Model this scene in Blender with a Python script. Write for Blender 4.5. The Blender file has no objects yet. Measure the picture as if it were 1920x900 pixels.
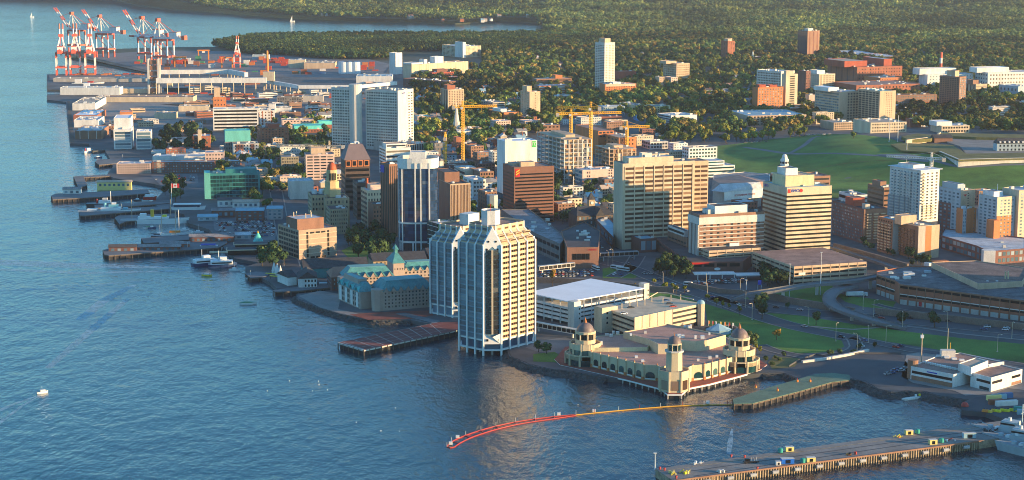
import bpy, bmesh, math, random
import numpy as np
from mathutils import Vector, Matrix, noise
from mathutils.geometry import delaunay_2d_cdt
R = math.radians
random.seed(7)
SC = bpy.context.scene
COL = SC.collection
# ---------------------------------------------------------------- camera
F, CH = 3400.0, 280.0
TH = math.atan(570 / F)
cam = bpy.data.objects.new('camera', bpy.data.cameras.new('camera'))
COL.objects.link(cam)
cam.location = (0, 0, CH)
cam.rotation_euler = (R(90) - TH, 0, 0)
cam.data.sensor_width = 36
cam.data.lens = 36 * F / 1920
cam.data.clip_start = 5
cam.data.clip_end = 60000
SC.camera = cam
# ---------------------------------------------------------------- light
SUN_AZ, SUN_EL = R(106), R(7.0)
w = bpy.data.worlds.new("World"); SC.world = w; w.use_nodes = True
nt = w.node_tree; bg = nt.nodes['Background']
sky = nt.nodes.new('ShaderNodeTexSky'); sky.sky_type = 'NISHITA'; sky.sun_disc = False
sky.sun_elevation = SUN_EL; sky.sun_rotation = SUN_AZ
sky.altitude = 200; sky.air_density = 1.0; sky.dust_density = 0.6; sky.ozone_density = 2.5
tint = nt.nodes.new('ShaderNodeMix'); tint.data_type = 'RGBA'; tint.blend_type = 'MULTIPLY'; tint.inputs[0].default_value = 1; tint.inputs[7].default_value = (.58, 1.04, 1.25, 1)
nt.links.new(sky.outputs[0], tint.inputs[6]); nt.links.new(tint.outputs[2], bg.inputs[0]); bg.inputs[1].default_value = 0.15
S = Vector((math.sin(SUN_AZ) * math.cos(SUN_EL), math.cos(SUN_AZ) * math.cos(SUN_EL), math.sin(SUN_EL)))
sl = bpy.data.lights.new('sun', 'SUN'); sl.energy = 5.0; sl.angle = R(0.55); sl.color = (1.0, 0.66, 0.32)
so = bpy.data.objects.new('sun', sl); so.rotation_euler = S.to_track_quat('Z', 'Y').to_euler(); COL.objects.link(so)
SC.view_settings.view_transform = 'Standard'; SC.view_settings.look = 'None'
SC.view_settings.gamma = 1; SC.view_settings.use_curve_mapping = False
SC.view_settings.exposure = 1.22
SC.cycles.max_bounces = 5; SC.cycles.diffuse_bounces = 2; SC.cycles.glossy_bounces = 3
SC.cycles.transparent_max_bounces = 6; SC.cycles.volume_bounces = 0
SC.cycles.caustics_reflective = False; SC.cycles.caustics_refractive = False
SC.cycles.use_denoising = True; SC.cycles.filter_width = 1.0
# ---------------------------------------------------------------- pixel <-> place (reference picture is 1920 x 900)
CT, ST = math.cos(TH), math.sin(TH)
def hill(x, y):
 """height of the ground above the water"""
 z = 3.0
 d = math.hypot((x - 600) / 330.0, (y - 2290) / 300.0)
 if d < 1: z += 18 * (0.5 + 0.5 * math.cos(math.pi * min(1, max(0, (d - .5) / .5))))
 if y > 3300:
  t = min(1, (y - 3300) / 1200)
  z += t * 5 * (1 + noise.noise(Vector((x / 500, y / 500, 0))))
 if y > 5200:
  t = min(1, max(0, (y - 5300 - 0.30 * max(0, -x)) / 2600))
  t = t * t * (3 - 2 * t)
  z += t * (55 + 46 * noise.noise(Vector((x / 1500, y / 1100, 3.3))) + 46 * noise.noise(Vector((x / 900 + y / 2600, y / 380, 7))) + 14 * noise.noise(Vector((x / 260, y / 260, 9))))
  z = max(z, 3)
 return z
def ray(px, py):
 cx, cy = (px - 960) / F, (450 - py) / F
 return Vector((cx, CT + cy * ST, -ST + cy * CT))
def at(px, py, z=None):
 d = ray(px, py)
 if z is not None:
  t = (z - CH) / d.z
  return Vector((d.x * t, d.y * t, z))
 zz = 3.0
 if py < 370:
  # march to the terrain
  t0 = (60 - CH) / d.z * .5
  t = t0; step = 12
  while t < 16000:
   p = d * t
   if CH + p.z <= hill(p.x, p.y): break
   t += step
  zz = CH + d.z * t
  return Vector((d.x * t, d.y * t, hill(d.x * t, d.y * t)))
 return at(px, py, zz)
def proj(P):
 f = P[1] * CT - (P[2] - CH) * ST
 u = P[1] * ST + (P[2] - CH) * CT
 return 960 + F * P[0] / f, 450 - F * u / f
def along(P, d, xt):
 c = (xt - 960) / F
 f = P.y * CT - (P.z - CH) * ST
 return (c * f - P.x) / (d.x - c * d.y * CT)
def zt(P, yt):
 cy = (450 - yt) / F
 return CH + P.y * (-ST + cy * CT) / (CT + cy * ST)
# ---------------------------------------------------------------- materials
MATS = {}
def mat(name, col, rough=0.75, var=0.12, scale=0.15, metal=0.0, spec=0.3, fine=0.0, bump=0.0, streak=0.0, objvar=0.0):
 if name in MATS: return MATS[name]
 m = bpy.data.materials.new(name); m.use_nodes = True
 n = m.node_tree; b = n.nodes['Principled BSDF']
 b.inputs['Roughness'].default_value = rough; b.inputs['Metallic'].default_value = metal
 b.inputs['Specular IOR Level'].default_value = spec
 c = (*col, 1)
 geo = n.nodes.new('ShaderNodeNewGeometry')
 tex = n.nodes.new('ShaderNodeTexNoise'); tex.inputs['Scale'].default_value = scale; tex.inputs['Detail'].default_value = 5
 tex.inputs['Roughness'].default_value = 0.7
 if streak:
  mp = n.nodes.new('ShaderNodeMapping'); mp.inputs['Scale'].default_value = (1, 1, streak)
  n.links.new(geo.outputs['Position'], mp.inputs[0]); n.links.new(mp.outputs[0], tex.inputs['Vector'])
 else: n.links.new(geo.outputs['Position'], tex.inputs['Vector'])
 mr = n.nodes.new('ShaderNodeMapRange'); mr.inputs[1].default_value = .3; mr.inputs[2].default_value = .7
 mr.inputs[3].default_value = 1 - var; mr.inputs[4].default_value = 1 + var
 n.links.new(tex.outputs[0], mr.inputs[0])
 last = mr.outputs[0]
 if fine:
  t2 = n.nodes.new('ShaderNodeTexNoise'); t2.inputs['Scale'].default_value = 1.3; t2.inputs['Detail'].default_value = 2
  n.links.new(geo.outputs['Position'], t2.inputs['Vector'])
  m2 = n.nodes.new('ShaderNodeMapRange'); m2.inputs[1].default_value = .3; m2.inputs[2].default_value = .7
  m2.inputs[3].default_value = 1 - fine; m2.inputs[4].default_value = 1 + fine
  n.links.new(t2.outputs[0], m2.inputs[0])
  mu = n.nodes.new('ShaderNodeMath'); mu.operation = 'MULTIPLY'
  n.links.new(last, mu.inputs[0]); n.links.new(m2.outputs[0], mu.inputs[1]); last = mu.outputs[0]
 if objvar:
  oi = n.nodes.new('ShaderNodeObjectInfo')
  m3 = n.nodes.new('ShaderNodeMapRange'); m3.inputs[3].default_value = 1 - objvar; m3.inputs[4].default_value = 1 + objvar
  n.links.new(oi.outputs['Random'], m3.inputs[0])
  mu = n.nodes.new('ShaderNodeMath'); mu.operation = 'MULTIPLY'
  n.links.new(last, mu.inputs[0]); n.links.new(m3.outputs[0], mu.inputs[1]); last = mu.outputs[0]
 vm = n.nodes.new('ShaderNodeVectorMath'); vm.operation = 'SCALE'; vm.inputs[0].default_value = col
 n.links.new(last, vm.inputs['Scale']); n.links.new(vm.outputs[0], b.inputs['Base Color'])
 if bump:
  bp = n.nodes.new('ShaderNodeBump'); bp.inputs['Strength'].default_value = bump; bp.inputs['Distance'].default_value = 1
  n.links.new(tex.outputs[0], bp.inputs['Height']); n.links.new(bp.outputs[0], b.inputs['Normal'])
 MATS[name] = m
 return m
def glass(name, col, rough=0.12, blinds=0.16, bl=(0.30, 0.26, 0.2), spec=0.9, metal=0.0):
 if name in MATS: return MATS[name]
 m = bpy.data.materials.new(name); m.use_nodes = True
 n = m.node_tree; b = n.nodes['Principled BSDF']
 b.inputs['Roughness'].default_value = rough; b.inputs['Specular IOR Level'].default_value = spec
 b.inputs['Metallic'].default_value = metal
 geo = n.nodes.new('ShaderNodeNewGeometry')
 oi = n.nodes.new('ShaderNodeObjectInfo')
 ad = n.nodes.new('ShaderNodeMath'); ad.operation = 'ADD'
 n.links.new(geo.outputs['Random Per Island'], ad.inputs[0]); n.links.new(oi.outputs['Random'], ad.inputs[1])
 fr = n.nodes.new('ShaderNodeMath'); fr.operation = 'FRACT'; n.links.new(ad.outputs[0], fr.inputs[0])
 cr = n.nodes.new('ShaderNodeValToRGB')
 e = cr.color_ramp.elements
 e[0].position = 0; e[0].color = (*[c * .6 for c in col], 1)
 e[1].position = 1 - blinds - .05; e[1].color = (*[c * 1.25 for c in col], 1)
 x = e.new(min(.999, 1 - blinds + .02)); x.color = (*[(a * .6 + c * .4) for a, c in zip(bl, col)], 1)
 x = e.new(1.0); x.color = (*bl, 1)
 n.links.new(fr.outputs[0], cr.inputs[0]); n.links.new(cr.outputs[0], b.inputs['Base Color'])
 MATS[name] = m
 return m
C = dict(
 cream=(.55,.45,.32), concrete=(.42,.39,.35), lightcon=(.58,.55,.50), darkcon=(.20,.18,.17), brick=(.33,.12,.07),
 darkbrick=(.19,.085,.065), redbrick=(.36,.085,.05), brownbrick=(.27,.15,.10), orangebrick=(.50,.18,.07), tan=(.52,.38,.26),
 pink=(.58,.42,.35), white=(.66,.65,.62), grey=(.33,.34,.35), bluegrey=(.34,.42,.46), darkgrey=(.085,.085,.09), stone=(.40,.31,.20),
 olive=(.30,.26,.18), teal=(.03,.20,.21), copper=(.12,.42,.38), brightcopper=(.13,.62,.55), black=(.03,.03,.035), darkstone=(.13,.10,.085),
 yellow=(.58,.50,.30), brown=(.25,.13,.09), silver=(.62,.64,.66))
for k, v in C.items():
 mat(k, v, rough=.8, var=.2, scale=.12, streak=.22, fine=.09)
mat('roof_grey', (.24,.235,.24), .9, .42, .1, fine=.2); mat('roof_light', (.46,.49,.52), .85, .3, .1, fine=.12)
mat('roof_brown', (.30,.19,.155), .9, .35, .1, fine=.16); mat('roof_dark', (.085,.08,.085), .9, .3, .08, fine=.12)
mat('roof_white', (.80,.82,.85), .7, .06, .05); mat('roof_red', (.34,.17,.12), .9, .2, .07, fine=.12)
mat('dark_bronze', (.10,.07,.06), .7, .15, .2); mat('roof_green', (.05,.24,.23), .6, .3, .12, fine=.12); mat('roof_bright_green', (.10,.55,.50), .6, .2, .1)
mat('roof_blue', (.25,.42,.50), .7, .15, .1); mat('roof_tan', (.45,.36,.28), .9, .2, .07, fine=.1)
mat('shingle', (.06,.06,.065), .9, .3, .3, fine=.15)
GL = glass('glass', (.030,.036,.042)); GB = glass('glass_blue', (.03,.07,.12), .08, .06, (.2,.3,.38), 1.0)
GW = glass('glass_warm', (.085,.045,.028), .2, .3, (.30,.19,.12)); GG = glass('glass_green', (.012,.055,.06), .1, .05, (.06,.2,.2))
GD = glass('glass_dark', (.010,.010,.012), .3, .02, (.06,.05,.05), .3)
GP = glass('glass_pale', (.10,.17,.21), .12, .25, (.35,.42,.45))
def M(k): return MATS[k] if isinstance(k, str) else k
# ---------------------------------------------------------------- object helpers
def tag(o, label=None, cat=None, group=None, kind=None):
 if label: o['label'] = label
 if cat: o['category'] = cat
 if group: o['group'] = group
 if kind: o['kind'] = kind
 return o
def empty(name, loc=(0,0,0), rz=0, **k):
 o = bpy.data.objects.new(name, None); COL.objects.link(o)
 o.location = loc; o.rotation_euler = (0, 0, rz)
 return tag(o, **k)
class MB:
 def __init__(s): s.v = []; s.f = []; s.mi = []; s.cur = 0
 def quad(s, *p):
  b = len(s.v); s.v += [tuple(q) for q in p]; s.f.append(tuple(range(b, b + len(p)))); s.mi.append(s.cur)
 def box(s, x0, x1, y0, y1, z0, z1, rz=0, c=None):
  b = len(s.v)
  pts = [(x0,y0,z0),(x1,y0,z0),(x1,y1,z0),(x0,y1,z0),(x0,y0,z1),(x1,y0,z1),(x1,y1,z1),(x0,y1,z1)]
  if rz or c:
   cx, cy = c or ((x0+x1)/2, (y0+y1)/2); ca, sa = math.cos(rz), math.sin(rz)
   pts = [(cx+(x-cx)*ca-(y-cy)*sa, cy+(x-cx)*sa+(y-cy)*ca, z) for x,y,z in pts]
  s.v += pts
  for q in ((0,3,2,1),(4,5,6,7),(0,1,5,4),(1,2,6,5),(2,3,7,6),(3,0,4,7)):
   s.f.append(tuple(b+i for i in q)); s.mi.append(s.cur)
  return s
 def prism(s, pts, z0, z1, pts1=None, cap=True):
  """pts counter-clockwise outline"""
  n = len(pts); b = len(s.v); p1 = pts1 or pts
  s.v += [(p[0], p[1], z0) for p in pts] + [(p[0], p[1], z1) for p in p1]
  for i in range(n):
   j = (i+1) % n; s.f.append((b+i, b+j, b+n+j, b+n+i)); s.mi.append(s.cur)
  if cap:
   s.f.append(tuple(b+n+i for i in range(n))); s.mi.append(s.cur)
   s.f.append(tuple(b+i for i in reversed(range(n)))); s.mi.append(s.cur)
  return s
 def cyl(s, x, y, z0, z1, r0, r1=None, n=12):
  r1 = r0 if r1 is None else r1
  a = [(x + r0*math.cos(2*math.pi*i/n), y + r0*math.sin(2*math.pi*i/n)) for i in range(n)]
  c = [(x + r1*math.cos(2*math.pi*i/n), y + r1*math.sin(2*math.pi*i/n)) for i in range(n)]
  return s.prism(a, z0, z1, c)
 def bar(s, a, b, r, n=4):
  a = Vector(a); b = Vector(b); d = (b-a)
  if d.length < 1e-6: return s
  d.normalize(); u = d.orthogonal().normalized(); v = d.cross(u)
  k = len(s.v)
  for P in (a, b):
   for i in range(n):
    t = 2*math.pi*(i+.5)/n; s.v.append(tuple(P + u*r*math.cos(t) + v*r*math.sin(t)))
  for i in range(n):
   j = (i+1)%n; s.f.append((k+i, k+j, k+n+j, k+n+i)); s.mi.append(s.cur)
  s.f.append(tuple(k+n+i for i in range(n))); s.f.append(tuple(k+i for i in reversed(range(n)))); s.mi += [s.cur]*2
  return s
 def dome(s, x, y, z, r, h, n=20, m=6):
  k = len(s.v)
  for j in range(m+1):
   t = math.pi/2*j/m
   for i in range(n):
    a = 2*math.pi*i/n; s.v.append((x+r*math.cos(t)*math.cos(a), y+r*math.cos(t)*math.sin(a), z+h*math.sin(t)))
  for j in range(m):
   for i in range(n):
    i2=(i+1)%n; s.f.append((k+j*n+i,k+j*n+i2,k+(j+1)*n+i2,k+(j+1)*n+i)); s.mi.append(s.cur)
  return s
 def build(s, name, m, parent=None, smooth=False):
  me = bpy.data.meshes.new(name); me.from_pydata(s.v, [], s.f)
  ms = m if isinstance(m, (list, tuple)) else [m]
  for q in ms: me.materials.append(M(q))
  if len(ms) > 1: me.polygons.foreach_set('material_index', s.mi)
  if smooth: me.polygons.foreach_set('use_smooth', [True]*len(me.polygons))
  me.update()
  o = bpy.data.objects.new(name, me); COL.objects.link(o)
  if parent: o.parent = parent
  return o
def copy_tree(o, parent=None):
 c = o.copy(); COL.objects.link(c); c.parent = parent
 for ch in CH_OF.get(o.name, o.children): copy_tree(ch, c)
 return c
CH_OF = {}
def kids(o):
 if o.name not in CH_OF: CH_OF[o.name] = list(o.children)
 return CH_OF[o.name]
def copy_thing(o, loc, rz=None, scale=None, label=None, group=None):
 c = o.copy(); COL.objects.link(c); c.location = loc
 if rz is not None: c.rotation_euler = (0, 0, rz)
 if scale: c.scale = scale if not isinstance(scale, (int, float)) else (scale,)*3
 if label: c['label'] = label
 if group: c['group'] = group
 for ch in kids(o):
  d = ch.copy(); COL.objects.link(d); d.parent = c
  for g in kids(ch):
   e = g.copy(); COL.objects.link(e); e.parent = d
 return c
def text(s, size, m, parent, loc, rot, name='lettering', ext=0.05):
 cu = bpy.data.curves.new(name, 'FONT'); cu.body = s; cu.size = size; cu.extrude = ext; cu.align_x = 'CENTER'; cu.align_y = 'CENTER'
 cu.materials.append(M(m))
 t = bpy.data.objects.new(name, cu); COL.objects.link(t); bpy.context.view_layer.update()
 me = bpy.data.meshes.new_from_object(t.evaluated_get(bpy.context.evaluated_depsgraph_get())); bpy.data.objects.remove(t)
 me.materials.clear(); me.materials.append(M(m))
 o = bpy.data.objects.new(name, me); COL.objects.link(o); o.location = loc; o.rotation_euler = rot
 if parent: o.parent = parent
 return o
FOOT = []   # footprints (world xy polygons) that trees keep clear of
def inside(p, poly):
 x, y = p; c = False; n = len(poly); j = n-1
 for i in range(n):
  xi, yi = poly[i][0], poly[i][1]; xj, yj = poly[j][0], poly[j][1]
  if (yi > y) != (yj > y) and x < (xj-xi)*(y-yi)/(yj-yi)+xi: c = not c
  j = i
 return c
# ---------------------------------------------------------------- water
def node_mat(name):
 m = bpy.data.materials.new(name); m.use_nodes = True; MATS[name] = m
 return m, m.node_tree, m.node_tree.nodes['Principled BSDF']
m, n, b = node_mat('water')
b.inputs['Roughness'].default_value = .09; b.inputs['IOR'].default_value = 1.33; b.inputs['Specular IOR Level'].default_value = .8
geo = n.nodes.new('ShaderNodeNewGeometry')
def nz(scale, detail, rough, sx=1, sy=1, rot=0, src=None, t='ShaderNodeTexNoise'):
 mp = n.nodes.new('ShaderNodeMapping'); mp.inputs['Scale'].default_value = (sx, sy, 1); mp.inputs['Rotation'].default_value = (0,0,rot)
 n.links.new(geo.outputs['Position'], mp.inputs[0])
 t = n.nodes.new(t); t.inputs['Scale'].default_value = scale; t.inputs['Detail'].default_value = detail; t.inputs['Roughness'].default_value = rough
 n.links.new(mp.outputs[0], t.inputs['Vector']); return t
a1 = nz(.15, 4, .68, 1, .5, R(12)); a2 = nz(.035, 3, .6, 1, .7, R(-20)); a3 = nz(.0022, 4, .6, 1, 1.6, R(25))
ad = n.nodes.new('ShaderNodeMath'); ad.operation = 'MULTIPLY_ADD'; ad.inputs[1].default_value = 1.5
n.links.new(a2.outputs[0], ad.inputs[0]); n.links.new(a1.outputs[0], ad.inputs[2])
bp = n.nodes.new('ShaderNodeBump'); bp.inputs['Strength'].default_value = 1.0; bp.inputs['Distance'].default_value = 1.1
n.links.new(ad.outputs[0], bp.inputs['Height']); n.links.new(bp.outputs[0], b.inputs['Normal'])
cr = n.nodes.new('ShaderNodeValToRGB'); cr.color_ramp.elements[0].position = .35; cr.color_ramp.elements[1].position = .7
cr.color_ramp.elements[0].color = (.005,.065,.090,1); cr.color_ramp.elements[1].color = (.015,.125,.160,1)
n.links.new(a3.outputs[0], cr.inputs[0])
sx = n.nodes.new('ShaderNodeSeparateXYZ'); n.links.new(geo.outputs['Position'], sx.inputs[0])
mg = n.nodes.new('ShaderNodeMapRange'); mg.inputs[1].default_value = -520; mg.inputs[2].default_value = 150; n.links.new(sx.outputs[0], mg.inputs[0])  # teal to navy across x: reflection falloff painted into the base colour
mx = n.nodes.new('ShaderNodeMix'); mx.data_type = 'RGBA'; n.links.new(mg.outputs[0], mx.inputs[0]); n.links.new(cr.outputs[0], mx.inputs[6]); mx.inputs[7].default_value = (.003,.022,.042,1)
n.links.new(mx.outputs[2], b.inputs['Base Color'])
mr = n.nodes.new('ShaderNodeMapRange'); mr.inputs[1].default_value = .3; mr.inputs[2].default_value = .75; mr.inputs[3].default_value = .03; mr.inputs[4].default_value = .12
n.links.new(a3.outputs[0], mr.inputs[0]); n.links.new(mr.outputs[0], b.inputs['Roughness'])
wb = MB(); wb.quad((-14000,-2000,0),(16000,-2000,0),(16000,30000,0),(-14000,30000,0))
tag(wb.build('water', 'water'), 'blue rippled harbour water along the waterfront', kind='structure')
# ---------------------------------------------------------------- land
m, n, b = node_mat('ground')
b.inputs['Roughness'].default_value = .8
geo = n.nodes.new('ShaderNodeNewGeometry')
t = n.nodes.new('ShaderNodeTexNoise'); t.inputs['Scale'].default_value = .02; t.inputs['Detail'].default_value = 6; t.inputs['Roughness'].default_value = .7
n.links.new(geo.outputs['Position'], t.inputs['Vector'])
cr = n.nodes.new('ShaderNodeValToRGB'); e = cr.color_ramp.elements
e[0].position = .35; e[0].color = (.048,.053,.050,1); e[1].position = .65; e[1].color = (.125,.127,.132,1)
x = e.new(.5); x.color = (.080,.084,.09,1)
n.links.new(t.outputs[0], cr.inputs[0])
sp = n.nodes.new('ShaderNodeSeparateXYZ'); n.links.new(geo.outputs['Position'], sp.inputs[0])
mr = n.nodes.new('ShaderNodeMapRange'); mr.inputs[1].default_value = 3700; mr.inputs[2].default_value = 4200
n.links.new(sp.outputs[1], mr.inputs[0])
mx = n.nodes.new('ShaderNodeMix'); mx.data_type = 'RGBA'; n.links.new(mr.outputs[0], mx.inputs[0])
n.links.new(cr.outputs[0], mx.inputs[6]); mx.inputs[7].default_value = (.028,.04,.016,1)
n.links.new(mx.outputs[2], b.inputs['Base Color'])
SHORE = [(2150,830),(1990,800),(1882,786),(1848,773),(1803,769),(1803,756),(1815,750),(1761,743),(1731,734),(1697,733),(1670,735),(1644,729),(1620,715),(1595,710),
 (1560,706),(1500,712),(1470,700),(1430,700),(1330,705),(1240,712),(1140,708),(1060,695),(1030,692),(990,683),(955,668),(950,652),(905,643),(872,634),(862,617),
 (840,612),(805,606),(770,600),(700,600),(660,594),(600,578),(556,560),(556,551),(600,546),(655,541),(600,541),(520,541),(505,528),(482,516),(462,514),(460,500),
 (486,492),(440,484),(424,470),(408,448),(392,430),(352,418),(345,402),(300,388),(282,380),(300,366),(312,352),(290,345),(215,334),(200,328),(212,312),
 (206,297),(196,281),(174,283),(166,269),(131,269),(127,230),(124,191),(88,187),(88,177),(250,175),(250,169),(88,168),(88,150),(88,140),(285,139),
 (122,105),(122,99),(300,92),(412,91),(424,86),(400,82),(425,77),(500,74),(600,72),(700,71),(850,70),(980,68),(1030,60),(1018,50),(1008,42),
 (930,39),(850,44),(800,42),(690,41),(560,36),(450,28),(330,18),(262,10),(210,-1)]
def flat(px, py, z=3.0):
 p = at(px, py, z); return p
poly = [flat(x, y) for x, y in SHORE]
poly += [Vector((-3600,9300,3)), Vector((-5200,16500,3)), Vector((9500,16500,3)), Vector((9500,1000,3)), Vector((1500,900,3))]
PL = [Vector((p.x, p.y)) for p in poly]
LAND = [(p.x, p.y) for p in PL]
if sum((PL[i].x*PL[(i+1)%len(PL)].y-PL[(i+1)%len(PL)].x*PL[i].y) for i in range(len(PL))) < 0: PL = PL[::-1]
nb = len(PL)
pts = list(PL)
def add_grid(x0,x1,y0,y1,s):
 xx = x0
 while xx < x1:
  yy = y0
  while yy < y1:
   q = (xx+random.uniform(-.2,.2)*s, yy+random.uniform(-.2,.2)*s)
   if inside(q, LAND): pts.append(Vector(q))
   yy += s
  xx += s
add_grid(200, 960, 1960, 2600, 22)
add_grid(-700, 1600, 2640, 3500, 160); add_grid(-1200, 2200, 3560, 5200, 160)
add_grid(-3000, 5200, 5260, 13000, 120)
res = delaunay_2d_cdt(pts, [(i, (i+1) % nb) for i in range(nb)], [list(range(nb))], 1, 1e-4)
lv, lf = res[0], res[2]
verts = [(p.x, p.y, hill(p.x, p.y)) for p in lv]
onb = []
k0 = len(verts); faces = [tuple(f) for f in lf]
for p in PL:
 verts.append((p.x, p.y, 3.0))
for p in PL: verts.append((p.x, p.y, -4.0))
for i in range(nb):
 j = (i+1) % nb; faces.append((k0+i, k0+nb+i, k0+nb+j, k0+j))
me = bpy.data.meshes.new('land'); me.from_pydata(verts, [], faces); me.materials.append(M('ground')); me.update()
for p_ in me.polygons: p_.use_smooth = p_.index < len(lf)
o = bpy.data.objects.new('terrain', me); COL.objects.link(o); tag(o, 'city ground running back from the harbour to wooded hills', kind='structure')
# ground sheets
mat('grass', (.09,.18,.03), .95, .42, .022, fine=.25); mat('grass_dry', (.15,.14,.05), .95, .3, .05, fine=.25)
mat('asphalt', (.075,.08,.09), .85, .18, .04, fine=.1); mat('asphalt_light', (.17,.17,.175), .9, .2, .04, fine=.1)
mat('gravel', (.23,.215,.20), .95, .25, .05, fine=.15); mat('paving', (.26,.24,.22), .9, .15, .1, fine=.1); mat('red_paving', (.27,.085,.06), .9, .2, .1, fine=.15)
mat('rock', (.060,.058,.056), .95, .55, .35, fine=.4, bump=.8); mat('timber', (.13,.10,.08), .95, .3, .2, fine=.2); mat('paint', (.75,.75,.72), .7, .1, .1)
mat('dirt', (.30,.22,.16), .95, .2, .05, fine=.15)
def sheet(name, pts, m, dz=.06, label=None, kind='structure', z=None):
 """a ground patch through picture points"""
 P = [at(x, y, z) if z is not None else at(x, y) for x, y in pts]
 hilly = any(p.z > 3.5 for p in P)
 P2 = [Vector((p.x, p.y)) for p in P]
 if sum((P2[i].x*P2[(i+1)%len(P2)].y-P2[(i+1)%len(P2)].x*P2[i].y) for i in range(len(P2))) < 0: P2 = P2[::-1]
 k = len(P2); q = list(P2)
 if hilly:
  xs = [p.x for p in P2]; ys = [p.y for p in P2]; s = 9 if len(P) < 40 else 14
  xx = min(xs)
  while xx < max(xs):
   yy = min(ys)
   while yy < max(ys):
    if inside((xx, yy), P2): q.append(Vector((xx, yy)))
    yy += s
   xx += s
 r = delaunay_2d_cdt(q, [(i, (i+1) % k) for i in range(k)], [list(range(k))], 1, 1e-3)
 zz = (lambda p: z + dz) if z is not None else (lambda p: hill(p.x, p.y) + dz + (.35 if hilly else 0))
 me = bpy.data.meshes.new(name); me.from_pydata([(p.x, p.y, zz(p)) for p in r[0]], [], [tuple(f) for f in r[2]])
 me.materials.append(M(m)); me.update()
 if hilly:
  for f in me.polygons: f.use_smooth = True
 o = bpy.data.objects.new(name, me); COL.objects.link(o); return tag(o, label, kind=kind)
def ribbon(name, pts, wid, m, dz=.1, label=None, kind='structure', zs=None, thick=0, parent=None, step=14):
 """a road along picture points, wid in metres; zs: height at each point when it is raised"""
 P = []
 for i, (x, y) in enumerate(pts):
  p = at(x, y, zs[i]) if zs else at(x, y); P.append(p)
 Q = []
 for i in range(len(P)-1):      # Catmull-Rom
  a, b_, c, d = P[max(0,i-1)], P[i], P[i+1], P[min(len(P)-1,i+2)]
  k = max(2, int((c-b_).length/step))
  for t in range(k):
   t /= k
   Q.append(.5*((2*b_)+(c-a)*t+(2*a-5*b_+4*c-d)*t*t+(3*b_-a-3*c+d)*t**3))
 Q.append(P[-1])
 mb = MB(); L = []; Rr = []
 for i, p in enumerate(Q):
  d = (Q[min(i+1,len(Q)-1)]-Q[max(0,i-1)]); d.z = 0; d.normalize(); nn = Vector((-d.y, d.x, 0))
  for s_, arr in ((1, L), (-1, Rr)):
   e = p + nn*wid/2*s_
   z = (p.z if zs else hill(e.x, e.y) + (.35 if hill(e.x, e.y) > 3.5 else 0)) + dz
   arr.append(Vector((e.x, e.y, z)))
 for i in range(len(Q)-1):
  mb.quad(Rr[i], Rr[i+1], L[i+1], L[i])
  if thick:
   t = Vector((0,0,-thick)); up = Vector((0,0,.9))
   mb.quad(Rr[i]+t, Rr[i+1]+t, Rr[i+1]+up, Rr[i]+up); mb.quad(L[i+1]+t, L[i]+t, L[i]+up, L[i+1]+up)
   mb.quad(L[i]+t, L[i+1]+t, Rr[i+1]+t, Rr[i]+t)
 o = mb.build(name, m, parent)
 if not parent: tag(o, label, kind=kind)
 return o, Q, L, Rr
def dashes(name, Q, wid=.25, dash=4, gap=8, off=0, m='paint', dz=.16, label='white painted lane lines on the road'):
 mb = MB(); run = 0
 for i in range(len(Q)-1):
  a, b_ = Q[i], Q[i+1]; d = b_-a; L = d.length
  if L < 1e-3: continue
  d = d/L; nn = Vector((-d.y, d.x, 0)).normalized()
  s_ = 0
  while s_ < L:
   ph = run % (dash+gap)
   if ph < dash:
    l = min(dash-ph, L-s_)
    p = a+d*s_+nn*off; q = p+d*l; up = Vector((0,0,dz))
    mb.quad(p-nn*wid/2+up, q-nn*wid/2+up, q+nn*wid/2+up, p+nn*wid/2+up)
   else: l = min(dash+gap-ph, L-s_)
   s_ += max(l,.01); run += max(l,.01)
 tag(mb.build(name, m), label, kind='structure')
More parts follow.
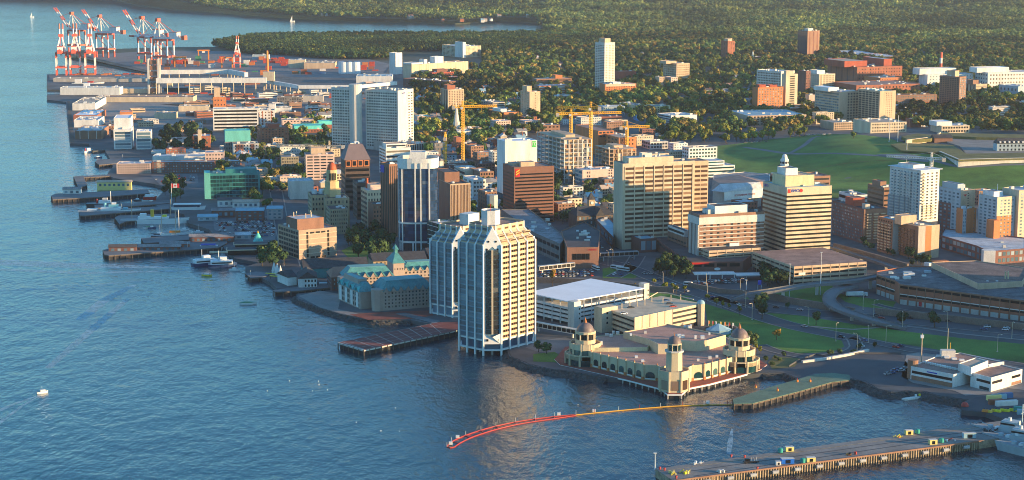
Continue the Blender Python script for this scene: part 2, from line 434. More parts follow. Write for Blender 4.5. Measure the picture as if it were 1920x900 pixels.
# ---------------------------------------------------------------- buildings
PANE = {}
def pane_mesh(w_, h_, m, d=.12, name='window'):
 k = (round(w_, 2), round(h_, 2), m, d, name)
 if k not in PANE:
  me = bpy.data.meshes.new(name)
  a, c = w_/2, h_/2
  v = [(-a,-d,-c),(a,-d,-c),(a,-d,c),(-a,-d,c),(-a,.05,-c),(a,.05,-c),(a,.05,c),(-a,.05,c)]
  me.from_pydata(v, [], [(0,1,2,3),(1,5,6,2),(4,0,3,7),(3,2,6,7),(4,5,1,0)])
  me.materials.append(M(m)); me.update(); PANE[k] = me
 return PANE[k]
class Facade:
 """collects the panes of a building and splits them 100 / rest"""
 def __init__(s, root): s.root = root; s.items = []; s.cap = 100
 def add(s, A, B_, z0, z1, spec):
  """A->B_ local wall line, outside on the right hand side of A->B_"""
  A = Vector((A[0], A[1], 0)); B_ = Vector((B_[0], B_[1], 0)); L = (B_-A).length
  if L < 1: return
  ux = (B_-A)/L; ang = math.atan2(ux.y, ux.x)
  kind = spec[0]; nf, nc = spec[1], spec[2]; wf, hf = spec[3], spec[4]
  opt = spec[5] if len(spec) > 5 else {}
  m = opt.get('m', 'glass'); u0, u1 = opt.get('u', (.03, .97)); v0, v1 = opt.get('v', (.04, .96))
  nm = opt.get('name', 'window'); d = opt.get('d', .12); pri = opt.get('pri', 0)
  H = z1-z0
  if kind == 'g' or kind == 'b' or kind == 'c':
   if kind == 'b': nc = 1; wf = wf or 1
   if kind == 'c': nf = 1; hf = 1
   cw = L*(u1-u0)/nc; chh = H*(v1-v0)/nf
   for i in range(nf):
    for j in range(nc):
     u = L*u0+cw*(j+.5); z = z0+H*v1-chh*(i+.5)
     skip = opt.get('skip')
     if skip and (i, j) in skip: continue
     P = A+ux*u; s.items.append((pri, nm if kind != 'b' else opt.get('name', 'window_band'), cw*wf, chh*hf, m, d, (P.x, P.y, z), ang))
 def finish(s):
  by = {}
  for it in s.items: by.setdefault(it[1], []).append(it)
  for nm, L in by.items():
   L.sort(key=lambda t: (-t[0], -t[6][2]))
   for it in L[:s.cap]:
    me = pane_mesh(it[2], it[3], it[4], it[5], nm)
    o = bpy.data.objects.new(nm, me); COL.objects.link(o); o.parent = s.root
    o.location = it[6]; o.rotation_euler = (0, 0, it[7])
   rest = L[s.cap:]
   if rest:
    ms = sorted({it[4] for it in rest}); mb = MB()
    for it in rest:
     mb.cur = ms.index(it[4]); a, c, d = it[2]/2, it[3]/2, it[5]
     ca, sa = math.cos(it[7]), math.sin(it[7]); lx, ly, lz = it[6]
     T = lambda x, y, z: (lx+x*ca-y*sa, ly+x*sa+y*ca, lz+z)
     k = len(mb.v)
     mb.v += [T(*q) for q in [(-a,-d,-c),(a,-d,-c),(a,-d,c),(-a,-d,c),(-a,.05,-c),(a,.05,-c),(a,.05,c),(-a,.05,c)]]
     for q in [(0,1,2,3),(1,5,6,2),(4,0,3,7),(3,2,6,7),(4,5,1,0)]:
      mb.f.append(tuple(k+i for i in q)); mb.mi.append(mb.cur)
    o = mb.build(nm, ms, s.root); o['kind'] = 'stuff'
def inset(pts, d):
 n = len(pts); out = []
 for i in range(n):
  p0, p1, p2 = Vector(pts[i-1][:2]), Vector(pts[i][:2]), Vector(pts[(i+1)%n][:2])
  e1 = (p1-p0).normalized(); e2 = (p2-p1).normalized()
  n1 = Vector((-e1.y, e1.x)); n2 = Vector((-e2.y, e2.x))
  k = n1+n2; q = k.length
  if q < .3: out.append(tuple(p1+n1*d)); continue
  k = k/q; out.append(tuple(p1+k*(d/max(.35, k.dot(n1)))))
 return out
def walls(root, pts, z0, z1, wall, roof, par=.9, name='wall', label=None):
 """closed wall with parapet and a roof sheet let into it; pts ccw local"""
 mb = MB(); n = len(pts); b = 0; t = .45
 ins = inset(pts, t)
 for ring, z in ((pts, z0), (pts, z1), (ins, z1), (ins, z1-par)): mb.v += [(p[0], p[1], z) for p in ring]
 for r in range(3):
  for i in range(n):
   j = (i+1) % n; mb.f.append((r*n+i, r*n+j, (r+1)*n+j, (r+1)*n+i)); mb.mi.append(0)
 o = mb.build(name, wall, root)
 if label: o['label'] = label
 rb = MB(); rb.v = [(p[0], p[1], z1-par+.02) for p in inset(pts, t+.02)]; rb.f = [tuple(range(n))]; rb.mi = [0]
 rb.build('roof', roof, root)
 return o
def clutter(root, x0, x1, y0, y1, z, n=3, m='lightcon', s=1.0, seed=None):
 rr = random.Random(seed if seed is not None else int(x0*7+y1*13+z*3))
 for i in range(n):
  w_, d_, h_ = rr.uniform(1.5, 5)*s, rr.uniform(1.5, 4)*s, rr.uniform(.8, 2.6)*s
  if x1-x0 < w_+2 or y1-y0 < d_+2: continue
  x, y = rr.uniform(x0+1, x1-w_-1), rr.uniform(y0+1, y1-d_-1)
  MB().box(x, x+w_, y, y+d_, z, z+h_).build('roof_unit', rr.choice([m, 'silver', 'lightcon']), root)
def B(name, label, xn, yb, yt, xl, xr, rz=19, wall='cream', roof='roof_grey', win=(), blocks=(), n=2, cat=None, group=None, W=None, Dp=None, z0=None, h=None, par=.9, cap=100, foot=True):
 """rectangular building: near corner picture x, its base and top picture y, x of the far left and far right corners"""
 P = at(xn, yb, z0) if z0 is not None else at(xn, yb)
 r = R(rz); u = Vector((math.cos(r), math.sin(r), 0)); v = Vector((-math.sin(r), math.cos(r), 0))
 H = h if h else zt(P, yt)-P.z
 T = P+Vector((0, 0, H))
 W = W or along(T, u, xr)
 if not Dp:
  Dp = along(T, v, xl); q_ = abs(proj(T+v)[0]-proj(T)[0])/(F/T.y)
  if q_ < .33 and not (2 < Dp < 40): Dp = min(max(abs(Dp), 14), 26)
 if not (2 < W < 260) or not (2 < Dp < 260): print('ODD', name, label[:40], round(W, 1), round(Dp, 1), round(H, 1))
 W = min(max(W, 3), 260); Dp = min(max(Dp, 3), 200)
 root = empty(name, P, r, label=label, cat=cat or name.split('_')[-1].replace('_', ' '), group=group)
 if foot: FOOT.append([tuple((P+u*a+v*b_)[:2]) for a, b_ in ((-2,-2),(W+2,-2),(W+2,Dp+2),(-2,Dp+2))])
 pts = [(0,0),(W,0),(W,Dp),(0,Dp)]
 walls(root, pts, -3, H, wall, roof, par)
 fc = Facade(root); fc.cap = cap
 E = {'R': ((0,0),(W,0)), 'L': ((0,Dp),(0,0)), 'E': ((W,0),(W,Dp))}
 for s in win:
  a, b_ = E[s[0]]; fc.add(a, b_, 0, H, s[1:])
 for bk in blocks:
  # (x0,x1,y0,y1,z0,z1,wall,roof,[win]) fractions of W,Dp when <=1.5 in abs, z in metres relative to roof when given as strings
  x0,x1,y0,y1,za,zb,wm,rm = bk[:8]
  fx = lambda q: q*W; fy = lambda q: q*Dp
  za = H+float(za[1:]) if isinstance(za, str) else za; zb = H+float(zb[1:]) if isinstance(zb, str) else zb
  p4 = [(fx(x0),fy(y0)),(fx(x1),fy(y0)),(fx(x1),fy(y1)),(fx(x0),fy(y1))]
  nm = 'penthouse' if za >= H-1.2 else 'wing'
  walls(root, p4, za, zb, wm, rm, .5, nm)
  for s in (bk[8] if len(bk) > 8 else ()):
   e = {'R': (p4[0],p4[1]), 'L': (p4[3],p4[0]), 'E': (p4[1], p4[2])}[s[0]]; fc.add(e[0], e[1], za, zb, s[1:])
 fc.finish()
 if n: n = min(14, n+int(W*Dp/350))
 if n: clutter(root, 0, W, 0, Dp, H-par, n, seed=int(xn*3+yb))
 root['_w'] = W; root['_d'] = Dp; root['_h'] = H
 return root
def PB(name, label, pts, h=None, yt=None, z0=None, wall='cream', roof='roof_grey', win=(), cat=None, group=None, n=2, par=.9, cap=100, foot=True, lowz=-3):
 """building on an outline of picture points on the ground; the outline's first point is its origin"""
 P = [at(x, y, z0) if z0 is not None else at(x, y) for x, y in pts]
 O = P[0].copy(); H = h if h else zt(O, yt)-O.z
 loc = [(p.x-O.x, p.y-O.y) for p in P]
 idx = list(range(len(loc)))
 if sum(loc[i][0]*loc[(i+1)%len(loc)][1]-loc[(i+1)%len(loc)][0]*loc[i][1] for i in idx) < 0:
  loc = [loc[0]]+loc[1:][::-1]; rev = True
 else: rev = False
 root = empty(name, O, 0, label=label, cat=cat or name.split('_')[-1], group=group)
 if foot: FOOT.append([(p.x, p.y) for p in P])
 walls(root, loc, lowz, H, wall, roof, par)
 fc = Facade(root); fc.cap = cap; nn = len(loc)
 for s in win:
  i = s[0]
  if rev: i = nn-1-i
  fc.add(loc[i], loc[(i+1) % nn], 0, H, s[1:])
 fc.finish()
 if n:
  xs = [p[0] for p in loc]; ys = [p[1] for p in loc]; cx, cy = sum(xs)/nn, sum(ys)/nn
  clutter(root, cx-(max(xs)-min(xs))*.25, cx+(max(xs)-min(xs))*.25, cy-(max(ys)-min(ys))*.2, cy+(max(ys)-min(ys))*.2, H-par, n)
 root['_h'] = H
 return root
def rooftop(root, x0, x1, y0, y1, z0, z1, m, roof='roof_grey', name='penthouse'):
 return walls(root, [(x0,y0),(x1,y0),(x1,y1),(x0,y1)], z0, z1, m, roof, .4, name)
def gable(root, x0, x1, y0, y1, z0, zr, m, axis='x', over=.6, name='roof', hip=0):
 mb = MB(); x0 -= over; x1 += over; y0 -= over; y1 += over
 if axis == 'x':
  c = (y0+y1)/2; a = (x0+hip, c, zr); b_ = (x1-hip, c, zr)
  mb.quad((x0,y0,z0),(x1,y0,z0),b_,a); mb.quad((x1,y1,z0),(x0,y1,z0),a,b_); mb.quad((x0,y1,z0),(x0,y0,z0),a); mb.quad((x1,y0,z0),(x1,y1,z0),b_)
 else:
  c = (x0+x1)/2; a = (c, y0+hip, zr); b_ = (c, y1-hip, zr)
  mb.quad((x1,y0,z0),(x1,y1,z0),b_,a); mb.quad((x0,y1,z0),(x0,y0,z0),a,b_); mb.quad((x0,y0,z0),(x1,y0,z0),a); mb.quad((x1,y1,z0),(x0,y1,z0),b_)
 mb.quad((x0,y0,z0-.1),(x0,y1,z0-.1),(x1,y1,z0-.1),(x1,y0,z0-.1))
 return mb.build(name, m, root)
G = lambda f, nf, nc, wf=.6, hf=.5, **o: (f, 'g', nf, nc, wf, hf, o)
BD = lambda f, nf, hf=.45, **o: (f, 'b', nf, 1, 1, hf, o)
CL = lambda f, nc, wf=.5, **o: (f, 'c', 1, nc, wf, 1, o)
def balconies(root, A, B_, z0, z1, nf, nc, depth=1.4, u=(.05,.95), wf=.7, m='lightcon', name='balcony'):
 A = Vector((A[0],A[1],0)); B_ = Vector((B_[0],B_[1],0)); L = (B_-A).length; ux = (B_-A)/L; nx = Vector((ux.y,-ux.x,0))
 cw = L*(u[1]-u[0])/nc; fh = (z1-z0)/nf; key = ('bal', round(cw*wf,2), depth, m)
 if key not in PANE:
  mb = MB(); a = cw*wf/2; mb.box(-a, a, -depth, 0, 0, .2); mb.box(-a, a, -depth, -depth+.12, .2, 1.1); mb.box(-a,-a+.12,-depth+.12,0,.2,1.1); mb.box(a-.12,a,-depth+.12,0,.2,1.1)
  o = mb.build(name, m, root); PANE[key] = o.data; bpy.data.objects.remove(o)
 n = 0
 for i in range(nf):
  for j in range(nc):
   if n >= 100: return
   P = A+ux*(L*u[0]+cw*(j+.5)); o = bpy.data.objects.new(name, PANE[key]); COL.objects.link(o); o.parent = root
   o.location = (P.x, P.y, z0+fh*i); o.rotation_euler = (0,0,math.atan2(ux.y,ux.x)); n += 1
# ---------------------------------------------------------------- downtown, near to far
b = B('office_tower', 'tall cream office tower with rows of narrow brown windows, widest lit face downtown', 1166, 468, 307, 1151, 1303, wall='cream', roof='roof_grey', cat='office building',
 win=[G('R', 17, 7, .93, .52, m='glass_warm', v=(.07,.965))], blocks=[(.10,.72,.15,.85,'+-1','+4.5','cream','roof_light'),(.3,.44,.3,.6,'+4','+8','lightcon','roof_grey'),
 (1.0,1.22,.2,1.2,-3,'+-1','tan','roof_brown',[G('R',17,2,.9,.5,m='glass_warm',v=(.07,.96))])])
mb = MB(); W_, H_ = b['_w'], b['_h']
for j in range(8):
 x = W_*.03+W_*.94/7*j; mb.box(x-.4, x+.4, -.5, -.02, 0, H_*.965)
mb.build('pilaster', 'cream', b)
for i, (sx, sz) in enumerate(((.34,6.5),(.5,5.5),(.57,6.2))): MB().cyl(W_*sx, 6+i*3, H_-1, H_+sz, 1.2, n=10).build('chimney', 'lightcon', b)
b = B('office_tower', 'reddish brown office tower with dark ribbon windows and a gold and red emblem', 964, 420, 314, 943, 1039, wall='redbrick', roof='roof_brown', cat='office building',
 win=[BD('R', 15, .42, m='glass_dark', v=(.0,.90)), BD('L', 15, .42, m='glass_dark', v=(.0,.90))], n=0)
MATS['redbrick_dull'] = mat('redbrick_dull', (.20,.10,.072), .85, .1, .1, fine=.05)
for c_ in b.children:
 if c_.name.startswith('wall'): c_.data.materials[0] = MATS['redbrick_dull']
W_, D_, H_ = b['_w'], b['_d'], b['_h']
rooftop(b, W_*.25, W_*.6, D_*.3, D_*.6, H_-1, H_+3.5, 'tan')
rooftop(b, W_*.1, W_*.3, D_*.5, D_*.9, H_-1, H_+2, 'tan')
MB().cyl(W_*.6, D_*.75, H_-1, H_+2.4, 4, n=14).build('cooling_tower', 'white', b)
mat('sign_red', (.55,.02,.02), .5, .05); mat('sign_gold', (.8,.45,.03), .5, .05); mat('sign_green', (.05,.42,.08), .5, .05); mat('sign_blue', (.02,.05,.4), .5, .05)
s_ = MB().box(W_*.03, W_*.14, -.3, -.05, H_-9.5, H_-1.5).build('emblem', 'sign_red', b)
mb = MB(); mb.quad((W_*.04,-.36,H_-5.5),(W_*.13,-.36,H_-3.4),(W_*.13,-.36,H_-2),(W_*.04,-.36,H_-4.5)); mb.quad((W_*.04,-.36,H_-8),(W_*.13,-.36,H_-5.6),(W_*.13,-.36,H_-4.6),(W_*.04,-.36,H_-6.8)); mb.build('swoosh', 'sign_gold', s_)
b = B('office_tower', 'blank white slab tower with a small green sign at its top right corner', 947, 392, 265, 932, 1007, wall='white', roof='roof_white', cat='office building', win=[BD('L', 1, .3, m='glass_green', v=(0,.33), u=(0,1))], n=4)
W_, H_ = b['_w'], b['_h']
s_ = MB().box(W_*.84, W_*.97, -.3, -.05, H_-7, H_-1).build('sign', 'sign_green', b)
text('TD', 4.4, 'white', s_, (W_*.905, -.36, H_-4), (R(90),0,0))
# concrete frames under construction
def frame_building(label, xn, yb, yt, xl, xr, rz, nf, n1, n2, m='lightcon'):
 P = at(xn, yb); r = R(rz); u = Vector((math.cos(r), math.sin(r), 0)); v = Vector((-math.sin(r), math.cos(r), 0))
 H = zt(P, yt)-P.z; T = P+Vector((0,0,H)); W_ = along(T, u, xr); D_ = along(T, v, xl)
 FOOT.append([tuple((P+u*a+v*b_)[:2]) for a, b_ in ((0,0),(W_,0),(W_,D_),(0,D_))])
 root = empty('unfinished_building', P, r, label=label, cat='construction site')
 fh = H/nf
 for i in range(1, nf+1): MB().box(-.8, W_+.8, -.8, D_+.8, fh*i-.45, fh*i).build('floor_slab', 'tan' if i == nf else m, root)
 for i in range(n1+1):
  for j in range(n2+1):
   if i in (0, n1) or j in (0,):
    MB().box(W_*i/n1-.5, W_*i/n1+.5, D_*j/n2-.5, D_*j/n2+.5, -2, H-.45).build('column', m, root)
 MB().box(W_*.3, W_*.65, D_*.25, D_*.8, 0, H+3).build('core', 'tan', root)
 # site sheeting and partitions between floors
 rr = random.Random(int(xn))
 for i in range(nf):
  for j in range(n1):
   if rr.random() < .4: MB().box(W_*(j+.1)/n1, W_*(j+.9)/n1, .8, 1.2, fh*i, fh*(i+1)-.5).build('partition', rr.choice(['tan','brownbrick','lightcon']), root)
 for j in range(9):
  x, y = rr.uniform(0, W_-3), rr.uniform(0, D_-3); MB().box(x, x+rr.uniform(1,3), y, y+rr.uniform(1,4), H, H+rr.uniform(.8,2.4)).build('formwork', rr.choice(['tan','lightcon','brownbrick']), root)
 return root
frame_building('bare concrete frame of an unfinished block beneath the tall yellow crane', 1058, 345, 262, 1008, 1109, 19, 10, 6, 7)
frame_building('low rounded concrete frame of a second site behind the tall frame', 1142, 318, 280, 1117, 1192, 19, 5, 6, 4, 'tan')
B('office_building', 'long pinkish office block with glass end beside the cream tower', 1092, 352, 319, 1078, 1152, wall='pink', roof='roof_light', win=[G('L',4,2,.9,.6,m='glass_pale'),G('R',3,2,.5,.5,u=(.12,.26),v=(.3,.95)),G('R',3,2,.5,.5,u=(.8,.95),v=(.5,1))], n=6)
B('brick_building', 'dark brick block with an orange lit end behind the second frame', 1160, 300, 258, 1110, 1193, wall='orangebrick', roof='roof_tan', win=[G('L',5,7,.4,.45),G('R',5,4,.35,.4,u=(.1,.9))], blocks=[(-.4,.5,.5,1.4,0,'+4','orangebrick','roof_brown',[G('R',2,4,.7,.5,v=(.7,1))])])
B('office_building', 'small two storey white office with large windows above a red brick base', 1219, 281, 266, 1203, 1253, wall='lightcon', roof='roof_tan', win=[G('R',2,6,.7,.6,v=(.1,.9)),G('L',2,4,.7,.6)])
b = B('office_building', 'white stepped office building with green windows at the lawn foot', 1291, 306, 277, 1279, 1345, wall='white', roof='roof_brown', win=[G('R',4,9,.6,.5,m='glass_green'),G('L',4,3,.6,.5,m='glass_green')])
B('terraced_building', 'white terraces with green planters stepping down below the white office', 1318, 334, 312, 1302, 1378, wall='white', roof='roof_light', win=[BD('R',3,.45,m='glass_green')], blocks=[(-.1,.75,.3,1.2,0,'+5','white','roof_light',[BD('R',3,.4,m='glass_green',v=(.4,1))])])
# arena with folded roof
P = [(1334,376),(1366,379),(1440,371),(1442,350),(1400,342),(1338,348)]
b = PB('arena', 'broad low arena with brown and grey folded roof and red lettering', [(1336,386),(1394,392),(1444,384),(1442,362),(1396,356),(1337,362)], h=20, wall='lightcon', roof='roof_grey', n=0, par=.6, cat='arena')
mb = MB(); O = Vector(b.location)
rp = [at(x, y, 23) for x, y in ((1334,358),(1358,360),(1429,354),(1436,341),(1382,327),(1336,336))]
L_ = [tuple(p-O) for p in rp]
c1 = at(1350,345,30)-O; c2 = at(1425,341,30)-O
mb.quad(L_[0],L_[1],L_[2],tuple(c2),tuple(c1)); mb.build('lower_roof', 'roof_light', b)
mb = MB(); mb.quad(tuple(c1),tuple(c2),L_[3],L_[4],L_[5]); mb.quad(L_[0],tuple(c1),L_[5]); mb.quad(L_[2],L_[3],tuple(c2)); mb.build('upper_roof', 'roof_brown', b)
mb = MB(); F0 = [at(x, y, 22.9)-O for x, y in ((1358,360),(1429,354),(1436,341))]
mb.quad(*[tuple(p+Vector((0,0,dz))) for p, dz in ((F0[0],-9),(F0[1],-9),(F0[1],0),(F0[0],0))]); mb.quad(*[tuple(p+Vector((0,0,dz))) for p, dz in ((F0[1],-9),(F0[2],-9),(F0[2],0),(F0[1],0))]); mb.build('fascia', 'white', b)
d_ = (F0[1]-F0[0]); text('SCOTIABANK CENTRE', 2.6, 'sign_red', b, tuple(F0[0]+d_*.55+Vector((.1,-.5,-4.5))), (R(90),0,math.atan2(d_.y,d_.x)))
# hotel above the parking decks
b = B('hotel', 'brick and concrete hotel slab with a patch of sun, above parking decks', 1310, 500, 403, 1291, 1433, wall='brownbrick', roof='roof_dark', cat='hotel',
 win=[G('R',9,9,.34,.4,v=(.12,.83)), G('L',9,2,.3,.4,v=(.1,.8))], blocks=[(.27,.78,.2,.9,'+-1','+6','white','roof_dark'),(.18,.27,.3,.8,'+-1','+3','lightcon','roof_light')])
W_, D_, H_ = b['_w'], b['_d'], b['_h']
for i in range(9): MB().box(0, W_, -.35, -.01, H_*(.125+.079*i), H_*(.125+.079*i)+.7).build('sill_band', 'lightcon', b)
MB().box(-.5, W_+.5, -.6, -.03, H_-8.5, H_-2.3).build('fascia', 'lightcon', b)
MB().box(-.6, 0-.02, -.4, D_, H_-8.5, H_-2.3).build('fascia', 'lightcon', b)
for q in (.0, .29, .62): MB().box(-1.3, -.02, D_*q, D_*q+D_*.2, -3, H_-8.6).build('stair_shaft', 'concrete', b)
def decks(root, pts, z0, n, fh, m='concrete', dark='glass_dark', par=1.1):
 """open parking levels on outline pts (local, ccw)"""
 loc = inset(pts, 1.4)
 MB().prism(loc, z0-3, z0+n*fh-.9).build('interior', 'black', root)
 for i in range(n):
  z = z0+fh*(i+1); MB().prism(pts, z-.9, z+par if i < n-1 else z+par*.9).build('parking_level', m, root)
def deckbox(root, x0, x1, y0, y1, z0, n, fh, m='concrete', top='roof_grey'):
 pts = [(x0,y0),(x1,y0),(x1,y1),(x0,y1)]
 decks(root, pts, z0, n, fh, m)
 rb = MB(); rb.box(x0+.5, x1-.5, y0+.5, y1-.5, z0+n*fh+1, z0+n*fh+1.03); rb.build('roof', top, root)
 kx = max(2, int((x1-x0)/8)); ky = max(2, int((y1-y0)/8))
 for i in range(kx+1):
  x = x0+(x1-x0)*i/kx; MB().box(max(x0,x-.35), min(x1,x+.35), y0-.25, y0-.01, z0-3, z0+n*fh+1).build('column', m, root)
 for i in range(ky+1):
  y = y0+(y1-y0)*i/ky; MB().box(x0-.25, x0-.01, max(y0,y-.35), min(y1,y+.35), z0-3, z0+n*fh+1).build('column', m, root)
P0 = at(1312, 503); u = Vector((math.cos(R(19)), math.sin(R(19)), 0))
g = empty('parking_garage', P0, R(19), label='concrete parking decks at the foot of the brick hotel', cat='parking garage')
deckbox(g, 4, 52, -9, 30, 6, 3, 3.1, 'tan', 'roof_dark'); FOOT.append([tuple((P0+u*a)[:2]) for a in (0,60)]+[tuple((P0+u*60+Vector((0,30,0)))[:2]),tuple((P0+Vector((0,30,0)))[:2])])
rooftop(g, 30, 39, 5, 14, 16, 19, 'white', 'roof_white')
b = PB('shopping_centre', 'low dark red brick podium with red sign in front of the brick hotel', [(1291,514),(1392,513),(1412,498),(1240,455),(1222,463)], yt=491, wall='darkbrick', roof='roof_dark', cat='shopping centre', n=6,
 win=[G(0,1,4,.8,.6,v=(.5,.95),m='glass_dark'),G(4,1,8,.8,.35,v=(.5,.95),m='glass_dark')])
H_ = b['_h']; p1 = at(1291,514)-b.location; p2 = at(1392,513)-b.location; d_ = (p2-p1).normalized(); a_ = math.atan2(d_.y,d_.x)
s_ = MB().box(0, 16, -.35, -.05, H_-2.2, H_-.7).build('sign', 'sign_red', b); s_.location = tuple(p1+d_*1); s_.rotation_euler = (0,0,a_)
s_ = MB().cyl(0,0,0,.3,2.6,n=16).build('round_sign', 'white', b); s_.location = tuple(p1+d_*24+Vector((0,-.1,4.2))); s_.rotation_euler = (R(90),0,a_); s_.scale = (1,.45,1)
c_ = empty('canopy', at(1300,524), a_, label='long white entrance canopy on posts by the parking lot', cat='canopy')
MB().box(0, 34, -5, 5, 4.6, 5.5).build('canopy_roof', 'white', c_); MB().box(34.1, 62, -8, 4, 3.8, 4.6).build('canopy_roof', 'white', c_)
for x in (3,13,23,33,43,57): MB().box(x-.3,x+.3,-4.6,-4,0,4.5).build('post', 'white', c_)
B('office_building', 'layered concrete block with a white top wedged between cream tower and brick hotel', 1288, 484, 446, 1252, 1300, wall='brownbrick', roof='roof_dark', win=[G('L',4,6,.7,.4,m='glass_dark',v=(.05,.8))], blocks=[(0,1,.15,1,'+-.5','+5','white','roof_dark',[BD('L',1,.4,m='glass_dark')])])
B('pavilion', 'small square glazed pavilion with a pale blue roof at the cream tower foot', 1200, 474, 448, 1184, 1232, wall='darkbrick', roof='roof_blue', win=[G('R',1,3,.8,.7,m='glass_pale')], cat='pavilion')
# big bank tower right
b = B('office_tower', 'white striped office tower with red and blue sign over parking decks', 1472, 496, 352, 1431, 1560, wall='cream', roof='roof_blue', cat='office building',
 win=[BD('R',16,.42,m='glass_dark',v=(.02,.91),u=(.0,1)), BD('L',16,.42,m='glass_dark',v=(.02,.91),u=(.0,1))], blocks=[(.1,.74,.25,.8,'+-1','+8.5','yellow','roof_tan'),(.18,.45,.4,.75,'+8','+14','white','roof_brown')], n=2)
W_, D_, H_ = b['_w'], b['_d'], b['_h']
s_ = MB().box(1, 3.4, -.35, -.05, H_-4.6, H_-1.4).build('sign', 'sign_red', b)
text('BMO', 3.6, 'sign_blue', b, (8, -.2, H_-3), (R(90),0,0)); MB().cyl(0,0,0,.3,1.5,n=14).build('round_sign','sign_red',b).matrix_local = Matrix.Translation((13.5,-.1,H_-3))@Matrix.Rotation(R(90),4,'X')
text('BMO', 3.6, 'sign_blue', b, (-.2, D_*.85, H_-3), (R(90),0,R(-90)))
P0 = at(1488, 536); g = empty('parking_garage', P0, R(19), label='wide four level parking garage under the white striped tower', cat='parking garage')
deckbox(g, 0, 66, 0, 74, 0, 4, 3.7, 'tan', 'roof_brown'); u = Vector((math.cos(R(19)), math.sin(R(19)),0)); v = Vector((-u.y,u.x,0))
FOOT.append([tuple((P0+u*a+v*c)[:2]) for a,c in ((0,0),(66,0),(66,74),(0,74))])
MB().box(4,10,-.6,-.3,8.6,10.6).build('sign','white',g)
B('office_building', 'brick block with grey terraces behind the striped tower, roof in sun', 1470, 372, 333, 1444, 1557, wall='brownbrick', roof='roof_brown', win=[BD('L',4,.4,m='glass_dark'),BD('R',4,.4,m='glass_dark')], n=3)
# right hand apartment blocks
b = B('apartment_block', 'long brick apartment slab with red rooftop box beside the striped tower', 1618, 457, 392, 1561, 1664, wall='darkbrick', roof='roof_dark', cat='apartment building',
 win=[G('L',10,20,.4,.5,m='glass_pale'),G('R',10,4,.4,.4)])
W_, D_, H_ = b['_w'], b['_d'], b['_h']
rooftop(b, 1, W_*.55, D_*.38, D_*.62, H_-1, H_+7, 'redbrick', 'roof_red'); rooftop(b, W_*.1, W_*.3, 2, 8, H_-1, H_+4, 'concrete')
MB().box(0,W_,-.15,-.01,0,H_-.5).build('end_wall','brownbrick',b)
balconies(b, (0,-.15), (W_,-.15), 4, H_-3, 10, 3, wf=.6, m='tan')
b = B('apartment_block', 'brown balconied apartment block with an orange stripe down its sunlit end', 1720, 486, 424, 1686, 1762, rz=24, wall='tan', roof='roof_tan', cat='apartment building', win=[G('L',10,8,.5,.5,m='glass_dark')])
W_, D_, H_ = b['_w'], b['_d'], b['_h']
MB().box(W_*.33,W_*.62,-.2,-.02,0,H_-.6).build('orange_stripe','orangebrick',b); MB().box(0,W_*.33,-.18,-.02,0,H_-.6).build('grey_strip','concrete',b)
MB().box(-.15,-.01,0,D_,0,H_-.6).build('side_wall','brownbrick',b)
balconies(b, (-.15,D_), (-.15,0), 3, H_-3, 10, 5, m='brownbrick', u=(.02,.85)); balconies(b, (W_,0), (W_,D_), 3, H_-3, 10, 3, m='tan')
rooftop(b, -6, W_*.45, D_*.6, D_*.95, H_-1, H_+7, 'tan', 'roof_tan')
b = B('apartment_block', 'rear wing of brown apartments with balconies left of the orange striped block', 1672, 478, 412, 1646, 1694, rz=24, wall='brownbrick', roof='roof_blue', cat='apartment building', win=[G('L',10,6,.5,.5,m='glass_dark')])
W_, D_, H_ = b['_w'], b['_d'], b['_h']; balconies(b, (0,D_), (0,0), 3, H_-3, 10, 4, m='tan'); MB().box(W_*.02,W_*.9,-.2,-.02,0,H_-.5).build('end_wall','concrete',b)
b = B('apartment_tower', 'tall white apartment tower with curved roof edge and stacked balconies', 1723, 418, 320, 1669, 1762, rz=30, wall='white', roof='roof_light', cat='apartment building', win=[G('L',16,9,.5,.5,m='glass_pale'),G('R',16,4,.4,.5,pri=1)])
W_, D_, H_ = b['_w'], b['_d'], b['_h']
MB().box(-2,W_+2,-2,D_+1,H_,H_+.6).build('roof_slab','silver',b); rooftop(b, W_*.1,W_*.7,D_*.3,D_*.8,H_+.6,H_+4,'white')
MB().box(-1.2,-.02,D_*.35,D_+.5,0,H_*.45).build('grey_wing','grey',b); balconies(b,(-1.2,D_),(-1.2,0),3,H_*.97,16,5,m='lightcon');
balconies(b,(0,0),(W_,0),3,H_*.36,6,3,m='cream',u=(.1,.75)); balconies(b,(0,0),(W_,0),H_*.36,H_*.97,10,1,m='cream',u=(.02,.25))
b = B('office_building', 'dark brown stepped office block left of the white apartment tower', 1656, 400, 352, 1627, 1680, wall='darkbrick', roof='roof_brown', win=[BD('L',5,.4,m='glass_dark'),BD('R',5,.35,m='glass_dark')], blocks=[(.1,.6,.3,.8,'+-1','+5','brownbrick','roof_brown')])
for c_ in b.children:
 if c_.name.startswith('wall'): c_.data.materials[0] = M('brownbrick')
B('office_building', 'low white office with one black window band behind the long brick slab', 1601, 383, 366, 1573, 1628, wall='white', roof='roof_brown', win=[BD('L',1,.45,m='glass_dark',v=(.2,.9)),BD('R',1,.3,m='glass_dark',v=(.3,.8))], n=5)
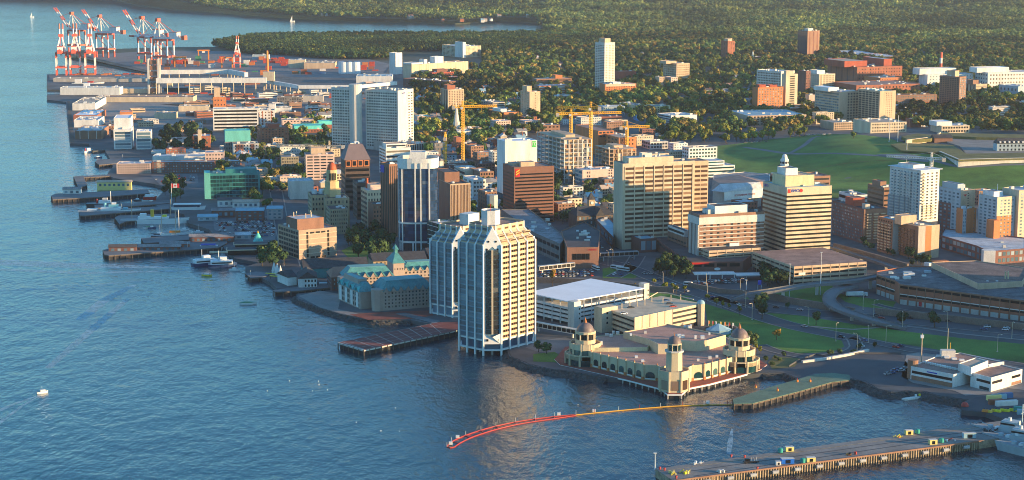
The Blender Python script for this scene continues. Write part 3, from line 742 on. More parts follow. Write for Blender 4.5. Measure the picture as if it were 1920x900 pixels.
# three grey and brick towers at the right edge
b = B('apartment_tower', 'grey blue and brick apartment tower with a small red mark near its top', 1798, 456, 357, 1761, 1829, rz=26, wall='tan', roof='roof_light', cat='apartment building', win=[G('R',14,1,.5,.4,u=(.42,.62),v=(.3,.96)),G('L',14,5,.5,.5,m='glass_pale',d=.3)], n=3)
W_, D_, H_ = b['_w'], b['_d'], b['_h']
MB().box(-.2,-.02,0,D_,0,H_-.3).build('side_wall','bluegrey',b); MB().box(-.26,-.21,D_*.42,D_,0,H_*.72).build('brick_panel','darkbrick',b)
rooftop(b, 1,W_*.5,D_*.2,D_*.9,H_-1,H_+5,'bluegrey'); rooftop(b, W_*.5,W_*.9,D_*.4,D_*.9,H_-1,H_+3,'lightcon')
mb = MB(); mb.quad((3,-.06,H_-4),(5,-.06,H_-6),(7,-.06,H_-4)); mb.build('red_mark','sign_red',b)
b2 = B('apartment_wing', 'lower orange brick wing with pale glazed strip below the red marked tower', 1803, 461, 392, 1798, 1831, rz=26, wall='orangebrick', roof='roof_light', cat='apartment building', win=[G('R',10,2,.4,.6,u=(.0,.25),m='glass_pale'),G('R',10,1,.4,.4,u=(.8,.9),m='glass_pale')], Dp=9)
W_, H_ = b2['_w'], b2['_h']; MB().box(0,W_*.26,-.1,-.01,0,H_).build('glazed_strip','bluegrey',b2)
b = B('apartment_tower', 'tan and grey apartment tower with brick lower storeys, second from right edge', 1866, 468, 370, 1836, 1904, rz=26, wall='cream', roof='roof_light', cat='apartment building', win=[G('R',15,4,.4,.45,m='glass_pale',u=(.15,.95),d=.3),G('L',15,4,.5,.5,m='glass_pale',d=.3)], n=3)
W_, D_, H_ = b['_w'], b['_d'], b['_h']
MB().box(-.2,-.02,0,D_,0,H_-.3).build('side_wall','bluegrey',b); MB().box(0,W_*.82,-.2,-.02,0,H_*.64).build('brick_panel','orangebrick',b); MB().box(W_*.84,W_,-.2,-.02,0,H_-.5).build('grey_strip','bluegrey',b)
rooftop(b, 2,W_*.6,D_*.3,D_*.9,H_-1,H_+4,'silver'); MB().bar((W_*.5,D_*.5,H_+4),(W_*.5,D_*.5,H_+10),.35).build('mast','silver',b)
MB().box(-7,-.3,-5,5,0,H_*.58).build('brick_bay','orangebrick',b)
b = B('apartment_tower', 'tallest tan apartment tower cut off by the right edge', 1906, 466, 357, 1902, 1960, rz=26, wall='cream', roof='roof_light', cat='apartment building', win=[G('R',16,5,.4,.45,m='glass_pale')], Dp=22)
b = PB('shop_row', 'brick and glass three storey row curving round the street corner, white framed', [(1764,466),(1830,486),(1853,497),(1868,496),(1935,490),(1935,472),(1770,452)], h=12, wall='darkbrick', roof='roof_light', cat='shops', win=[G(0,2,9,.8,.6,m='glass_pale'),G(1,2,4,.7,.7,m='glass_pale'),G(3,2,8,.7,.6,m='glass_pale')])
p1 = at(1853,498.5)-b.location; MB().box(-4,6,-1,7,0,13).build('white_corner','white',b).location = tuple(p1+Vector((0,2,0)))
c_ = empty('petrol_station', at(1754,503), R(24), label='small station with orange canopy at the foot of the orange striped block', cat='petrol station')
MB().box(0,14,0,6,4.4,5.4).build('canopy_roof','orangebrick',c_); [MB().box(x,x+.6,1,1.6,0,4.4).build('post','orangebrick',c_) for x in (1,12)]; MB().box(-6,-.5,1,8,0,4.5).build('kiosk','white',c_)
# ---- left part of downtown
b = B('office_tower', 'dark grey square tower with a blue lit logo and a sunlit top corner', 731, 446, 308, 713, 745, rz=30, wall='darkcon', roof='roof_dark', cat='office building', win=[CL('L',5,.45,m='glass_dark',v=(.02,.95)),CL('R',4,.4,m='glass_dark',v=(.02,.97))])
for c_ in b.children:
 if c_.name.startswith('wall'): c_.data.materials[0] = M('brown')
W_, D_, H_ = b['_w'], b['_d'], b['_h']
MB().box(-.3,-.02,D_*.55,D_*.95,H_-9,H_-2).build('logo','sign_blue',b)
b = B('office_tower', 'brown office block with vertical fins catching gold light', 845, 425, 345, 823, 882, wall='tan', roof='roof_dark', cat='office building', win=[CL('R',13,.55,m='glass_warm',v=(.02,.97))], blocks=[(.0,.75,.5,1.3,'+-1','+9','brown','roof_dark')])
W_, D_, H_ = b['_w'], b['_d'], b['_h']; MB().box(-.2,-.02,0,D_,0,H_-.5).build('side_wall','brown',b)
B('office_building', 'white office block in sun right of the brown finned block', 887, 380, 337, 868, 911, wall='white', roof='roof_light', win=[G('R',5,4,.5,.45),G('L',5,2,.5,.45)])
B('office_building', 'flat cream penthouse block between the yellow crane masts', 872, 345, 319, 850, 892, wall='cream', roof='roof_tan', win=[BD('L',2,.4)])
B('brick_building', 'small dark brick block below the white slab tower', 910, 397, 360, 896, 932, wall='brownbrick', roof='roof_grey', win=[G('R',5,4,.5,.5,m='glass_dark'),G('L',5,3,.5,.5,m='glass_dark')])
B('brick_building', 'low brick house with a grey flat roof left of the white slab tower', 900, 350, 322, 882, 926, wall='brownbrick', roof='roof_grey', win=[G('R',3,5,.5,.5,m='glass_dark')])
b = empty('vent_tower', at(923,398), R(20), label='small grey glass vent tower behind the round penthouse of the twin tower', cat='tower'); MB().prism([(6*math.cos(i*math.pi/4),6*math.sin(i*math.pi/4)) for i in range(8)],0,18).build('wall','bluegrey',b)
# round glass tower
def glass_tower():
 P = at(784, 470); O = Vector((P.x, P.y+14, 3)); root = empty('glass_tower', O, 0, label='rounded blue glass tower with white vertical ribs and white crown', cat='office building')
 FOOT.append([(O.x+24*math.cos(i), O.y+24*math.sin(i)) for i in range(6)])
 H_ = zt(P, 308)-3; Wd = 76/ (F/P.y)
 rx, ry = Wd/2, Wd*.42
 def outline(k, n=28, pw=3.2):
  o = []
  for i in range(n):
   a = 2*math.pi*(i+.5)/n; c, s_ = math.cos(a), math.sin(a)
   o.append((k*rx*math.copysign(abs(c)**(2/pw), c), k*ry*math.copysign(abs(s_)**(2/pw), s_)))
  return o
 o = outline(.97); n = len(o); mb = MB(); nf = 24
 for f in range(nf):
  z0, z1 = 6+(H_-6)*f/nf, 6+(H_-6)*(f+1)/nf
  for i in range(n):
   j = (i+1)%n; mb.quad((*o[i],z0+.12),(*o[j],z0+.12),(*o[j],z1-.12),(*o[i],z1-.12))
 mb.build('curtain_wall', 'glass_tower_blue', root)
 MB().prism(outline(.955), 0, H_).build('core', 'black', root)
 for z0, z1 in ((H_-4,H_+1),(H_*.31,H_*.31+1.4),(7,8.6)): MB().prism(outline(1.02), z0, z1).build('white_ring', 'white', root)
 walls(root, outline(1.03), H_+1, H_+5, 'white', 'roof_brown', 3.5, 'crown')
 rooftop(root, -7, 7, -6, 6, H_+1, H_+10, 'white', 'roof_light')
 for a in (-.98,-.8,-.12,.16,.6):
  x = a*rx*.97; y = -ry*(1-abs(a)**3.2)**(1/3.2) if abs(a) < 1 else 0
  MB().box(x-.55, x+.55, y-1.0, y+.6, 0, H_+1).build('rib', 'white', root)
 for i in range(0, n, 4): MB().box(o[i][0]-.7, o[i][0]+.7, o[i][1]-.7, o[i][1]+.7, 0, 7).build('column', 'white', root)
glass('glass_tower_blue', (.02,.05,.12), .06, .03, (.1,.14,.2), 1.0)
glass_tower()
B('glass_building', 'dark glass block with a pale flat roof left of the twin towers', 822, 478, 420, 801, 860, rz=30, wall='glass_green', roof='roof_light', cat='office building', win=[BD('L',6,.1,m='white',name='spandrel')])
# art deco tower group
b = B('stone_building', 'old stone office with arched windows left below the domed tower', 585, 428, 366, 556, 614, rz=14, wall='stone', roof='roof_dark', cat='office building', win=[G('L',7,4,.35,.5),G('R',3,5,.5,.5,v=(.5,.95))])
W_, D_, H_ = b['_w'], b['_d'], b['_h']
for i in range(3): MB().cyl(5+i*7, D_*.6, H_-1, H_+3, 2.6, n=12).build('roof_tank', 'silver', b)
b = B('domed_tower', 'stepped yellow stone tower with a red dome lit by the sun', 610, 430, 372, 600, 655, rz=14, wall='stone', roof='roof_dark', cat='office building', win=[G('R',5,6,.4,.5)])
W_, D_, H_ = b['_w'], b['_d'], b['_h']; cx = W_*.42; cy = D_*.6
mat('goldstone', (.56,.42,.22), .8, .12, .2); mat('red_dome', (.45,.10,.04), .6, .15, .3)
for r_, z0, z1 in ((8.5,H_-2,H_+7),(7,H_+7,H_+14),(5.2,H_+14,H_+25)): MB().prism([(cx+r_*math.cos(R(22.5+45*i)), cy+r_*math.sin(R(22.5+45*i))) for i in range(8)], z0, z1).build('tower_stage','goldstone',b)
for i in range(-2,3): MB().box(cx+i*1.5-.4,cx+i*1.5+.4,cy-5.1,cy-4.7,H_+15,H_+22).build('window','glass_dark',b)
MB().dome(cx,cy,H_+25,4.6,7,16).build('dome','red_dome',b, smooth=True)
B('stone_building', 'long lower grey stone office with rows of paired windows below the domed tower', 619, 440, 392, 572, 652, rz=14, wall='olive', roof='roof_dark', cat='office building', win=[G('R',6,8,.4,.5),G('L',6,6,.4,.5)])
for o_ in ():
 pass
b = B('office_building', 'pale beige courthouse block with a sunlit upper corner', 689, 425, 357, 657, 722, rz=18, wall='cream', roof='roof_light', cat='office building', win=[G('L',7,12,.5,.5),G('R',6,6,.4,.45)], n=3)
W_, D_, H_ = b['_w'], b['_d'], b['_h']; MB().cyl(W_*.3,D_*.85,H_-1,H_+9,1.3,n=10).build('chimney','red_dome',b); rooftop(b,W_*.3,W_*.95,D_*.3,D_*.9,H_-1,H_+4,'pink','roof_tan')
B('brick_building', 'dark reddish annex in shade before the beige courthouse', 700, 436, 383, 690, 722, wall='brown', roof='roof_dark', win=[G('R',6,4,.4,.5)])
mat('bronze_roof', (.17,.13,.14), .7, .15, .1)
b = B('office_block', 'dark octagonal office block with sloping bronze roof and orange framed top windows', 648, 395, 300, 627, 693, rz=14, wall='dark_bronze', roof='roof_dark', cat='office building', win=[BD('R',8,.5,m='glass_dark',v=(0,.85)),BD('L',8,.5,m='glass_dark',v=(0,.85))], n=0)
W_, D_, H_ = b['_w'], b['_d'], b['_h']
i_ = .22; MB().prism([(-1,-1),(W_+1,-1),(W_+1,D_+1),(-1,D_+1)], H_-.2, H_+15, [(W_*i_,D_*.3),(W_*(1-i_),D_*.3),(W_*(1-i_),D_*.8),(W_*i_,D_*.8)]).build('mansard','bronze_roof',b)
for i in range(4):
 x = W_*(.03+i*.245); f_ = MB().box(x, x+W_*.215, -.8, -.02, H_-7, H_-.6).build('window_frame','orangebrick',b); MB().box(x+1,x+W_*.215-1,-1,-.85,H_-6,H_-1.4).build('pane','glass_dark',f_)
clutter(b, W_*.25,W_*.75,D_*.3,D_*.8,H_+15,6,'cream')
B('office_block', 'dark stepped base block below the bronze roofed office', 670, 412, 343, 636, 697, rz=14, wall='dark_bronze', roof='roof_dark', cat='office building', win=[BD('R',6,.45,m='glass_dark'),BD('L',6,.45,m='glass_dark')])
B('office_building', 'white grid office block with long window bays and a pink rooftop box', 574, 338, 290, 559, 627, rz=10, wall='pink', roof='roof_grey', win=[G('R',8,4,.8,.45),G('L',8,3,.85,.5)], blocks=[(.2,.7,.3,.8,'+-1','+7','tan','roof_tan')], n=3)
B('office_building', 'pale green and cream low office left of the white grid block', 528, 326, 294, 502, 560, rz=10, wall='olive', roof='roof_grey', win=[G('R',5,7,.5,.45),G('L',5,4,.5,.45)])
B('office_building', 'plain pale blue windowless block in shade below the white grid office', 544, 374, 340, 528, 588, rz=12, wall='lightcon', roof='roof_light', n=5)
B('office_building', 'white office with a terrace roof behind the dark grey square tower', 724, 330, 278, 711, 770, wall='white', roof='roof_tan', win=[G('L',8,4,.8,.45),BD('R',5,.4)], blocks=[(.1,.9,.3,.9,'+-1','+4','white','roof_brown',[BD('R',1,.4)])], n=3)
# twin slab office tower (wide, grey)
b = B('office_tower', 'right half of the wide pale grid slab tower, with a sunlit blank end', 747, 284, 170, 685, 775, rz=62, wall='lightcon', roof='roof_tan', cat='office building', win=[G('L',20,13,.62,.5,v=(.05,.97)),G('R',20,2,.5,.4,u=(.62,.98),pri=1)], n=7)
W_, D_, H_ = b['_w'], b['_d'], b['_h']; text('SunLife', 3.2, 'sign_blue', b, (W_*.35,-.2,H_-4), (R(90),0,0))
b = B('office_tower', 'left half of the wide pale grid slab tower, with a round ended core', 658, 280, 165, 621, 684, rz=66, wall='lightcon', roof='roof_grey', cat='office building', win=[G('L',20,7,.62,.5,v=(.05,.97))], W=16)
W_, D_, H_ = b['_w'], b['_d'], b['_h']; MB().cyl(5, -5, 0, H_+5, 8.5, n=20).build('stair_core','lightcon',b)
B('base_block', 'colonnaded base and low wing at the foot of the wide grid tower', 745, 292, 272, 700, 800, rz=30, wall='concrete', roof='roof_grey', cat='office building', win=[CL('R',12,.5,m='glass_dark')])
# ---------------------------------------------------------------- twin towers over the water
glass('glass_sky', (.09,.155,.20), .15, .1, (.2,.28,.32), .8)
mat('fin', (.74,.74,.72), .6, .06, .2); mat('panel_blue', (.15,.26,.33), .35, .15, .4, spec=.7); mat('panel_tan', (.52,.38,.25), .5, .12, .4)
glass('gold_glass', (.52,.35,.18), .11, .1, (.6,.45,.28), 1.0, 1.0)
def twin(label, pxl, pyl, zv_y, rim_y, lz=0, n1=3, n2=4, s1=7.5, s2=8.6):
 P = at(pxl, pyl, 0); r = R(48); ca, sa = math.cos(r), math.sin(r)
 # local frame: x along the right hand face, y along the left hand face, origin = left end of the front chamfer
 root = empty('waterfront_tower', P, r, label=label, cat='office tower')
 c = 8.0; W_, D_ = n2*s2, n1*s1
 zv = zt(P, zv_y); zr = zv+13; base = 11
 pl = [(0,0),(c,-c),(c+W_,-c),(c+W_+c,0),(c+W_+c,D_),(c+W_,D_+c),(c,D_+c),(0,D_)]
 FOOT.append([(P.x+x*ca-y*sa, P.y+x*sa+y*ca) for x, y in pl])
 MB().prism(pl, base, zv).build('wall', 'panel_blue', root)
 q = 7.0; top = inset(pl, q)
 MB().prism(pl, zv, zv+7.5, top).build('sloped_crown', 'panel_tan', root)
 walls(root, top, zv+7.5, zv+12, 'panel_tan', 'roof_brown', 1.2, 'parapet')
 fc = Facade(root)
 nf = int((zv-base)/3.55)
 # right hand face: tan panels with brown windows
 MB().box(c, c+W_, -c-.25, -c-.02, base, zv).build('tan_cladding', 'panel_tan', root)
 fc.add((c,-c-.25),(c+W_,-c-.25), base, zv, ('g', nf, n2*4, .84, .44, {'m':'gold_glass','v':(0,1),'u':(0,1),'pri':1}))
 fc.add((0,D_),(0,0), base, zv, ('g', nf, n1, .94, .72, {'m':'glass_sky','v':(0,1),'u':(0,1),'name':'ribbon_window'}))
 fc.finish()
 # chamfer: dark glass with a bright prow
 a = Vector((0,0,0)); b_ = Vector((c,-c,0)); d = (b_-a).normalized(); nn = Vector((d.y,-d.x,0))
 mb = MB(); L = (b_-a).length
 for k in range(nf):
  z0 = base+4+(zv-base-7)*k/nf; z1 = base+4+(zv-base-7)*(k+1)/nf-.25
  m_ = a+d*L/2+nn*2.0
  for p0, p1 in ((a+d*1.2+nn*.1, m_-d*.5),(m_+d*.5, b_-d*1.2+nn*.1)): mb.quad((p0.x,p0.y,z0),(p1.x,p1.y,z0),(p1.x,p1.y,z1),(p0.x,p0.y,z1))
 mb.build('corner_glazing', 'glass_dark_gloss', root)
 m_ = a+d*L/2+nn*2.05
 mb = MB(); mb.quad((m_.x-d.x*.6,m_.y-d.y*.6,base+4),(m_.x+d.x*.6,m_.y+d.y*.6,base+4),(m_.x+d.x*.6,m_.y+d.y*.6,zv-3),(m_.x-d.x*.6,m_.y-d.y*.6,zv-3)); mb.build('prow', 'cream', root)
 # gable of the chamfer
 mb = MB(); t0 = Vector((*top[0],0)); t1 = Vector((*top[1],0)); tm = (t0+t1)/2
 e0 = a+nn*.2; e1 = b_+nn*.2; mm = a+d*L/2+nn*.2
 for off in (0,): mb.quad((e0.x,e0.y,zv-6),(mm.x,mm.y,zv-1),(mm.x,mm.y,zv+12),(e0.x,e0.y,zv+1)); mb.quad((mm.x,mm.y,zv-1),(e1.x,e1.y,zv-6),(e1.x,e1.y,zv+1),(mm.x,mm.y,zv+12))
 mb.quad((e0.x,e0.y,zv+1),(mm.x,mm.y,zv+12),(tm.x,tm.y,zv+12),(t0.x,t0.y,zv+7.5)); mb.quad((mm.x,mm.y,zv+12),(e1.x,e1.y,zv+1),(t1.x,t1.y,zv+7.5),(tm.x,tm.y,zv+12))
 g = mb.build('corner_gable', 'fin', root)
 for f_, z in ((.28,2.5),(.72,2.5),(.18,-2.8),(.82,-2.8)):
  p = a+d*L*f_+nn*.3; o = MB().cyl(0,0,0,.2,.7,n=8).build('porthole','glass_dark',g); o.location=(p.x,p.y,zv+z); o.rotation_euler = (R(90),0,math.atan2(d.y,d.x))
 # piers and fins: near faces, going down into the water
 def fin(x, y, tx, ty, zb=-2):
  mb = MB(); w_ = .5
  mb.box(x-w_, x+w_, y-w_, y+w_, zb, zv)
  mb.bar((x,y,zv-.5),(tx,ty,zv+7.8),.7); mb.bar((tx,ty,zv+7.5),(tx,ty,zv+12.3),.6)
  mb.build('fin', 'fin', root)
 for k in range(n2+1):
  x = c+s2*k; f_ = k/n2; fin(x, -c-.7, top[1][0]+(top[2][0]-top[1][0])*f_, top[1][1])
 for k in range(n1+1):
  y = s1*k; f_ = k/n1; fin(-.7, y, top[0][0], top[0][1]+(top[7][1]-top[0][1])*f_)
 for x, y in ((c+W_+c,0),(c+W_+c,D_),(c,D_+c),(c+W_,D_+c)): fin(x, y, x, y) if False else MB().box(x-.7,x+.7,y-.7,y+.7,-2,zv).build('fin','fin',root)
 # loft windows on the slope
 for k in range(n2):
  for i, (zz, dd) in enumerate(((1.2,1.3),(4.4,4.1))):
   x0 = c+s2*k+1.5+dd*.15; MB().box(x0, x0+s2-3, -c+dd-1.0, -c+dd+.8, zv+zz, zv+zz+1.7).build('dormer','panel_tan',root)
   MB().box(x0+.3, x0+s2-3.3, -c+dd-1.1, -c+dd-1.01, zv+zz+.3, zv+zz+1.3).build('dormer_window','glass_warm',root)
 for k in range(n1):
  for i, (zz, dd) in enumerate(((1.2,1.3),(4.4,4.1))):
   y0 = s1*k+1.4; MB().box(dd-1.0, dd+.8, y0, y0+s1-2.8, zv+zz, zv+zz+1.9).build('dormer','panel_blue',root)
   MB().box(dd-1.1, dd-1.01, y0+.3, y0+s1-3.1, zv+zz+.3, zv+zz+1.4).build('dormer_window','glass_blue',root)
 for k in range(n2): MB().box(top[1][0]+(top[2][0]-top[1][0])*(k+.25)/n2, top[1][0]+(top[2][0]-top[1][0])*(k+.75)/n2, top[1][1]-.12, top[1][1]-.02, zv+8.9, zv+10.2).build('attic_window','glass_warm',root)
 for k in range(n1): MB().box(top[0][0]-.12, top[0][0]-.02, top[0][1]+(top[7][1]-top[0][1])*(k+.15)/n1, top[0][1]+(top[7][1]-top[0][1])*(k+.85)/n1, zv+8.7, zv+10.4).build('attic_window','glass_blue',root)
 # base: recessed hall over the water, white edge beams and chamfer porch
 MB().prism(inset(pl, 1.5), 4.2, base+.05).build('base_hall', 'glass_blue', root)
 MB().prism(inset(pl, -.3), 3.2, 4.1).build('deck_edge', 'fin', root); MB().prism(inset(pl,.3), base-1.2, base-.02).build('edge_beam', 'fin', root)
 mb = MB(); e = nn*.9
 mb.quad((a+e+Vector((0,0,base-3)))[:], (b_+e+Vector((0,0,base-3)))[:], (b_+e+Vector((0,0,base+4.4)))[:], (a+d*L*.5+nn*2.3+Vector((0,0,base+2.2)))[:], (a+e+Vector((0,0,base+4.4)))[:]); mb.build('porch', 'fin', root)
 for f_, w_ in ((.2,1.1),(.8,1.1)):
  p = a+d*L*f_+nn*1.3; o = MB().box(-.7,.7,-.1,.1,0,1.6).build('porch_window','glass_dark',root); o.location=(p.x,p.y,base-1); o.rotation_euler=(0,0,math.atan2(d.y,d.x))
 mb = MB()
 for i in range(3):
  for j in range(3): mb.cyl(6+i*(W_+c)/3, -2+j*(D_)/2, -3, 3.3, .8, n=8)
 mb.build('pile_group', 'concrete', root)
 return root, zv, top
glass('glass_dark_gloss', (.02,.022,.026), .08, .05, (.1,.1,.1), .9)
b, zv, top = twin('nearer and taller of the twin white finned towers standing on piers in the water', 907.5, 666.7, 460, 430)
cx = (top[1][0]+top[2][0])/2-6; cy = (top[0][1]+top[7][1])/2
pc = [(cx+6.8*math.cos(R(22.5+45*i)), cy+6.8*math.sin(R(22.5+45*i))) for i in range(8)]
walls(b, pc, zv+10.5, zv+21, 'white', 'roof_brown', 1.6, 'penthouse')
MB().bar((cx,cy,zv+19),(cx,cy,zv+25),.25).build('mast','sign_red',b)
b, zv, top = twin('farther and shorter of the twin white finned towers, half hidden by its neighbour', 849.5, 603, 457.5, 430, n2=4)
cx = (top[1][0]+top[2][0])/2; cy = (top[0][1]+top[7][1])/2
MB().box(cx-4,cx+8,cy-7,cy+2,zv+10.8,zv+19).build('penthouse','white',b).rotation_euler = (0,0,0)
# ---------------------------------------------------------------- white roofed parking garage
def pxbox(name, label, cat, near, left, right, zb, **k): pass
def poly_loc(pts, z, O): return [tuple((at(x, y, z)-O)[:2]) for x, y in pts]
def ccw(p): return p if sum(p[i][0]*p[(i+1)%len(p)][1]-p[(i+1)%len(p)][0]*p[i][1] for i in range(len(p))) > 0 else p[::-1]
O = at(1070, 616); zr = 17.5
pts = ccw(poly_loc([(1066,573),(1207,548),(1108,530),(990,556)], zr, O))
g = empty('parking_garage', O, 0, label='large parking garage with a flat white roof beside the nearer twin tower', cat='parking garage')
FOOT.append([(p[0]+O.x, p[1]+O.y) for p in pts])
decks(g, pts, 0, 4, 3.1, 'white', par=.9)
MB().prism(inset(pts,-.4), zr-.5, zr+.2).build('roof', 'roof_white', g)
for i in range(4):
 a, c = Vector(pts[i]), Vector(pts[(i+1)%4]); k = int((c-a).length/7.5)
 for j in range(k+1):
  p = a+(c-a)*j/k; MB().box(p.x-.35,p.x+.35,p.y-.35,p.y+.35,-3,zr-.5).build('column','white',g)
for (x,y),s_ in (((1077,613),3.4),((1207,577),2.8)):
 p = at(x,y)-O; st = MB().box(-s_,s_,-s_,s_,0,zr+1.6).build('stair_tower','lightcon',g); st.location=(p.x,p.y,0); st.rotation_euler=(0,0,R(40))
 for z in (6,9.5,13):
  o = MB().box(1.2,2.2,-s_-.12,-s_-.01,z,z+1.2).build('window','glass_dark',st)
# cream garage behind the casino
O = at(1190, 640); zr = 15.5
pts = ccw(poly_loc([(1189,604),(1309,578),(1316,576),(1240,562),(1135,585)], zr, O))
g = empty('parking_garage', O, 0, label='cream parking garage with open roof deck and corner dome behind the casino', cat='parking garage')
FOOT.append([(p[0]+O.x, p[1]+O.y) for p in pts])
decks(g, pts, 0, 4, 3.6, 'cream', par=1.1); rb = MB(); rb.v = [(p[0],p[1],14.9) for p in inset(pts,.5)]; rb.f=[tuple(range(len(pts)))]; rb.mi=[0]; rb.build('roof','roof_tan',g)
a, c = [Vector((*poly_loc([q], zr, O)[0],0)) for q in ((1189,604),(1260,588.6))]; d = (c-a);
mb = MB(); nn = Vector((d.y,-d.x,0)).normalized()*.3
mb.quad((a+nn)[:],(c+nn)[:],(c+nn+Vector((0,0,zr+.3)))[:],(a+nn+Vector((0,0,zr+.3)))[:]); mb.build('blank_wall','cream',g)
for j in range(6):
 p = a+d*j/5+nn*1.2; MB().box(p.x-.3,p.x+.3,p.y-.3,p.y+.3,0,zr+.3).build('pilaster','cream',g)
p = poly_loc([(1314,578)], zr, O)[0]; MB().cyl(p[0],p[1],0,zr+.5,2.7,n=8).build('corner_turret','cream',g); MB().dome(p[0],p[1],zr+.5,2.9,2.8,16).build('dome','roof_blue',g,smooth=True)
p = at(1137,622)-O; st = MB().box(-7,7,-4,5,0,18).build('stair_tower','cream',g); st.location=(p.x,p.y+3,0); st.rotation_euler=(0,0,R(35))
for z in (6,9.5,13): MB().box(-3,-1.6,-4.12,-4.01,z,z+1.6).build('window','glass_dark',st)
for q in ((1166,588),(1181,586),(1195,583),(1209,581),(1222,575),(1243,577),(1258,572),(1276,571)):
 p = poly_loc([q], 15, O)[0]; MB().box(p[0]-.35,p[0]+.35,p[1]-.35,p[1]+.35,14.9,19.5).build('lamp_post','cream',g)
mb = MB(); L_ = [poly_loc([q],18.5,O)[0] for q in ((1212,568),(1233,556),(1252,557),(1300,569))]
for i in range(3): mb.bar((*L_[i],18.5),(*L_[i+1],18.5),.4)
mb.build('pergola','cream',g)
# ---------------------------------------------------------------- casino pavilion
mat('casino_wall', (.60,.48,.31), .75, .14, .12, streak=.2, fine=.06); mat('casino_roof', (.44,.25,.19), .9, .22, .07, fine=.14); mat('dome_copper', (.17,.13,.125), .5, .25, .3)
O = at(1265, 733, 3.5); Z = 3.5
g = empty('casino', O, 0, label='cream waterfront casino with arched windows, domed corner drums and brown roofs', cat='casino')
dk = ccw(poly_loc([(1040,673),(1050,683),(1100,694),(1180,712),(1240,728),(1252,738),(1278,738),(1290,727),(1330,719),(1390,703),(1425,693),(1438,683),(1425,675),(1400,655),(1300,640),(1180,640),(1060,650)], Z, O))
FOOT.append([(p[0]+O.x,p[1]+O.y) for p in dk])
MB().prism(dk, -1.2, 0).build('deck', 'red_paving', g)
MB().prism(inset(dk,-.25), -1.3, -.35).build('deck_edge', 'fin', g)
mb = MB(); rr = random.Random(3)
nd = len(dk)
for i in range(nd):
 a, c = Vector(dk[i]), Vector(dk[(i+1)%nd]); k = max(1,int((c-a).length/5.5))
 for j in range(k):
  p = a+(c-a)*j/k; q = Vector((0,0))
  pq = p*0.985+Vector((0,.6)); mb.cyl(pq.x,pq.y,-6,-1.2,.45,n=6)
mb.build('pile_row','concrete',g)['kind']='stuff'
MB().prism(inset(dk,1.6), -6, -1.32).build('under_deck','black',g)  # black block stands in for the shade beneath the deck
zt_ = 10.0
front = [(1094,684),(1206,712),(1232,714),(1250,722),(1282,722),(1298,714),(1320,712),(1389,694),(1395,680),(1350,652),(1240,650),(1160,660),(1098,675)]
fl = poly_loc(front, Z, O); fl2 = ccw(fl)
walls(g, fl2, 0, zt_, 'casino_wall', 'casino_roof', .7)
def arch(g, A, B_, n, u0=.0, u1=1.0, z0=1.4, hgt=4.6, w_=4.2):
 A = Vector((*A,0)); B_ = Vector((*B_,0)); d = B_-A; L = d.length; d /= L; ang = math.atan2(d.y,d.x)
 for j in range(n):
  f_ = u0+(u1-u0)*(j+.5)/n; p = A+d*L*f_
  mb = MB(); r_ = w_/2; k = 8
  pts = [(-r_,z0),(r_,z0),(r_,z0+hgt-r_)]+[(r_*math.cos(math.pi*i/k), z0+hgt-r_+r_*math.sin(math.pi*i/k)*.8) for i in range(1,k)]+[(-r_,z0+hgt-r_)]
  mb.quad(*[(x,-.15,z) for x,z in pts]); o = mb.build('arched_window','glass_green_deep',g); o.location=(p.x,p.y,0); o.rotation_euler=(0,0,ang)
  s_ = MB().box(-r_-.2,r_+.2,-.6,-.16,z0-.7,z0-.1).build('sill','fin',o)
 for j in range(n+1):
  f_ = u0+(u1-u0)*j/n; p = A+d*L*f_; o = MB().box(-.55,.55,-.8,.1,-.2,zt_+.4).build('pilaster','casino_wall',g); o.location=(p.x,p.y,0); o.rotation_euler=(0,0,ang)
  MB().box(-.7,.7,-.95,-.02,-.1,2.2).build('pilaster_base','orangebrick',o); MB().dome(0,-.35,zt_+.4,.45,.9,8,3).build('finial','orangebrick',o)
glass('glass_green_deep', (.008,.045,.05), .1, .1, (.08,.16,.14), .9)
arch(g, fl[0], fl[1], 7); arch(g, fl[1], fl[2], 1, w_=6); arch(g, fl[5], fl[6], 1, w_=6); arch(g, fl[6], fl[7], 5)
# upper hall
zu = 18.5
up = ccw(poly_loc([(1169,622),(1251,607),(1361,628),(1326,638),(1307,640),(1275,638),(1262,645),(1234,645),(1217,636)], Z+16, O))
walls(g, up, zt_-1, 16, 'casino_wall', 'casino_roof', .6, 'upper_hall')
md = ccw(poly_loc([(1108,652),(1118,630),(1170,626),(1220,645),(1214,651),(1140,652)], Z+12, O)); walls(g, md, zt_-1, 12, 'yellow', 'casino_roof', .4, 'side_hall')
rr = random.Random(5)
for x,y,z in [(1290+rr.uniform(-3,3)*2,613+rr.uniform(-1,1),16) for _ in range(5)]+[(1266+i*3.6,631.5+i*.2,16) for i in range(5)]+[(1304,634,16),(1317,634,16),(1330,627,16),(1309,676,9.6),(1331,672,9.6),(1344,669,9.6),(1193,670,9.6),(1205,677,9.6),(1138,628,12.2),(1150,624,12.2),(1158,625,12.2),(1146,630,12.2),(1128,645,12.2),(1183,628,16),(1210,624,16)]:
 p = poly_loc([(x,y)], Z+z, O)[0]; s_=rr.uniform(.6,1.3); MB().box(p[0]-s_,p[0]+s_,p[1]-s_,p[1]+s_,z-.4,z+rr.uniform(.8,2)).build('roof_unit',rr.choice(['white','silver','lightcon']),g)
def octo(r_, n=8, off=0): return [(r_*math.cos(2*math.pi*(i+.5)/n+off), r_*math.sin(2*math.pi*(i+.5)/n+off)) for i in range(n)]
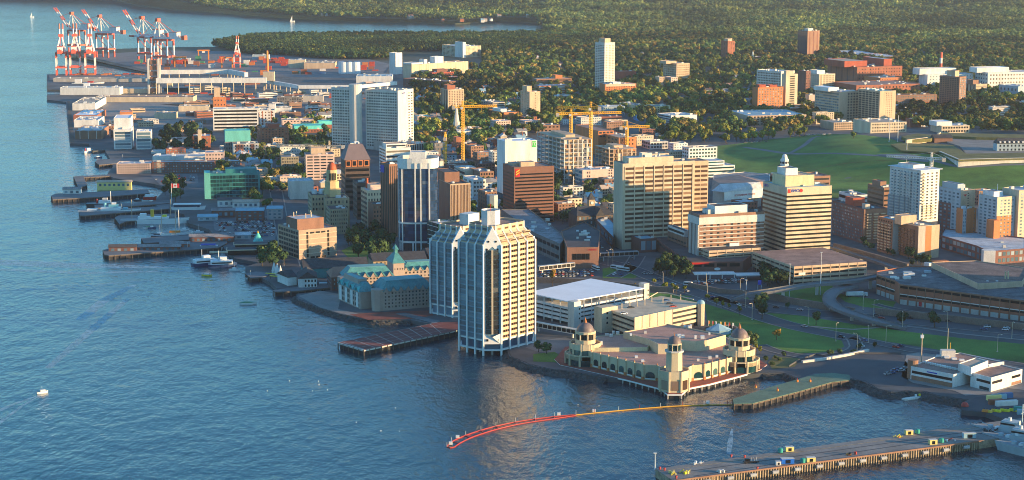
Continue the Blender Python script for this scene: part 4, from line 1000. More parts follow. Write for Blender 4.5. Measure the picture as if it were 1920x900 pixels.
def drum(px, py, flip):
 p = at(px, py, Z)-O; r0 = p
 t = empty('corner_drum', (p.x,p.y,0)); t.parent = g
 def pr(r_, z0, z1, m, nm, n=16, r1=None): return MB().prism(octo(r_,n), z0, z1, octo(r1,n) if r1 else None).build(nm, m, t)
 pr(12.5,0,5,'glass_green_deep','ground_glazing'); pr(13.2,4.2,6.6,'casino_wall','terrace_wall'); walls(t, octo(13.2,16), 4.2, 7.4, 'casino_wall','roof_tan', .9, 'terrace')
 pr(9.6,6.6,11,'glass_green_deep','glazing'); walls(t, octo(10.3,16), 10.2, 14, 'casino_wall','roof_brown',1.2,'upper_terrace')
 pr(6.8,13,16.2,'casino_wall','drum_base'); pr(6.0,16.2,20,'glass_dark','lantern_glazing'); pr(6.9,20,21.6,'casino_wall','cornice')
 for i in range(8):
  a = 2*math.pi*i/8+.2; MB().cyl(6.3*math.cos(a),6.3*math.sin(a),16,20.1,.55,n=6).build('column','casino_wall',t)
 for i in range(10):
  a = 2*math.pi*i/10; MB().cyl(12.8*math.cos(a),12.8*math.sin(a),0,7.6,.7,n=6).build('pier','casino_wall',t)
  MB().cyl(9.9*math.cos(a),9.9*math.sin(a),7,14.3,.6,n=6).build('pier','casino_wall',t)
 MB().dome(0,0,21.6,5.6,5.5,24,7).build('dome','dome_copper',t,smooth=True)
 MB().cyl(0,0,26.9,28.1,1,n=8).cyl(0,0,28.1,30.5,.75,.1,n=8).build('finial','orangebrick',t)
drum(1097, 680, 0); drum(1385, 692, 1)
p = at(1264, 732, Z)-O; t = empty('lighthouse_tower', (p.x,p.y+3,0)); t.parent = g
MB().prism(octo(9.6), 0, 8.2).build('ground_stage','casino_wall',t)
for i in range(8):
 a = 2*math.pi*i/8; o = MB().box(-2.3,2.3,-.12,.0,1.2,7.2).build('window','glass_warm',t); rr_ = 9.6*math.cos(math.pi/8)+.1; o.location=(rr_*math.cos(a),rr_*math.sin(a),0); o.rotation_euler=(0,0,a+math.pi/2)
 a2 = 2*math.pi*(i+.5)/8; MB().cyl(9.6*math.cos(a2),9.6*math.sin(a2),-.5,13,.7,n=6).build('pier','casino_wall',t)
walls(t, octo(10), 8.2, 13, 'casino_wall','roof_brown',1.2,'middle_stage')
MB().prism(octo(5.4), 11, 24, octo(5.1)).build('shaft','casino_wall',t); MB().prism(octo(6.1), 24, 24.9).build('gallery','lightcon',t)
MB().prism(octo(3.9), 24.9, 28.6).build('lantern','glass_green_deep',t)
for i in range(8):
 a2 = 2*math.pi*(i+.5)/8; MB().cyl(4.1*math.cos(a2),4.1*math.sin(a2),24.9,28.7,.35,n=5).build('column','casino_wall',t)
MB().prism(octo(4.6), 28.6, 29.4).build('cornice','casino_wall',t)
MB().dome(0,0,29.4,4.3,4.4,20,6).build('dome','dome_copper',t,smooth=True); MB().cyl(0,0,33.6,36,.4,.05,n=6).build('finial','orangebrick',t)
tn = empty('tent', at(1347,625), 0, label='pale tent with two peaks between casino and lawn', cat='tent')
MB().prism([(9*math.cos(i*math.pi/4),6*math.sin(i*math.pi/4)) for i in range(8)],0,3,).build('tent_wall','roof_blue',tn); MB().prism([(9.5*math.cos(i*math.pi/4),6.5*math.sin(i*math.pi/4)) for i in range(8)],3,7,[(.5*math.cos(i*math.pi/4),.5*math.sin(i*math.pi/4)) for i in range(8)]).build('tent_roof','roof_blue',tn)
FOOT.append([(tn.location.x+12*math.cos(i),tn.location.y+10*math.sin(i)) for i in range(6)])
# ---------------------------------------------------------------- green roofed hotel on the quay
mat('hotel_wall', (.40,.32,.27), .85, .1, .1, fine=.05); mat('copper_roof', (.07,.25,.26), .65, .3, .25, fine=.15)
def mansard(root, x0, x1, y0, y1, z0, z1, ins, ndorm=5, m='copper_roof', side='R', flat='roof_green_light'):
 MB().prism([(x0-.8,y0-.8),(x1+.8,y0-.8),(x1+.8,y1+.8),(x0-.8,y1+.8)], z0, z1, [(x0+ins,y0+ins),(x1-ins,y0+ins),(x1-ins,y1-ins),(x0+ins,y1-ins)]).build('roof', m, root)
 MB().box(x0+ins,x1-ins,y0+ins,y1-ins,z1,z1+.15).build('roof_deck', flat, root)
 L = x1-x0
 for i in range(ndorm):
  cx = x0+L*(i+.5)/ndorm; w_ = L/ndorm*.36; mb = MB(); yb = y0-.9
  mb.quad((cx-w_,yb,z0),(cx+w_,yb,z0),(cx,yb,z0+2*w_*.8)); mb.build('gable_face','hotel_wall',root)
  mb = MB(); mb.quad((cx+w_,yb-.3,z0-.3),(cx+w_,y0+ins,z0-.3),(cx,y0+ins,z0+2*w_*.8),(cx,yb-.3,z0+2*w_*.8)); mb.quad((cx-w_,y0+ins,z0-.3),(cx-w_,yb-.3,z0-.3),(cx,yb-.3,z0+2*w_*.8),(cx,y0+ins,z0+2*w_*.8)); mb.build('dormer_roof', m, root)
mat('roof_green_light', (.17,.38,.37), .7, .2, .1)
g = B('quay_hotel', 'front wing of the green roofed hotel with gabled dormers above the quay', 717, 583, 547, 697, 812, rz=22, wall='hotel_wall', roof='roof_green_light', cat='hotel', win=[G('R',5,14,.4,.5,v=(.1,.98)),G('L',5,2,.5,.5,m='glass_green')], n=0)
W_, D_, H_ = g['_w'], g['_d'], g['_h']; mansard(g, 0, W_, 0, D_, H_, H_+7, 5, 7)
MB().cyl(-2,4,0,H_+1.5,5,5.6,n=8).build('turret','hotel_wall',g)
g2 = B('quay_hotel', 'low wing at the left end of the green roofed hotel, nearest its rocky shore', 676, 580, 548, 634, 700, rz=28, wall='hotel_wall', roof='roof_green_light', cat='hotel', win=[G('L',3,4,.8,.6,m='glass_green')], n=0)
W_, D_, H_ = g2['_w'], g2['_d'], g2['_h']; MB().prism([(-.8,-.8),(W_+.8,-.8),(W_+.8,D_+.8),(-.8,D_+.8)], H_, H_+6, [(5,4),(W_-2,4),(W_-2,D_-4),(5,D_-4)]).build('roof','copper_roof',g2)
for i in range(4):
 cy = D_*(i+.5)/4; w_ = D_*.09; mb = MB(); mb.quad((-1,cy-w_,H_),(-1,cy,H_+3.5),(5,cy,H_+3.5),(5,cy-w_,H_)); mb.quad((-1,cy,H_+3.5),(-1,cy+w_,H_),(5,cy+w_,H_),(5,cy,H_+3.5)); mb.build('dormer_roof','roof_bright_green',g2)
 MB().box(-.5,-.02,cy-2.2,cy+2.2,1,H_-1).build('bay','white',g2)
rooftop(g2, W_*.3, W_*.95, D_*.25, D_*.9, H_+4, H_+8, 'hotel_wall', 'roof_green_light')
g3 = B('quay_hotel', 'rear wing of the green roofed hotel with a long dormered ridge', 647, 552, 521, 628, 738, rz=14, wall='hotel_wall', roof='roof_green_light', cat='hotel', win=[G('R',3,14,.4,.5,v=(.4,.98))], n=0, Dp=22)
W_, D_, H_ = g3['_w'], g3['_d'], g3['_h']; mansard(g3, 0, W_, 0, D_, H_, H_+7, 5, 6)
MB().cyl(0,2,0,H_+1,5,5.6,n=8).build('turret','hotel_wall',g3)
g4 = B('quay_hotel', 'square hotel pavilion with a pointed green spire roof catching gold light', 738, 530, 494, 726, 758, rz=18, wall='hotel_wall', roof='copper_roof', cat='hotel', win=[G('R',1,4,.3,.2,v=(.5,.9))], n=0)
W_, D_, H_ = g4['_w'], g4['_d'], g4['_h']; MB().prism([(-1,-1),(W_+1,-1),(W_+1,D_+1),(-1,D_+1)], H_, H_+7, [(W_*.35,D_*.35),(W_*.65,D_*.35),(W_*.65,D_*.65),(W_*.35,D_*.65)]).build('roof','copper_roof',g4)
MB().box(W_*.38,W_*.62,D_*.38,D_*.62,H_+7,H_+10).build('cupola','copper_roof',g4); MB().prism([(W_*.3,D_*.3),(W_*.7,D_*.3),(W_*.7,D_*.7),(W_*.3,D_*.7)],H_+10,H_+14,[(W_*.49,D_*.49),(W_*.51,D_*.49),(W_*.51,D_*.51),(W_*.49,D_*.51)]).build('spire','copper_roof',g4)
g5 = B('quay_hotel', 'far wing of the green roofed hotel running behind the shorter twin tower', 755, 522, 508, 742, 860, rz=16, wall='hotel_wall', roof='roof_green_light', cat='hotel', win=[G('R',2,14,.4,.5)], n=0, Dp=20)
W_, D_, H_ = g5['_w'], g5['_d'], g5['_h']; mansard(g5, 0, W_, 0, D_, H_, H_+6, 5, 8)
# quay warehouses left of the hotel
def warehouse(label, xn, yb, ye, xl, xr, rz, wall, roof, hr=5, win=(), name='warehouse', axis='x', Dp=None, W=None, hip=0):
 b = B(name, label, xn, yb, ye, xl, xr, rz=rz, wall=wall, roof=roof, win=win, n=0, par=.3, cat=name.replace('_', ' '), Dp=Dp, W=W)
 gable(b, 0, b['_w'], 0, b['_d'], b['_h']-.1, b['_h']+hr, roof, axis, hip=hip); return b
warehouse('dark red brick warehouse with brown gambrel roof and round white dormers', 622, 545, 520, 604, 700, 14, 'darkbrick', 'roof_red', 6, [G('R',3,12,.35,.5,m='glass_pale'),G('L',3,4,.35,.5,m='glass_pale')], hip=4)
warehouse('long green gabled shed with a black roof behind the brick warehouse', 570, 522, 504, 560, 690, 12, 'teal_dark' if 'teal_dark' in MATS else 'teal', 'shingle', 6, [G('L',2,3,.3,.3,m='glass_pale')])
warehouse('white house with eight square windows and black roof at the pier', 560, 541, 522, 552, 594, 8, 'white', 'shingle', 5, [G('R',2,4,.5,.5,m='glass_dark',u=(.3,1))], name='house', axis='y', Dp=26)
warehouse('white lean shed with steep roof line beside the white pier house', 540, 536, 520, 520, 556, 30, 'white', 'shingle', 4, name='shed')
warehouse('row of old dark roofed stone houses behind the hotel', 700, 505, 490, 680, 800, 14, 'stone', 'shingle', 5, [G('R',2,12,.35,.5)], name='house')
warehouse('dark roofed house row between glass tower and hotel', 806, 498, 482, 790, 860, 14, 'darkbrick', 'shingle', 5, name='house')
mat('office_tan', (.38,.285,.21), .85, .15, .12, fine=.08)
b = B('office_building', 'square tan office with dark rooftop storey on the waterfront, windows in deep frames', 561, 487, 432, 521, 631, rz=32, wall='office_tan', roof='roof_grey', win=[G('L',6,8,.75,.62,m='glass_dark',v=(.02,.96)),CL('R',1,.7,m='glass_dark',u=(.19,.26),v=(.05,.92)),CL('R',1,.7,m='glass_dark',u=(.74,.81),v=(.05,.92)),G('R',1,3,.75,.6,m='glass_dark',u=(.28,.72),v=(.83,.93)),G('R',1,3,.75,.8,m='glass_dark',u=(.28,.72),v=(.0,.08))], n=1)
W_, D_, H_ = b['_w'], b['_d'], b['_h']
for i in range(5): MB().box(-.1,W_+.1,-.3,-.02,H_*(.17+.165*i),H_*(.17+.165*i)+.5).build('string_course','cream',b)
rooftop(b, W_*.02,W_*.72,D_*.1,D_*.62,H_-1,H_+9,'brown','roof_light')
for x,y in ((.3,.2),(.5,.3),(.15,.5),(.25,.55),(.6,.5)): MB().cyl(W_*x,D_*y,H_+8.8,H_+13,.5,n=8).build('vent_pipe','cream',b)
MB().dome(-0+3,D_*.5,H_-.5,3,5,12,4).build('satellite_dome','white',b)
# law courts, bus depot side, below the brown tower
b = PB('shopping_centre', 'long low grey building with patchy blue roof behind the nearer twin tower', [(1050,493),(1062,479),(992,424),(940,424),(1000,470)], yt=457, wall='darkcon', roof='roof_grey', cat='shopping centre', n=9, win=[G(4,2,6,.8,.4,m='glass_dark')])
b = PB('brick_building', 'tan end block with four black oval windows and red lettering', [(1063,504),(1122,503),(1125,470),(1095,452),(1052,470)], yt=464, wall='brown', roof='roof_dark', n=9, cat='shopping centre')
O_ = b.location; p1 = at(1063,504)-O_; p2 = at(1122,503)-O_; d_ = (p2-p1); a_ = math.atan2(d_.y,d_.x); H_ = b['_h']
for i in range(4):
 p = p1+d_*(.24+.14*i)+Vector((.0,-.25,0)); o = MB().box(-1.5,1.5,-.1,.1,H_*.42,H_*.7).build('oval_window','glass_dark',b); o.location=tuple(p); o.rotation_euler=(0,0,a_)
p = p1+d_*.8+Vector((0,-.3,H_-2.2)); text('CASINO', 2.2, 'sign_red', b, tuple(p), (R(90),0,a_))
PB('brick_building', 'dark building with mural panels beside the street left of the cream tower', [(1150,468),(1152,440),(1128,414),(1104,418)], h=11, wall='darkbrick', roof='roof_blue', n=4, win=[G(3,1,6,.7,.5,m='glass_pale')])
# old town hall like stone building with clock
b = B('stone_building', 'dark gothic stone hall with steep slate roofs and a small clock turret', 1082, 432, 405, 1066, 1150, rz=16, wall='darkstone', roof='shingle', n=0, win=[G('R',3,9,.4,.6,m='glass_pale')], par=.3, cat='town hall')
W_, D_, H_ = b['_w'], b['_d'], b['_h']; gable(b,0,W_,0,D_,H_-.2,H_+7,'shingle',hip=5); gable(b,W_*.5,W_*.72,-3,D_,H_-.2,H_+7,'shingle','y')
MB().box(W_*.5,W_*.72,-2.8,0,0,H_-.3).build('porch','darkstone',b); MB().box(W_*.45,W_*.45+6,D_*.5,D_*.5+6,H_,H_+13).build('clock_tower','stone',b); MB().prism([(W_*.45-.5,D_*.5-.5),(W_*.45+6.5,D_*.5-.5),(W_*.45+6.5,D_*.5+6.5),(W_*.45-.5,D_*.5+6.5)],H_+13,H_+20,[(W_*.45+2.9,D_*.5+2.9),(W_*.45+3.1,D_*.5+2.9),(W_*.45+3.1,D_*.5+3.1),(W_*.45+2.9,D_*.5+3.1)]).build('spire','shingle',b)
MB().cyl(0,0,0,.2,1.5,n=12).build('clock_face','white',b).matrix_local = Matrix.Translation((W_*.45+3,D_*.5-.2,H_+10))@Matrix.Rotation(R(90),4,'X')
t = empty('monument_column', at(1075,384), 0, label='tall pale pole standing in the dark trees beside the brown tower', cat='flagpole'); MB().cyl(0,0,0,30,.7,.5,n=8).build('pole','lightcon',t)
# skywalks
def skywalk(label, p0, p1, z, m='lightcon'):
 A = at(*p0, z); B_ = at(*p1, z); d = B_-A; L = math.hypot(d.x,d.y); g = empty('footbridge', (A.x,A.y,0), math.atan2(d.y,d.x), label=label, cat='footbridge')
 MB().box(0,L,-1.6,1.6,z,z+.5).build('deck',m,g); MB().box(0,L,-1.4,1.4,z+.5,z+3.2).build('glazing','glass_dark',g); MB().box(0,L,-1.7,1.7,z+3.2,z+3.7).build('roof',m,g)
 k = max(2,int(L/4));
 for i in range(k+1): MB().box(L*i/k-.2,L*i/k+.2,-1.65,-1.41,z+.5,z+3.2).build('post',m,g)
 for f_ in (.1,.9): MB().box(L*f_-.5,L*f_+.5,-.6,.6,0,z).build('pier',m,g)
skywalk('glazed footbridge from the nearer twin tower to the shopping block', (1010,507), (1076,500), 7)
skywalk('trussed footbridge crossing the street below the cream tower', (1124,482), (1196,478), 7, 'grey')
skywalk('low covered walkway between the twin tower and the white roofed garage', (1003,612), (1082,627), 6, 'lightcon')
# clock tower on the hill slope
b = empty('clock_tower', at(1470,345), R(19), label='small white octagonal clock tower rising behind the striped tower', cat='clock tower')
b.scale = (1.25,1.25,1.12)
MB().box(-9,9,-8,8,-12,10).build('base','white',b); MB().prism(octo(5.2),10,17).build('drum','white',b); MB().prism(octo(6),17,17.8).build('ledge','shingle',b); MB().prism(octo(3.8),17.8,24).build('clock_stage','white',b)
for i in range(8):
 a=2*math.pi*i/8; o=MB().cyl(0,0,0,.15,1.2,n=10).build('clock_face','black',b); o.location=(3.6*math.cos(a),3.6*math.sin(a),21); o.rotation_euler=(R(90),0,a+math.pi/2)
MB().prism(octo(3.4),24,26.5,octo(2.2)).build('upper_stage','white',b); MB().dome(0,0,26.5,2.4,3,12,4).build('dome','silver',b)
# ---------------------------------------------------------------- south end, hospitals, port and park side
OB, AB, BB = 'office_building', 'apartment_block', 'brick_building'
FAR = [
 # name, label, xn, yb, yt, xl, xr, rz, wall, roof, windows, extra
 (OB,'white banded office slab with a brick tower rising behind it',400,246,204,385,484,8,'white','roof_light',[BD('R',6,.5,m='glass_dark'),BD('L',6,.5,m='glass_dark')],{}),
 (AB,'small white apartment block with red window bays right of the banded slab',488,238,207,484,515,8,'white','roof_tan',[G('R',5,4,.4,.5,m='glass_warm'),G('R',5,1,.6,.9,u=(.1,.25),m='brick',name='red_bay'),G('R',5,1,.6,.9,u=(.7,.85),m='brick',name='red_bay')],{}),
 ('brick_tower','orange brick hotel tower glowing in the sun behind the banded slab',401,230,182,395,424,12,'orangebrick','roof_tan',[G('R',5,4,.3,.3),G('L',5,3,.3,.3)],dict(blocks=[(.1,.55,.2,.8,'+-1','+14','tan','roof_light')])),
 ('green_roofed_block','grey stone block with a turquoise copper mansard roof',422,292,266,404,471,12,'darkcon','roof_green',[G('R',3,10,.4,.5),G('L',3,6,.4,.5)],dict(blocks=[(.02,.98,.05,.95,'+-1','+14','copper','roof_bright_green')])),
 (AB,'white and red brick apartment row with pointed gables',438,296,270,425,485,12,'lightcon','roof_grey',[G('R',4,8,.4,.5),G('R',4,1,.9,1,u=(.08,.42),m='darkbrick',name='brick_bay',d=.1,pri=-1),G('R',4,1,.9,1,u=(.66,.84),m='darkbrick',name='brick_bay',d=.1,pri=-1)],{}),
 (AB,'red brick apartment block stepped at the top among dark trees',489,275,240,482,541,16,'brick','roof_red',[G('R',7,8,.4,.4),G('L',7,3,.4,.4)],dict(blocks=[(.3,.7,.2,.8,'+-1','+4','redbrick','roof_red')])),
 ('school','long low building with a bright turquoise arched roof',552,250,243,548,612,12,'brick','roof_bright_green',[G('R',1,10,.4,.4)],dict(blocks=[(0,1,.05,.95,'+-1','+5','brightcopper','roof_bright_green')])),
 ('school','short bright turquoise roofed wing touching the wide grid tower',598,243,234,595,625,12,'brick','roof_bright_green',[],dict(blocks=[(0,1,.05,.95,'+-1','+5','brightcopper','roof_bright_green')])),
 ('house_row','two storey white house row behind the jib of the lying crane',490,286,274,486,532,10,'white','roof_dark',[G('R',2,12,.4,.5)],{}),
 ('apartment_row','pink and beige low flats behind the brick block',530,243,225,525,588,12,'pink','roof_tan',[G('R',3,9,.4,.4)],{}),
 (OB,'teal glass office block with a bright turquoise end by the waterfront',385,373,326,373,487,10,'teal','roof_green',[G('R',6,16,.9,.8,m='glass_green',v=(0,.93))],dict(blocks=[(.38,.95,.2,.9,'+-1','+4','teal','roof_green'),(-.01,.1,-.04,.9,0,'+1','copper','roof_bright_green')])),
 (OB,'tall white box of the two modern harbour offices',214,280,243,204,246,8,'white','roof_white',[BD('R',6,.75,m='glass_pale',u=(.08,.95),v=(.03,.9)),BD('L',6,.6,m='glass_blue')],dict(blocks=[(.0,.95,.25,1.3,'+-1','+14','white','roof_white'),(.2,.9,1.3,1.7,0,'+18','orangebrick','roof_light')],Dp=45)),
 (OB,'lower white box of the two modern harbour offices',256,281,246,245,283,8,'white','roof_white',[BD('R',5,.75,m='glass_pale',u=(.06,.95),v=(.05,.95))],{}),
 ('shed','white shed with a long dark roof right of the harbour offices',294,272,262,286,357,6,'white','roof_dark',[],{}),
 ('church','small white gabled tower with red brick wings',362,282,255,358,394,8,'brick','roof_light',[G('R',3,3,.3,.4)],dict(blocks=[(.3,.5,-.1,.3,0,'+8','cream','roof_tan')])),
 ('apartment_row','row of mixed brick and cream waterfront flats, left stretch',219,328,307,209,283,5,'pink','roof_light',[G('R',4,14,.5,.5,m='glass_dark'),G('L',4,3,.5,.5)],{}),
 ('apartment_row','row of dark brick waterfront flats with one golden bay, right stretch',285,326,304,283,402,5,'darkbrick','roof_light',[G('R',4,22,.5,.5,m='glass_pale'),G('R',4,1,.8,.9,u=(.07,.16),m='tan',name='golden_bay',pri=-1)],{}),
 ('apartment_row','long flat white roofed row behind the waterfront flats',286,302,293,281,420,4,'white','roof_light',[],{}),
 ('apartment_row','second flat white roofed row farther back from the waterfront',284,290,283,281,372,4,'white','roof_light',[],{}),
 (OB,'pale flat roofed block at the right end of the white rows',385,310,286,362,420,8,'pink','roof_light',[G('R',3,6,.4,.4)],{}),
 # port sheds
 ('port_shed','near end of the long waterfront market shed, brick fronted',141,262,245,131,190,4,'brownbrick','roof_light',[CL('R',3,.06,m='white',name='pilaster')],dict(Dp=70)),
 ('port_shed','middle of the waterfront market shed with a white ribbed roof',139,240,225,129,184,4,'white','roof_light',[],dict(Dp=60)),
 ('port_shed','red walled part of the waterfront market shed',138,228,216,129,182,4,'brick','roof_white',[],dict(Dp=90)),
 ('port_shed','far part of the waterfront market shed with a pale pink roof',136,208,194,128,178,4,'white','roof_tan',[],dict(Dp=120)),
 ('port_shed','long brown roofed terminal shed behind the market shed',178,192,182,172,362,1,'cream','roof_brown',[],dict(Dp=40)),
 ('port_shed','long white terminal shed on the second pier',113,178,164,111,224,0,'white','roof_blue',[],dict(Dp=30)),
 ('port_shed','cream terminal shed right of the ship bow',204,176,166,200,286,0,'cream','roof_light',[],dict(Dp=30)),
 ('port_shed','low grey shed along the container pier foot',100,154,147,96,275,0,'concrete','roof_tan',[],dict(Dp=30)),
 ('port_shed','low cream warehouse among the rail yards',290,224,212,284,330,4,'cream','roof_grey',[],{}),
 ('port_shed','long cream warehouse with a lit front before the rail yards',335,210,199,331,392,6,'cream','roof_tan',[],{}),
 (OB,'low dark brick block among the rail yards',348,218,211,345,385,6,'darkbrick','roof_grey',[],{}),
 (OB,'grey gridded office beside the rail yards with blue doors',519,196,182,518,566,4,'darkcon','roof_tan',[G('R',4,10,.6,.5)],{}),
 (OB,'grey low annex right of the gridded yard office',568,192,180,565,606,4,'concrete','roof_tan',[],{}),
 ('station','dark roofed railway station with a white gable',482,212,202,478,545,4,'white','roof_dark',[],dict(blocks=[(.35,.55,-.2,.3,0,'+6','white','roof_dark')])),
 ('port_shed','white warehouse with an orange door behind the yards',541,128,112,538,572,2,'cream','roof_light',[],{}),
 ('port_shed','long beige warehouse with a red square panel on its front',570,130,118,566,628,2,'tan','roof_tan',[],dict(Dp=60)),
 ('port_shed','pale blue tanks shed near the forest edge',473,112,103,470,504,2,'bluegrey','roof_tan',[],{}),
 ('port_shed','long white conveyor shed left of the grain elevator',668,158,143,640,735,2,'white','roof_blue',[],dict(Dp=60)),
 ('grain_elevator','long cream grain elevator with a row of silos glowing in the sun',772,150,121,756,878,42,'cream','roof_tan',[CL('R',30,.12,m='tan',name='silo_joint')],dict(blocks=[(.0,.2,.0,1,'+-1','+3','white','roof_light'),(.45,.6,.3,.9,'+-1','+12','white','roof_white'),(.25,.3,.2,.8,'+-1','+8','white','roof_white')])),
 ('elevator_tower','tall white block tower at the left end of the grain elevator',742,140,99,730,754,42,'white','roof_white',[],{}),
 (AB,'wide white gridded apartment slab behind the grain elevator',866,108,87,829,902,36,'cream','roof_light',[G('R',8,14,.6,.55,m='glass_warm'),G('L',8,14,.6,.55)],dict(blocks=[(-.05,.1,-.1,.3,0,'+10','white','roof_light')])),
 (BB,'red brick university hall with pergola roof before the grain elevator',810,152,136,795,851,28,'redbrick','roof_brown',[G('R',3,10,.5,.5),G('L',3,4,.5,.5)],dict(blocks=[(.3,.8,.2,.8,'+-1','+5','darkbrick','roof_dark')])),
 (BB,'red round fronted brick hall right of the university hall',828,156,145,820,868,24,'redbrick','roof_tan',[G('R',2,7,.4,.4)],{}),
 (BB,'long dark brick university range with four storeys',840,170,153,756,863,48,'darkbrick','roof_brown',[G('L',4,24,.4,.4,m='glass_pale'),G('R',4,4,.4,.4)],{}),
 ('apartment_tower','brown concrete apartment tower left of the white church spire',840,217,168,826,870,22,'tan','roof_tan',[CL('L',3,.4,m='glass_dark'),G('R',14,6,.4,.5,m='glass_dark')],dict(blocks=[(.1,.6,.3,.8,'+-1','+6','brick','roof_red')])),
 (OB,'turquoise roofed pink house block beside the wide grid tower',783,238,218,777,807,14,'pink','roof_bright_green',[G('R',4,5,.4,.4)],{}),
 ('apartment_tower','plain grey and tan tower with one column of small windows',993,226,172,976,1013,26,'tan','roof_tan',[G('R',15,1,.4,.3,u=(.45,.65)),G('L',15,3,.3,.3)],dict(blocks=[(.0,.45,.3,.8,'+-1','+8','tan','roof_tan')])),
 (BB,'orange brown brick civic block with grey side',945,232,211,915,973,28,'orangebrick','roof_grey',[G('L',4,8,.6,.45,m='glass_dark')],dict(blocks=[(.1,.5,.3,.8,'+-1','+4','white','roof_light')])),
 (OB,'dark glass and grey banded office behind the crane jib',924,214,192,902,947,26,'concrete','roof_grey',[BD('R',5,.45,m='glass_dark'),G('L',5,5,.7,.5,m='glass_pale')],{}),
 (OB,'long pale blue flat roofed block below the brick civic block',880,236,226,872,927,22,'bluegrey','roof_blue',[],{}),
 (BB,'long brick residence with white bands, rear part of the pair',1006,168,148,997,1072,16,'brownbrick','roof_tan',[BD('R',4,.4,m='glass_warm')],dict(blocks=[(.55,.75,.1,.8,'+-1','+6','orangebrick','roof_red')])),
 (BB,'banded brick residence nearer the trees, front part of the pair',1011,180,161,1001,1067,16,'orangebrick','roof_light',[BD('R',4,.45,m='white',u=(0,.85),name='white_band')],{}),
 ('apartment_tower','very tall slim white apartment tower above the trees',1133,182,80,1116,1153,34,'lightcon','roof_light',[G('L',30,4,.7,.45),G('R',30,3,.55,.45,m='glass_warm')],dict(blocks=[(.2,.75,.2,.8,'+-1','+7','tan','roof_tan')])),
 (BB,'brick and cream apartment block at the foot of the slim tower',1134,185,158,1124,1193,18,'orangebrick','roof_light',[G('R',6,12,.35,.45,m='glass_dark',v=(0,.85)),BD('R',1,.9,m='cream',v=(.82,1),name='cream_band')],dict(blocks=[(.3,.55,.2,.8,'+-1','+3','white','roof_light')])),
 (BB,'dark red brick block right behind the slim tower',1160,158,134,1152,1193,20,'redbrick','roof_red',[],{}),
 ('apartment_tower','grey brown apartment block with stepped roof in the woods',1268,160,119,1244,1293,28,'tan','roof_tan',[G('R',9,6,.4,.5),G('L',9,6,.5,.5)],dict(blocks=[(-.5,.3,.3,.8,'+-1','+4','tan','roof_tan')])),
 (AB,'low pink block with a sunlit front left of the stepped apartments',1236,168,144,1228,1246,20,'tan','roof_tan',[G('R',6,3,.4,.4)],{}),
 (AB,'low orange and cream block before the stepped apartments',1258,168,145,1247,1271,24,'pink','roof_tan',[G('R',6,3,.4,.4),G('L',6,3,.4,.4)],{}),
 ('apartment_tower','small dark red brick tower far off in the woods',1364,113,77,1352,1378,30,'brick','roof_red',[G('R',14,3,.3,.4),G('L',14,3,.3,.4)],dict(blocks=[(.2,.8,.2,.8,'+-1','+5','tan','roof_tan')])),
 (BB,'long low brick hall with a thin white chimney in the woods',1400,118,107,1378,1450,6,'darkbrick','roof_grey',[G('R',2,14,.4,.5)],{}),
 ('university_tower','dark two toned university tower on the wooded skyline',1513,112,58,1496,1537,36,'brownbrick','roof_dark',[BD('L',1,.96,m='glass_blue',name='glass_side'),CL('R',3,.3,m='darkbrick',name='brick_strip')],dict(blocks=[(.3,.7,.3,.7,'+-1','+5','lightcon','roof_light')])),
 (AB,'wide grey apartment slab joined to the cream tower',1463,206,134,1419,1490,40,'lightcon','roof_light',[G('L',14,14,.6,.5),G('R',14,4,.4,.5)],{}),
 (AB,'cream apartment tower with a ladder of balconies down its front',1472,212,139,1466,1496,22,'cream','roof_tan',[G('R',16,1,1,.5,u=(.35,.75),m='glass_dark')],dict(blocks=[(.1,.7,.2,.8,'+-1','+5','cream','roof_tan')])),
 (BB,'red brown brick apartments with pointed gables before the grey slab',1420,214,164,1411,1469,22,'orangebrick','roof_red',[G('R',10,9,.4,.5,m='glass_pale')],dict(blocks=[(.1,.35,.2,.8,'+-1','+4','redbrick','roof_red'),(.5,.8,.2,.8,'+-1','+3','redbrick','roof_red')])),
 ('apartment_row','long low balconied flats with a pale blue roof along the trees',1402,237,217,1366,1512,12,'tan','roof_blue',[G('R',4,16,.6,.5,m='glass_dark')],{}),
 (AB,'stepped cream and green glass apartment tower',1535,180,139,1514,1566,26,'cream','roof_light',[G('L',10,5,.6,.5,m='glass_pale'),G('R',10,5,.5,.5,m='glass_dark')],dict(blocks=[(.0,.5,.2,.8,'+-1','+6','white','roof_light')])),
 (BB,'dark brick apartment tower in shade left of the cream and green tower',1510,186,133,1497,1520,26,'darkbrick','roof_red',[G('R',10,3,.4,.4)],{}),
 ('hospital','huge dark red brick hospital wing, tallest rear part',1606,170,126,1552,1692,22,'brick','roof_dark',[G('R',7,16,.3,.4),CL('L',5,.15,m='darkbrick',name='pier')],dict(blocks=[(-.15,.35,.2,.9,'+-1','+10','redbrick','roof_tan'),(.72,.9,.2,.9,'+-1','+12','redbrick','roof_light')])),
 ('hospital','lower orange brick hospital wing in sun before the huge one',1650,176,146,1620,1692,22,'orangebrick','roof_tan',[G('R',6,8,.3,.4,m='glass_warm')],{}),
 ('hospital','low long brick hospital podium below the two taller wings',1605,186,160,1562,1725,18,'brick','roof_brown',[G('R',3,18,.3,.4)],{}),
 (OB,'white windowless box among pale roofs behind the hospital',1570,122,111,1553,1593,14,'white','roof_light',[],{}),
 (OB,'wide pale blue roofed campus hall behind the hospital, left one',1600,112,102,1560,1650,10,'bluegrey','roof_light',[],{}),
 (OB,'wide campus hall with brick end behind the hospital, right one',1650,118,106,1620,1686,10,'orangebrick','roof_light',[],{}),
